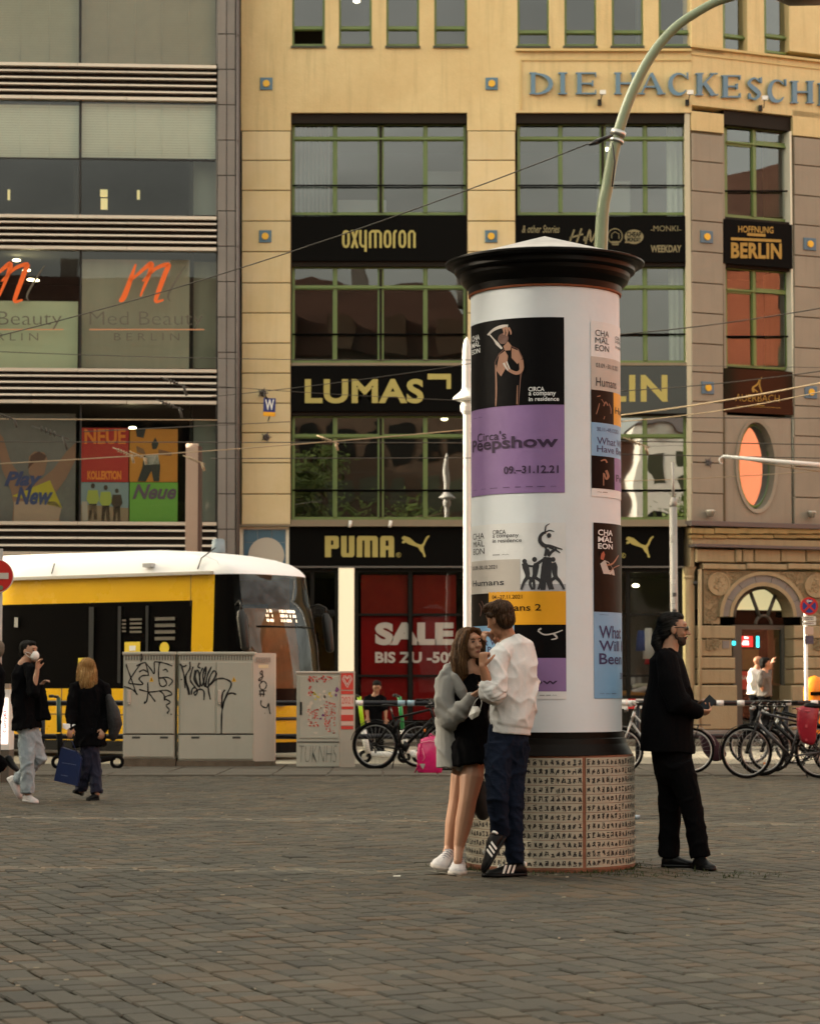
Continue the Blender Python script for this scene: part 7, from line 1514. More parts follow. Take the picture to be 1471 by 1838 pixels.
# electric scooters behind the railing
def scooter(lab, px, Y, lean, mcol, dm=None):
    g = P(px, 1300, Y); o = Vector((g.x, Y, 0)); t = thing('electric_scooter', lab, 'scooter', tuple(o), 'parked rental scooters')
    a = o + Vector((0, 0, .18)); b = o + Vector((lean, 0, 1.12))
    mb = MB(); mb.tube([a.lerp(b, .42), b], .035, 10); O('stem', mb, mcol, t)
    mb = MB(); mb.tube([a + Vector((.03, 0, -.02)), a.lerp(b, .4)], [.05, .05], 10); mb.tube([a + Vector((.05, 0, -.03)), a + Vector((.5, .1, -.05)), a + Vector((.85, .15, .0))], [.05, .06, .04], 8, ratio=.5); O('deck', mb, dm or m_white, t)
    mb = MB(); mb.tube([b + Vector((-.05, -.22, .02)), b, b + Vector((-.05, .22, .02))], .02, 8); mb.tube([b + Vector((-.05, -.22, .02)), b + Vector((-.09, -.30, .02))], .026, 8); O('handlebar', mb, m_blackm, t)
    for x in (-.02, .88):
        mb = MB(); mb.torus(o + Vector((x, .15 if x > .5 else 0, .11)), (0, 1, 0), .085, .028, 24, 8); O('wheel', mb, m_tyre, t)
    return t
m_lime = M('lime_plastic', (.45, .75, .02), .3); m_mint = M('green_plastic', (.03, .30, .09), .3)
scooter('lime green electric scooter just right of the stickered cabinet', 657, 41.0, -.12, m_lime)
scooter('green and white electric scooter behind the leaning black bicycle', 727, 41.0, -.10, m_mint)
scooter('green scooter with a white paper hooked on it, left of the blonde woman', 108, 38.0, -.03, M('teal_plastic', (.02, .07, .05), .3), m_tyre)
# ================================================================== PEOPLE
m_skin = M('skin', (.36, .18, .105), .5, spec=.35, var=.08, vs=9); m_skin2 = M('skin_pale', (.40, .22, .14), .5, spec=.35, var=.08, vs=9)
def hmat(name, c, c2=None): return M(name, c, .6, spec=.12, var=.5, vs=14, stretch=(6, 6, .6), bump=.5, bs=30, col2=c2)
m_eye = M('eye_dark', (.02, .013, .01), .25); m_lip = M('lip', (.36, .12, .09), .45); m_browm = M('eyebrow', (.06, .035, .02), .7)
def frame(fwd, up=(0, 0, 1)):
    f = Vector(fwd).normalized(); u = Vector(up); u = (u - f * u.dot(f)).normalized(); l = u.cross(f); return Matrix((f, l, u)).transposed()
def hd(mb, c, R, s=1.0, ears=True, jaw=1.0):
    c = Vector(c); q = lambda x, y, z: c + R @ (Vector((x, y, z)) * s)
    e = lambda p, r, rot=None: mb.ell(q(*p), tuple(k * s for k in r), R, nu=16, nv=11)
    e((-.018, 0, .035), (.095, .075, .083)); e((.028, 0, .005), (.062, .064, .088)); e((.034, 0, -.055), (.050 * jaw, .048 * jaw, .052)); e((.058, 0, -.088), (.024, .026, .022))
    e((.062, .030, -.022), (.022, .024, .024)); e((.062, -.030, -.022), (.022, .024, .024)); e((.070, 0, .045), (.022, .048, .020))
    mb.tube([q(.082, 0, .018), q(.098, 0, -.008), q(.110, 0, -.024)], [.009 * s, .010 * s, .013 * s], 8, round_ends=True); e((.098, .010, -.028), (.009, .008, .007)); e((.098, -.010, -.028), (.009, .008, .007))
    e((.080, 0, -.056), (.012, .022, .007)); e((.078, 0, -.067), (.012, .018, .007))
    if ears:
        for y in (-.076, .076): e((-.004, y, -.004), (.019, .009, .032))
    return q
def face_parts(t, c, R, s=1.0, lips=True, eyes=True):
    q = lambda x, y, z: Vector(c) + R @ (Vector((x, y, z)) * s)
    if eyes:
        for y in (-.031, .031):
            mb = MB(); mb.ell(q(.0815, y, .014), (.0075 * s, .0145 * s, .0062 * s), R, nu=10, nv=6); O('eye', mb, m_eye, t)
            mb = MB(); mb.tube([q(.088, y * .45, .030), q(.091, y, .036), q(.078, y * 1.6, .030)], [.003 * s, .0045 * s, .0025 * s], 6); O('eyebrow', mb, m_browm, t)
    if lips:
        mb = MB(); mb.tube([q(.082, -.022, -.060), q(.0925, 0, -.057), q(.082, .022, -.060)], [.002 * s, .0048 * s, .002 * s], 6); mb.tube([q(.082, -.018, -.065), q(.090, 0, -.068), q(.082, .018, -.065)], [.002 * s, .0045 * s, .002 * s], 6); O('lips', mb, m_lip, t)
def hand(mb, w, f, n, th=1, curl=(.5, .5, .5, .5), s=1.0, thc=.3):
    w = Vector(w); f = Vector(f).normalized(); n = Vector(n); n = (n - f * n.dot(f)).normalized(); l = f.cross(n)
    mb.tube([w - f * .01 * s, w + f * .035 * s, w + f * .085 * s], [(.026 * s, .018 * s), (.036 * s, .017 * s), (.040 * s, .013 * s)], 10, side=l, round_ends=True)
    for i, (L, o) in enumerate(((.068, .030), (.078, .010), (.072, -.010), (.056, -.030))):
        p = w + f * (.080 - (.008 if i == 3 else 0)) * s + l * (th * o * s); a = 0; pts = [p]; c = curl[i]
        for k, q in enumerate((.45, .32, .23)):
            a += c * (1.1 if k else .9); p = p + (f * cos(a) + n * sin(a)) * (L * q * s); pts.append(p)
        mb.tube(pts, [.0092 * s, .0088 * s, .008 * s, .0065 * s], 8, round_ends=True)
    p = w + f * .022 * s + l * (th * .030 * s); d1 = (f * .65 + l * th * .75 + n * .25).normalized(); d2 = (f * (.9) + l * th * .25 + n * (.3 + thc)).normalized()
    mb.tube([w + f * .005 * s + l * (th * .012 * s), p, p + d1 * .034 * s, p + d1 * .034 * s + d2 * .03 * s, p + d1 * .034 * s + d2 * .052 * s], [.014 * s, .014 * s, .0115 * s, .010 * s, .0075 * s], 8, round_ends=True)
def limbs(mb, *ls):
    for pts, r in ls: mb.tube([tuple(p) for p in pts], r, 12, round_ends=True)
def shoe(t, heel, toe, m, sole_m, up=(0, 0, 1), s=1.0, stripes=None, name='shoe', h=.075, laces=None):
    heel, toe = Vector(heel), Vector(toe); f = (toe - heel).normalized(); u = Vector(up); u = (u - f * u.dot(f)).normalized(); l = u.cross(f); L = (toe - heel).length
    q = lambda x, y, z: heel + f * x * L + l * y * s + u * z * s
    prof = [(-.02, .030, .055), (.08, .036, .085), (.22, .037, .092), (.38, .040, .080), (.55, .045, .060), (.72, .048, .048), (.88, .042, .040), (1.0, .022, .030)]
    rg = []
    for x, w_, hh in prof: rg.append([q(x, w_ * cos(a), .016 + (hh - .016) * max(0, sin(a)) ** .8 if sin(a) > 0 else .014) for a in [2 * pi * k / 14 for k in range(14)]])
    mb = MB(); mb.ring(rg); sh = O(name, mb, m, t)
    mb = MB(); rg = [[q(x, (w_ + .004) * cos(a), .010 + .012 * (1 if sin(a) > 0 else -1) * abs(sin(a)) ** .3) for a in [2 * pi * (k + .5) / 12 for k in range(12)]] for x, w_, hh in [(-.035, .022, 0)] + prof + [(1.02, .016, 0)]]; mb.ring(rg); O('sole', mb, sole_m, sh)
    if stripes:
        mb = MB()
        for k in range(3):
            x = .36 + k * .11
            for sg in (-1, 1): mb.prism([q(x, sg * .0405, .022), q(x + .055, sg * .042, .022), q(x - .03, sg * .036, .070), q(x - .085, sg * .034, .070)], l * (sg * .006))
        O('stripe', mb, stripes, sh)
        mb = MB(); mb.ring([[q(-.03, .02 * cos(a), .066 + .02 * sin(a)) for a in [2 * pi * k / 8 for k in range(8)]], [q(.05, .036 * cos(a), .072 + .018 * sin(a)) for a in [2 * pi * k / 8 for k in range(8)]]]); O('heel_tab', mb, stripes, sh)
    if laces:
        mb = MB()
        for k in range(5): x = .30 + k * .075; z = .088 - k * .009; mb.tube([q(x, -.026, z - .008), q(x + .02, 0, z + .004), q(x, .026, z - .008)], .003, 5)
        O('laces', mb, laces, sh)
    return sh
GRP = 'people on the square'
def J_(Y0): return lambda px, py, dy=0.0: P(px, py, Y0 + dy)
# ------------------------------------------------------------------ woman in grey hoodie
J = J_(17.05); g = G(818, 1560); W = thing('person', 'young woman with long brown hair, slipped grey hoodie and short black dress', 'person', (g.x, 17.05, 0))
Rw = frame((.50, -.84, .10), (-.10, 0, 1)); hc = J(845, 1157, -.01)
mb = MB(); hd(mb, hc, Rw, .93, jaw=.95)
limbs(mb, ([J(842, 1166, .03), J(841, 1188, .03), J(842, 1206, .02)], [.05, .046, .058]), ([J(817, 1220, .0), J(840, 1213, .03), J(864, 1220, .07)], [.035, .055, .035]))
mb.tube([J(841, 1205, .03), J(841, 1240, .02), J(842, 1285, .03), J(844, 1330, .03), J(844, 1352, .03)], [(.10, .06), (.11, .07), (.09, .065), (.10, .07), (.09, .06)], 14, side=(.9, .3, 0), round_ends=True)
el, wr = J(812, 1286, -.12), J(846, 1250, -.20)
limbs(mb, ([J(812, 1222, -.0), J(806, 1252, -.06), el], [.032, .034, .032]), ([el, el.lerp(wr, .5), wr], [.036, .032, .024]))
hand(mb, wr, J(862, 1240, -.22) - wr, (-.1, .2, 1), th=-1, curl=(.9, .8, .75, .7), s=.98, thc=.2)
limbs(mb, ([J(862, 1222, .09), J(866, 1258, .12), J(866, 1282, .10)], [.036, .034, .03]), ([J(866, 1282, .10), J(862, 1262, .04)], [.03, .024]))
limbs(mb, ([J(850, 1345, .0), J(846, 1395, -.05), J(839, 1436, -.07), J(832, 1476, -.05), J(823, 1520, -.05)], [.078, .084, .063, .062, .039]), ([J(835, 1345, .06), J(828, 1395, .07), J(820, 1436, .08), J(813, 1478, .09), J(806, 1520, .09)], [.075, .078, .058, .058, .037]))
limbs(mb, ([J(823, 1518, -.05), J(821, 1546, -.10)], [.036, .03]), ([J(806, 1520, .09), J(796, 1546, .03)], [.034, .03]))
fuse('body', mb, m_skin2, W, .0065, 2); face_parts(W, hc, Rw, .93)
mb = MB(); mb.tube([J(841, 1212, .03), J(841, 1240, .02), J(842, 1285, .03), J(845, 1325, .03), J(846, 1352, .02), J(849, 1374, .01)], [(.13, .08), (.15, .11), (.135, .115), (.17, .145), (.185, .165), (.19, .175)], 18, side=(.9, .3, 0))
mb.tube([J(822, 1209, .0), J(826, 1225, -.03)], [.03, .05], 10, round_ends=True); mb.tube([J(862, 1209, .05), J(860, 1225, .03)], [.03, .05], 10, round_ends=True)
m_dress = M('black_dress', (.0035, .0035, .004), .95, spec=.05, bump=.2, bs=20); fuse('dress', mb, m_dress, W, .009, 2, folds(.008, (8, 8, 4), 3))
m_hood = M('grey_hoodie', (.225, .222, .21), .92, var=.12, vs=10, bump=.15, bs=150, spec=.2)
mb = MB()
mb.tube([J(806, 1204, .0), J(800, 1222, -.02), J(797, 1258, -.06), J(806, 1292, -.10)], [.045, .072, .082, .078], 14, round_ends=True)
mb.tube([J(805, 1290, -.10), J(822, 1282, -.14), J(837, 1263, -.18), J(846, 1251, -.19)], [.074, .070, .052, .036], 14, round_ends=True)
mb.tube([J(808, 1222, .02), J(804, 1265, .04), J(806, 1320, .03), J(808, 1378, .02)], [(.07, .07), (.088, .10), (.098, .11), (.104, .12)], 16, side=(1, 0, 0))
mb.tube([J(838, 1262, .0), J(832, 1300, -.05), J(828, 1340, -.05), J(826, 1374, -.05)], [.02, .035, .045, .048], 10, round_ends=True)
mb.tube([J(809, 1197, .04), J(817, 1215, -.06), J(827, 1240, -.10), J(838, 1265, -.09)], [.030, .034, .032, .022], 10, round_ends=True)
mb.tube([J(803, 1199, .0), J(795, 1210, -.05), J(790, 1219, -.06)], [.028, .032, .02], 10, round_ends=True)
mb.tube([J(812, 1200, .10), J(840, 1204, .16), J(872, 1216, .18)], [.05, .06, .05], 10, round_ends=True); mb.tube([J(872, 1220, .16), J(880, 1290, .18), J(878, 1335, .15)], [.06, .08, .06], 12, round_ends=True)
ff = folds(.0105, (6, 6, 3.0), 11, .5, .08)
fuse('hoodie', mb, m_hood, W, .0075, 2, lambda p, n: ff(p, n) + .005 * sin(p.x * 60 + p.z * 75) * max(0, 1 - abs(p.z - 1.14) / .16))
m_hairw = hmat('brown_hair', (.045, .019, .006), (.10, .045, .014))
mb = MB(); q = lambda x, y, z: hc + Rw @ (Vector((x, y, z)) * .93)
mb.ell(q(-.038, 0, .040), (.092, .088, .092), Rw); mb.ell(q(-.055, 0, -.02), (.075, .088, .10), Rw)
mb.tube([q(.045, .0, .112), q(.055, .040, .098), q(.040, .078, .040), q(.012, .088, -.04), q(-.005, .082, -.13)], [.016, .020, .024, .024, .02], 10, round_ends=True)
mb.tube([q(.045, .0, .112), q(.050, -.045, .098), q(.035, -.080, .040), q(.005, -.094, -.04), q(.0, -.10, -.14), q(.01, -.095, -.21)], [.016, .022, .028, .034, .036, .026], 10, round_ends=True)
mb.tube([q(-.04, -.07, .0), q(-.045, -.10, -.10), q(-.03, -.115, -.20), q(-.02, -.11, -.235)], [.06, .058, .045, .03], 12, round_ends=True)
mb.tube([q(-.08, 0, .0), q(-.09, -.01, -.10), q(-.08, -.02, -.20)], [.07, .068, .04], 12, round_ends=True)
mb.tube([q(-.03, .06, .0), q(-.04, .08, -.10), q(-.03, .075, -.16)], [.05, .04, .025], 12, round_ends=True)
ho = fuse('hair', mb, m_hairw, W, .0065, 2, folds(.004, (55, 55, 5), 4))
strands(ho, W, [m_hairw, M('hair_dark_brown', (.022, .010, .004), .5, spec=.3), M('hair_light_brown', (.14, .075, .028), .5, spec=.3)], 1500, .11, lambda p: (0, 0, -1), .0026, 2)
m_shw = M('white_trainer', (.58, .56, .56), .5, var=.15, vs=12, bump=.3, bs=60); m_solew = M('white_sole', (.52, .48, .44), .6)
shoe(W, J(806, 1552, .10) , J(782, 1560, -.10), m_shw, m_solew, (.25, -.15, 1), 1.35, laces=M('lace_grey', (.2, .2, .24), .7))
_h, _t = J(824, 1556, .02), J(819, 1563, -.20); _h.z = .0; _t.z = .0
shoe(W, _h, _t, m_shw, m_solew, s=1.35, laces=MATS['lace_grey'])
mb = MB(); c = J(862, 1236, -.22); mb.box(c, (.075, .14, .010), rot=Matrix.Rotation(.5, 3, 'Y')); O('mobile_phone', mb, M('phone_black', (.01, .01, .012), .15), None, 'black phone held in the hand of the woman in the hoodie', 'phone')
fm = thing('face_mask', 'white face mask dangling by its loops from the hand of the woman', 'face mask', J(849, 1290, -.22))
mb = MB(); pts = [J(847, 1267, -.22), J(858, 1268, -.22), J(862, 1275, -.22), J(858, 1285, -.22), J(846, 1292, -.23), J(840, 1285, -.23)]; cc = sum(pts, Vector()) / 6
mb.add(pts + [cc + Vector((0, -.03, 0)), cc + Vector((0, -.018, 0))], [(i, (i + 1) % 6, 6) for i in range(6)] + [(i, (i + 1) % 6, 7) for i in range(6)]); O('fabric', mb, M('mask_white', (.74, .72, .68), .8), fm)
mb = MB(); mb.tube([J(848, 1267, -.22), J(853, 1258, -.22), J(858, 1252, -.22)], .003, 5); mb.tube([J(861, 1273, -.22), J(864, 1262, -.22), J(862, 1251, -.22)], .003, 5); O('loop', mb, MATS['mask_white'], fm)
hb_ = thing('shoulder_bag', 'dark bag hanging between the couple at knee height', 'bag', J(862, 1465, .12)); mb = MB(); mb.tube([J(862, 1412, .14), J(860, 1440, .14), J(866, 1460, .14)], [.05, .085, .05], 12, round_ends=True); mb.tube([J(862, 1412, .14), J(868, 1360, .16), J(872, 1300, .16)], .012, 6); O('shell', mb, M('bag_charcoal', (.02, .02, .019), .7, var=.4, vs=10), hb_)
# ------------------------------------------------------------------ man in white sweatshirt
J = J_(16.75); g = G(915, 1570); Mn = thing('person', 'tall man in a white sweatshirt and dark jeans, back turned, before the column', 'person', (g.x, 16.75, 0))
Rm = frame((-.70, .66, -.22), (-.14, 0, 1)); hc = J(896, 1112, .0)
mb = MB(); hd(mb, hc, Rm, 1.0)
limbs(mb, ([J(903, 1122, .02), J(909, 1140, .03), J(914, 1156, .03)], [.058, .058, .07]))
mb.tube([J(918, 1160, .02), J(920, 1210, .0), J(918, 1265, .0), J(914, 1320, .0)], [(.12, .07), (.13, .08), (.11, .07), (.12, .08)], 14, side=(.8, .6, 0), round_ends=True)
sh, el, wr = J(897, 1176, -.15), J(882, 1248, -.20), J(866, 1196, -.26)
limbs(mb, ([sh, sh.lerp(el, .5), el], [.045, .042, .038]), ([el, el.lerp(wr, .45), wr], [.042, .042, .028]))
hand(mb, wr, (.03, .05, 1), (.6, .75, -.1), th=-1, curl=(1.25, 1.2, 1.15, 1.1), s=1.0, thc=.6)
sh2, el2, wr2 = J(944, 1168, .18), J(915, 1170, .42), J(884, 1141, .12)
limbs(mb, ([sh2, sh2.lerp(el2, .5), el2], [.045, .04, .036]), ([el2, el2.lerp(wr2, .5), wr2], [.042, .038, .028]))
hand(mb, wr2, J(866, 1133, .0) - wr2, (.1, .4, -1), th=1, curl=(.12, .85, .95, 1.0), s=1.05, thc=.3)
limbs(mb, ([J(921, 1340, .03), J(920, 1430, .0), J(924, 1540, .02)], [.06, .05, .045]), ([J(900, 1340, -.02), J(891, 1430, -.12), J(896, 1498, -.04)], [.06, .05, .04]))
fuse('body', mb, m_skin, Mn, .0065, 2)
m_sw = M('white_sweatshirt', (.66, .66, .655), .92, var=.06, vs=6, bump=.12, bs=140, spec=.2)
mb = MB()
mb.tube([J(914, 1147, .02), J(919, 1160, .01), J(924, 1195, .0), J(925, 1240, -.01), J(921, 1280, -.01), J(917, 1300, -.01)], [(.088, .082), (.162, .11), (.172, .128), (.170, .135), (.164, .14), (.158, .138)], 20, side=(.85, .5, 0))
mb.tube([J(917, 1296, -.01), J(916, 1304, -.01), J(915, 1317, -.01)], [(.158, .138), (.147, .13), (.146, .128)], 20, side=(.85, .5, 0))
mb.tube([J(912, 1160, -.05), J(896, 1178, -.14), J(889, 1205, -.18), J(886, 1236, -.20), J(884, 1250, -.20)], [.06, .075, .074, .072, .062], 14, round_ends=True)
mb.tube([J(887, 1252, -.19), J(878, 1244, -.21), J(873, 1232, -.23)], [.064, .066, .056], 14, round_ends=True)
for k in range(4): c0 = J(889 - k * 4.2, 1252 - k * 6, -.205 - k * .006); mb.torus(c0, (J(868, 1205, -.25) - J(885, 1250, -.2)) + Vector((0, 0, .02)), .052, .016, 18, 6)
mb.tube([J(925, 1168, .02), J(940, 1172, .14), J(933, 1178, .28), J(918, 1172, .38)], [.08, .078, .07, .06], 12, round_ends=True)
f1 = folds(.007, (7, 7, 6), 21, .5, .1); f2_ = folds(.017, (4.0, 4.0, 3.2), 8, -.55, .1)
def swr(p, n):
    d = f1(p, n); a = p.x - 1.0 + 0.0
    d += f2_(p, n) * max(0, 1 - abs(p.z - 1.27) / .24); d *= min(1, max(.3, (p.z - .98) / .1))
    return d
fuse('sweatshirt', mb, m_sw, Mn, .0075, 2, swr)
m_jean = M('dark_jeans', (.0045, .0075, .016), .9, spec=.1, var=.35, vs=9, col2=(.010, .016, .034), bump=.2, bs=90)
mb = MB(); mb.tube([J(914, 1305, .0), J(911, 1335, .0), J(909, 1352, .0)], [(.145, .12), (.155, .13), (.14, .12)], 16, side=(.85, .5, 0), round_ends=True)
mb.tube([J(922, 1340, .03), J(920, 1385, .02), J(919, 1430, .0), J(921, 1490, .0), J(924, 1548, .02)], [.115, .097, .078, .070, .068], 16)
mb.tube([J(896, 1338, -.04), J(893, 1385, -.09), J(892, 1432, -.13), J(895, 1475, -.10), J(899, 1502, -.06)], [.108, .092, .075, .066, .062], 16)
fuse('jeans', mb, m_jean, Mn, .0085, 2, folds(.007, (8, 8, 9), 2, .3))
m_hairm = hmat('short_brown_hair', (.035, .017, .008), (.075, .037, .018)); q = lambda x, y, z: hc + Rm @ (Vector((x, y, z)))
mb = MB(); mb.ell(q(-.030, 0, .050), (.092, .083, .082), Rm); mb.ell(q(-.055, 0, .0), (.062, .072, .075), Rm); mb.ell(q(.04, 0, .10), (.06, .062, .03), Rm); mb.tube([q(.07, -.04, .085), q(.085, 0, .092), q(.07, .04, .085)], .018, 8, round_ends=True)
mb.tube([q(.02, .075, .045), q(-.005, .078, .03)], .016, 8, round_ends=True)
ho = fuse('hair', mb, m_hairm, Mn, .006, 1, folds(.003, (60, 60, 14), 9))
_cr = hc + Rm @ Vector((-.07, 0, .11))
strands(ho, Mn, [m_hairm, M('hair_umber', (.022, .011, .006), .5, spec=.3), M('hair_chestnut', (.12, .062, .03), .5, spec=.3)], 1500, .045, lambda p: (p - _cr).normalized() + Vector((0, 0, -.5)), .0028, 3, 5, .004)
m_shb = M('black_trainer', (.0025, .0025, .003), .5, spec=.15); m_str = M('shoe_stripe', (.72, .70, .66), .5)
_h, _t = J(940, 1570, .06), J(868, 1572, -.08); _h.z = 0; _t.z = 0
shoe(Mn, _h, _t, m_shb, m_shb, s=1.15, stripes=m_str)
shoe(Mn, J(905, 1506, -.10), J(870, 1566, -.18), m_shb, m_shb, (-.95, -.35, -.30), 1.15, stripes=m_str)
# ------------------------------------------------------------------ man in black
J = J_(17.5); g = G(1225, 1555); Mb = thing('person', 'bearded man in black with slicked back hair and sunglasses, right of the column', 'person', (g.x, 17.5, 0))
Rb = frame((1, -.10, -.02)); hc = J(1209, 1131, 0)
mb = MB(); hd(mb, hc, Rb, 1.0)
limbs(mb, ([J(1206, 1145, .0), J(1203, 1160, .0), J(1198, 1180, .0)], [.058, .058, .07]))
mb.tube([J(1195, 1182, 0), J(1196, 1230, 0), J(1198, 1290, 0), J(1202, 1345, 0)], [(.07, .12), (.09, .13), (.08, .10), (.08, .10)], 14, side=(1, 0, 0), round_ends=True)
sh, el, wr = J(1194, 1192, -.19), J(1212, 1266, -.22), J(1252, 1277, -.12)
limbs(mb, ([sh, el], [.038, .036]), ([el, wr], [.036, .027])); sh2, el2, wr2 = J(1198, 1192, .19), J(1214, 1262, .2), J(1250, 1268, .06); limbs(mb, ([sh2, el2], [.038, .036]), ([el2, wr2], [.042, .027]))
hand(mb, wr, J(1275, 1280, -.06) - wr, (.1, .6, .8), th=-1, curl=(.5, .55, .6, .6), thc=.3)
hand(mb, wr2, J(1266, 1255, .0) - wr2, (.5, -.5, -.6), th=1, curl=(.6, .6, .6, .6), thc=.3)
limbs(mb, ([J(1202, 1350, .05), J(1204, 1430, .10), J(1200, 1535, .10)], [.06, .05, .045]), ([J(1212, 1350, -.05), J(1236, 1430, -.08), J(1256, 1540, -.08)], [.06, .05, .045]))
fuse('body', mb, m_skin2, Mb, .0065, 2)
q = lambda x, y, z: hc + Rb @ (Vector((x, y, z)))
mb = MB(); mb.ell(q(.040, 0, -.066), (.046, .051, .046), Rb); mb.ell(q(.062, 0, -.088), (.026, .030, .026), Rb); mb.tube([q(.005, .066, -.02), q(.02, .058, -.055)], .013, 8, round_ends=True); mb.tube([q(.005, -.066, -.02), q(.02, -.058, -.055)], .013, 8, round_ends=True); mb.tube([q(.082, -.025, -.055), q(.096, 0, -.044), q(.082, .025, -.055)], .0055, 6, round_ends=True)
fuse('beard', mb, M('dark_beard', (.055, .035, .025), .8, var=.4, vs=60, bump=.5, bs=120), Mb, .005, 1)
mb = MB(); mb.tube([q(.088, -.022, -.060), q(.094, 0, -.060), q(.088, .022, -.060)], .0048, 6); O('lips', mb, m_lip, Mb)
m_hairb = hmat('black_hair', (.004, .0035, .003), (.008, .0065, .0055))
mb = MB(); mb.ell(q(-.034, 0, .046), (.092, .083, .082), Rb); mb.ell(q(-.06, 0, .0), (.062, .074, .075), Rb); mb.ell(q(.01, 0, .095), (.06, .06, .035), Rb); mb.tube([q(-.09, 0, .0), q(-.118, 0, -.05), q(-.122, 0, -.10), q(-.105, 0, -.15)], [.045, .040, .042, .026], 12, round_ends=True)
ho = fuse('hair', mb, m_hairb, Mb, .0065, 2, folds(.0025, (12, 60, 60), 5))
strands(ho, Mb, [m_hairb, M('hair_black_gloss', (.012, .011, .010), .4, spec=.4)], 1000, .09, lambda p: (-1, 0, -.35), .0026, 4)
mb = MB()
for y in (-.033, .033): mb.tube([q(.094, y - (.026 if y < 0 else .02), .014), q(.100, y, .014), q(.094, y + (.026 if y > 0 else .02), .014)], [(.014, .004), (.019, .005), (.014, .004)], 10, side=tuple(Rb @ Vector((0, 0, 1))), round_ends=True)
for y in (-1, 1): mb.tube([q(.092, y * .058, .018), q(.04, y * .076, .020), q(-.005, y * .080, .014)], .0035, 5)
mb.tube([q(.1, -.015, .016), q(.104, 0, .018), q(.1, .015, .016)], .003, 5); O('sunglasses', mb, M('sunglass_black', (.004, .003, .003), .2, spec=.3), Mb)
m_bcl = M('black_cloth', (.0035, .0035, .0042), .95, spec=.05, bump=.2, bs=60)
mb = MB(); mb.tube([J(1199, 1166, 0), J(1195, 1184, 0), J(1200, 1225, 0), J(1199, 1270, 0), J(1197, 1310, 0), J(1196, 1350, 0)], [(.075, .10), (.125, .18), (.155, .20), (.185, .21), (.195, .21), (.20, .21)], 20, side=(1, 0, 0))
mb.tube([J(1196, 1186, -.14), J(1203, 1225, -.20), J(1214, 1262, -.21), J(1248, 1277, -.13)], [.085, .09, .09, .065], 14, round_ends=True); mb.tube([J(1200, 1186, .14), J(1207, 1225, .20), J(1216, 1262, .19), J(1246, 1270, .07)], [.085, .09, .085, .06], 14, round_ends=True)
fuse('shirt', mb, m_bcl, Mb, .0095, 2, folds(.012, (5, 5, 2.2), 31, 0, .1))
mb = MB(); mb.tube([J(1203, 1325, 0), J(1207, 1378, 0)], [(.15, .17), (.14, .17)], 16, side=(1, 0, 0), round_ends=True)
mb.tube([J(1202, 1370, .09), J(1203, 1430, .10), J(1201, 1480, .10), J(1199, 1538, .10)], [.115, .092, .080, .074], 14); mb.tube([J(1216, 1370, -.08), J(1236, 1430, -.08), J(1246, 1480, -.08), J(1256, 1538, -.08)], [.112, .088, .076, .070], 14)
fuse('trousers', mb, m_bcl, Mb, .0095, 2, folds(.006, (8, 8, 7), 14, 0, .2))
m_lea = M('black_leather', (.0025, .0025, .003), .4, spec=.18)
_h, _t = J(1188, 1552, .10), J(1250, 1553, .06); _h.z = 0; _t.z = 0; shoe(Mb, _h, _t, m_lea, m_lea, s=1.2)
_h, _t = J(1249, 1556, -.05), J(1278, 1560, -.26); _h.z = 0; _t.z = 0; shoe(Mb, _h, _t, m_lea, m_lea, s=1.2)
mb = MB(); mb.box(J(1268, 1264, -.03), (.070, .012, .125), rot=Matrix.Rotation(.75, 3, 'Y')); O('mobile_phone', mb, M('phone_slate', (.02, .03, .04), .3), None, 'dark slate phone held by the man in black', 'phone')
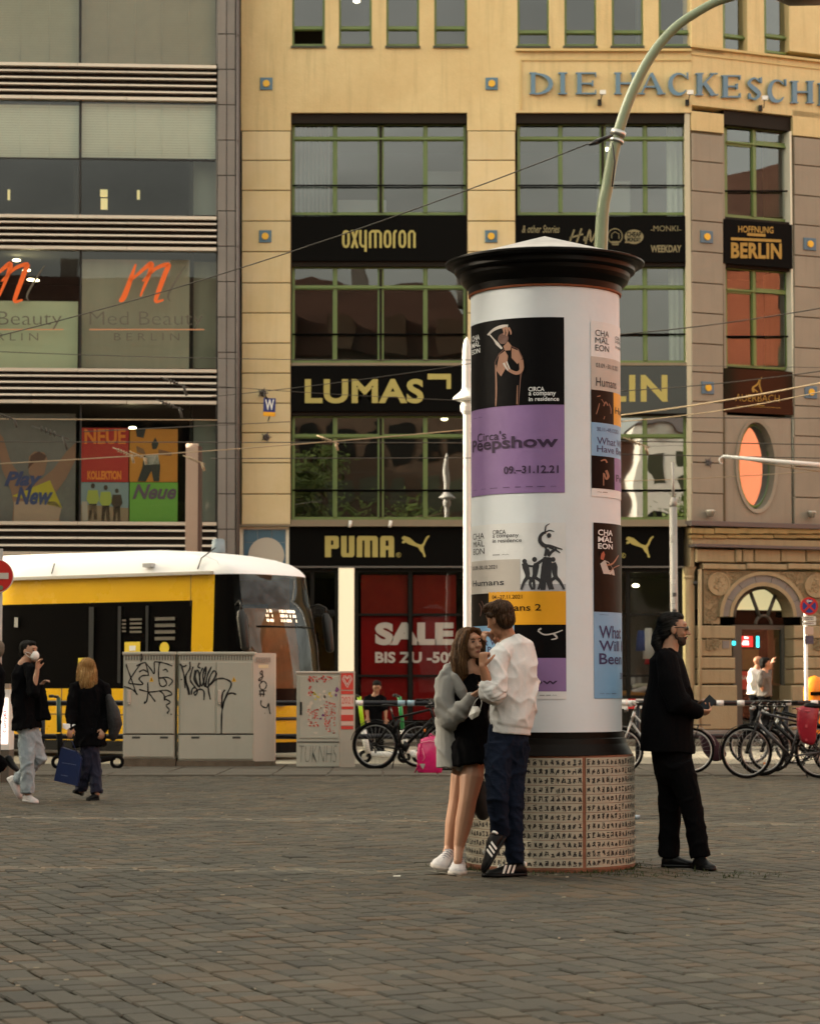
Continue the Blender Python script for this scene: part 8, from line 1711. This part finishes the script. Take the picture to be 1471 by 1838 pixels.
# ------------------------------------------------------------------ generic simple figure for farther people
def figure(lab, Y0, K, fwd, skin, hair, top, bottom, shoes, s=1.0, long_hair=False, coat=0.0, sleeve=1.0, voxel=.012, grp=None, up=(0, 0, 1), shoe_m=None, tw=1.0, legw=1.0):
    """K: measured joints name -> (px, py, dy)"""
    J = J_(Y0); p = {k: J(*v) for k, v in K.items()}; R = frame(fwd, up); side = R @ Vector((0, 1, 0)); side.z = 0
    base = (p['ankle_a'] + p['ankle_b']) / 2; t = thing('person', lab, 'person', (base.x, Y0, 0), grp)
    mb = MB(); hd(mb, p['head'], R, s)
    limbs(mb, ([p['head'] - R @ Vector((.01, 0, .05)) * s, p['neck']], [.055 * s, .06 * s]))
    mb.tube([p['neck'], p['waist'], p['hip']], [(.09 * s, .06 * s), (.09 * s, .07 * s), (.09 * s, .07 * s)], 12, side=side, round_ends=True)
    for a in 'ab':
        limbs(mb, ([p['sh_' + a], p['el_' + a]], [.038 * s, .036 * s]), ([p['el_' + a], p['wr_' + a]], [.04 * s, .027 * s]), ([p['hip'], p['knee_' + a], p['ankle_' + a]], [.06 * s, .05 * s, .04 * s]))
        d = p.get('hd_' + a); d = (d - p['wr_' + a]) if d is not None else (p['wr_' + a] - p['el_' + a]); hand(mb, p['wr_' + a], d, R @ Vector((1, 0, 0)) * .8 + Vector((0, .1, .2)), 1 if a == 'a' else -1, (.5, .5, .5, .5), s)
    fuse('body', mb, skin, t, voxel * .8, 1); face_parts(t, p['head'], R, s)
    q = lambda x, y, z: p['head'] + R @ (Vector((x, y, z)) * s); mb = MB()
    if hair is not None:
        mb.ell(q(-.034, 0, .046), (.094 * s, .086 * s, .084 * s), R); mb.ell(q(-.06, 0, .0), (.062 * s, .078 * s, .08 * s), R); mb.ell(q(.02, 0, .09), (.06 * s, .06 * s, .035 * s), R)
        if long_hair:
            mb.tube([q(-.04, 0, .06), q(-.07, 0, -.06), q(-.08, 0, -.17), q(-.07, 0, -.24)], [(.09 * s, .06 * s), (.11 * s, .06 * s), (.11 * s, .05 * s), (.085 * s, .035 * s)], 14, side=side, round_ends=True)
            for y in (-1, 1): mb.tube([q(.0, y * .075, .05), q(.01, y * .09, -.05), q(.0, y * .09, -.18), q(-.02, y * .08, -.23)], [.03 * s, .035 * s, .03 * s, .02 * s], 10, round_ends=True)
        ho = fuse('hair', mb, hair, t, .009, 1, folds(.005, (40, 40, 6), 7))
        if Y0 < 30 and long_hair: strands(ho, t, [hair, M('hair_blonde_light', (.50, .32, .13), .5, spec=.3), M('hair_blonde_dark', (.18, .09, .03), .5, spec=.3)], 700, .12, lambda p: (0, 0, -1), .004, 5)
    mb = MB(); hem = p['hip'].lerp((p['knee_a'] + p['knee_b']) / 2, coat)
    mb.tube([p['neck'] + Vector((0, 0, .0)), p['neck'].lerp(p['waist'], .3), p['waist'], p['hip'], hem + Vector((0, 0, -.03))], [(.085 * s, .085 * s), (.18 * s * tw, .12 * s), (.17 * s * tw, .13 * s), (.185 * s * tw, .14 * s), (.20 * s * tw, .15 * s)], 16, side=side)
    for a in 'ab':
        e = p['el_' + a]; pts = [p['neck'].lerp(p['sh_' + a], .6), p['sh_' + a], p['sh_' + a].lerp(e, min(1, sleeve * 2))]; rr_ = [.07 * s, .075 * s, .07 * s]
        if sleeve >= 1: pts.append(p['wr_' + a]); rr_.append(.05 * s)
        mb.tube(pts, rr_, 12, round_ends=True)
    fuse('top', mb, top, t, voxel, 2, folds(.012, (8, 8, 4), Y0))
    mb = MB(); mb.tube([p['hip'] + Vector((0, 0, .05)), p['hip'] - Vector((0, 0, .05))], [(.15 * s, .12 * s), (.15 * s, .12 * s)], 14, side=side, round_ends=True)
    for a in 'ab': mb.tube([p['hip'], p['hip'].lerp(p['knee_' + a], .5), p['knee_' + a], p['knee_' + a].lerp(p['ankle_' + a], .6), p['ankle_' + a]], [.10 * s, .10 * s * legw, .082 * s * legw, .08 * s * legw, .078 * s * legw], 12)
    fuse('trousers', mb, bottom, t, voxel, 2, folds(.010, (10, 10, 8), Y0 + 3))
    for a in 'ab':
        if 'heel_' + a in p: shoe(t, p['heel_' + a], p['toe_' + a], shoe_m or m_lea, shoe_m or m_lea, K.get('up_' + a, (0, 0, 1)) if False else (0, 0, 1), 1.15)
    return t, p
# masked man
K = dict(head=(53, 1170, 0), neck=(43, 1192, 0), waist=(45, 1250, 0), hip=(49, 1296, 0), sh_a=(57, 1202, -.16), el_a=(60, 1241, -.25), wr_a=(67, 1203, -.24), hd_a=(68, 1190, -.24), sh_b=(35, 1203, .12), el_b=(55, 1245, .22), wr_b=(72, 1231, .02), hd_b=(79, 1224, .0), knee_a=(49, 1362, -.08), ankle_a=(50, 1424, -.05), knee_b=(72, 1360, .06), ankle_b=(33, 1402, .18), heel_a=(43, 1438, -.03), toe_a=(68, 1442, -.08), heel_b=(15, 1398, .20), toe_b=(36, 1434, .15))
pm, pp_ = figure('man in black T-shirt, pale jeans and white face mask striding at the left', 27.0, K, (.85, -.45, .0), m_skin2, m_hairb, m_bcl, M('pale_jeans', (.34, .40, .44), .85, var=.3, vs=8, col2=(.24, .29, .33), bump=.2, bs=80), m_shw, sleeve=.5, shoe_m=m_shw, tw=1.05, coat=.12)
J = J_(27.0)
mb = MB(); R = frame((.85, -.45, 0)); c = J(53, 1170, 0); mb.ell(c + R @ Vector((.075, 0, -.045)), (.050, .055, .058), R); fmk = O('face_mask', mb, MATS['mask_white'], pm)
mb = MB(); q = lambda x, y, z: c + R @ Vector((x, y, z)); mb.tube([q(.06, -.05, -.02), q(.02, -.074, -.005), q(0, -.08, 0)], .003, 5); mb.tube([q(.06, -.05, -.07), q(.02, -.07, -.04), q(0, -.08, -.01)], .003, 5); O('loop', mb, MATS['mask_white'], fmk)
jk = thing('jacket', 'black jacket carried over the arm of the masked man', 'jacket', J(75, 1292, 0)); mb = MB(); mb.tube([J(74, 1228, -.02), J(74, 1250, -.02), J(75, 1275, -.02), J(76, 1292, -.02)], [(.03, .03), (.06, .05), (.085, .06), (.10, .065)], 14, side=(1, 0, 0)); fuse('cloth', mb, m_bcl, jk, .012, 2, folds(.012, (10, 10, 3), 44))
# blonde woman
K = dict(head=(156, 1200, 0), neck=(160, 1224, 0), waist=(160, 1275, 0), hip=(161, 1315, 0), sh_a=(137, 1232, -.05), el_a=(130, 1275, -.08), wr_a=(127, 1305, -.18), sh_b=(186, 1232, .05), el_b=(194, 1275, .05), wr_b=(186, 1308, -.05), knee_a=(155, 1372, -.02), ankle_a=(146, 1418, .10), knee_b=(170, 1372, .02), ankle_b=(174, 1424, -.04), heel_a=(148, 1428, .14), toe_a=(131, 1422, .16), heel_b=(178, 1436, -.03), toe_b=(155, 1438, -.06))
pb, _ = figure('blonde woman in a long black coat seen from behind, carrying a blue bag', 27.8, K, (-.35, .9, 0), m_skin2, hmat('blonde_hair', (.36, .20, .07), (.24, .12, .035)), m_bcl, M('navy_trousers', (.008, .010, .028), .85), m_lea, long_hair=True, coat=.35, tw=1.0, s=.97, legw=.95)
J = J_(27.8)
mb = MB(); mb.tube([J(196, 1252, -.05), J(203, 1275, -.05), J(207, 1300, -.05), J(203, 1322, -.05)], [.04, .075, .085, .05], 12, round_ends=True); O('shoulder_bag', mb, M('quilted_black', (.012, .012, .013), .6, bump=.8, bs=25), None, 'dark quilted bag on the right hip of the blonde woman', 'bag')
sb = thing('shopping_bag', 'deep blue shopping bag carried by the blonde woman', 'bag', J(118, 1410, -.15))
q4_ = [(97, 1401), (139, 1411), (146, 1362), (138, 1350), (110, 1341)]
mb = MB(); a = [J(x, y, -.22) for x, y in q4_]; mb.prism(a, (0, .14, 0)); O('bag_body', mb, M('bag_blue', (.006, .022, .10), .5, var=.3, vs=6), sb)
mb = MB(); mb.tube([J(112, 1342, -.22), J(124, 1318, -.2), J(138, 1350, -.22)], .006, 5); O('handle', mb, MATS['bag_blue'], sb)
mb = MB(); mb.ribbon([(110, 1391), (122, 1393)], 1.0, lambda x, y: J(x, y, -.225)); mb.ribbon([(112, 1369), (137, 1373)], .8, lambda x, y: J(x, y, -.225)); O('print_line', mb, M('bag_print', (.12, .16, .28), .6), sb)
mb = MB(); mb.prism([J(113, 1299, -.25), J(135, 1301, -.2), J(120, 1310, -.25), J(112, 1306, -.25)], (0, .02, .004)); O('paper_sheet', mb, M('paper_white', (.8, .8, .78), .7), None, 'white sheet of paper in the left hand of the blonde woman', 'paper')
# two men at the doorway, in the sun
K = dict(head=(1361, 1189, 0), neck=(1355, 1203, 0), waist=(1354, 1224, 0), hip=(1354, 1243, 0), sh_a=(1348, 1207, -.1), el_a=(1347, 1224, -.15), wr_a=(1352, 1240, -.1), sh_b=(1361, 1207, .15), el_b=(1364, 1222, .2), wr_b=(1368, 1232, .1), knee_a=(1352, 1284, 0), ankle_a=(1350, 1325, .1), knee_b=(1358, 1284, 0), ankle_b=(1360, 1326, -.1), heel_a=(1347, 1332, .1), toe_a=(1357, 1332, .05), heel_b=(1358, 1332, -.1), toe_b=(1368, 1332, -.15))
figure('balding man in a white shirt standing in the sun by the arched door', 46.3, K, (.9, .3, 0), m_skin, None, M('white_shirt', (.82, .80, .76), .8), m_bcl, m_lea, voxel=.018, tw=.95)
K2 = {k: (v[0] + 17, v[1] + 4, v[2]) if k != 'head' else (v[0] + 12, v[1] + 3, v[2]) for k, v in K.items()}; K2['wr_b'] = (1384, 1190, .1); K2['el_b'] = (1378, 1205, .15)
for a in 'ab': K2['ankle_' + a] = (K2['ankle_' + a][0], 1327, K2['ankle_' + a][2]); K2['heel_' + a] = (K2['heel_' + a][0], 1333, 0); K2['toe_' + a] = (K2['toe_' + a][0], 1333, -.1)
figure('dark haired man in a grey T-shirt touching his face by the arched door', 45.9, K2, (.9, .2, 0), m_skin, m_hairb, M('grey_tshirt', (.10, .09, .08), .85), m_bcl, m_lea, voxel=.018, sleeve=.5, tw=.9)
# person sitting behind the black bicycle
K = dict(head=(676, 1234, 0), neck=(673, 1250, 0), waist=(672, 1275, 0), hip=(672, 1300, 0), sh_a=(660, 1254, 0), el_a=(658, 1272, -.1), wr_a=(660, 1288, -.15), sh_b=(687, 1254, 0), el_b=(692, 1274, -.1), wr_b=(692, 1290, -.15), knee_a=(664, 1318, -.1), ankle_a=(663, 1350, 0), knee_b=(681, 1318, -.1), ankle_b=(682, 1350, 0), heel_a=(663, 1356, .05), toe_a=(662, 1359, -.15), heel_b=(682, 1356, .05), toe_b=(683, 1359, -.15))
figure('person in a black T-shirt with head bowed, just visible behind the leaning black bicycle', 41.6, K, (.0, -.9, -.35), m_skin, m_hairb, m_bcl, m_bcl, m_lea, voxel=.016, sleeve=.45, s=.9, tw=.85)
# passer-by cut off at the left edge
K = dict(head=(-11, 1168, 0), neck=(-16, 1190, 0), waist=(-18, 1250, 0), hip=(-20, 1296, 0), sh_a=(-2, 1204, 0), el_a=(0, 1245, 0), wr_a=(-4, 1290, -.05), sh_b=(-34, 1204, .1), el_b=(-36, 1250, .1), wr_b=(-36, 1295, 0), knee_a=(-14, 1355, 0), ankle_a=(6, 1378, .1), knee_b=(-34, 1360, 0), ankle_b=(-48, 1420, 0), heel_a=(6, 1365, .2), toe_a=(32, 1386, .15), heel_b=(-44, 1434, 0), toe_b=(-62, 1438, -.1))
figure('passer-by in black cut off at the left edge, one dark shoe lifted', 28.5, K, (-.9, -.1, 0), m_skin, hmat('grey_hair', (.2, .17, .13), None), m_bcl, m_bcl, m_lea, voxel=.014)
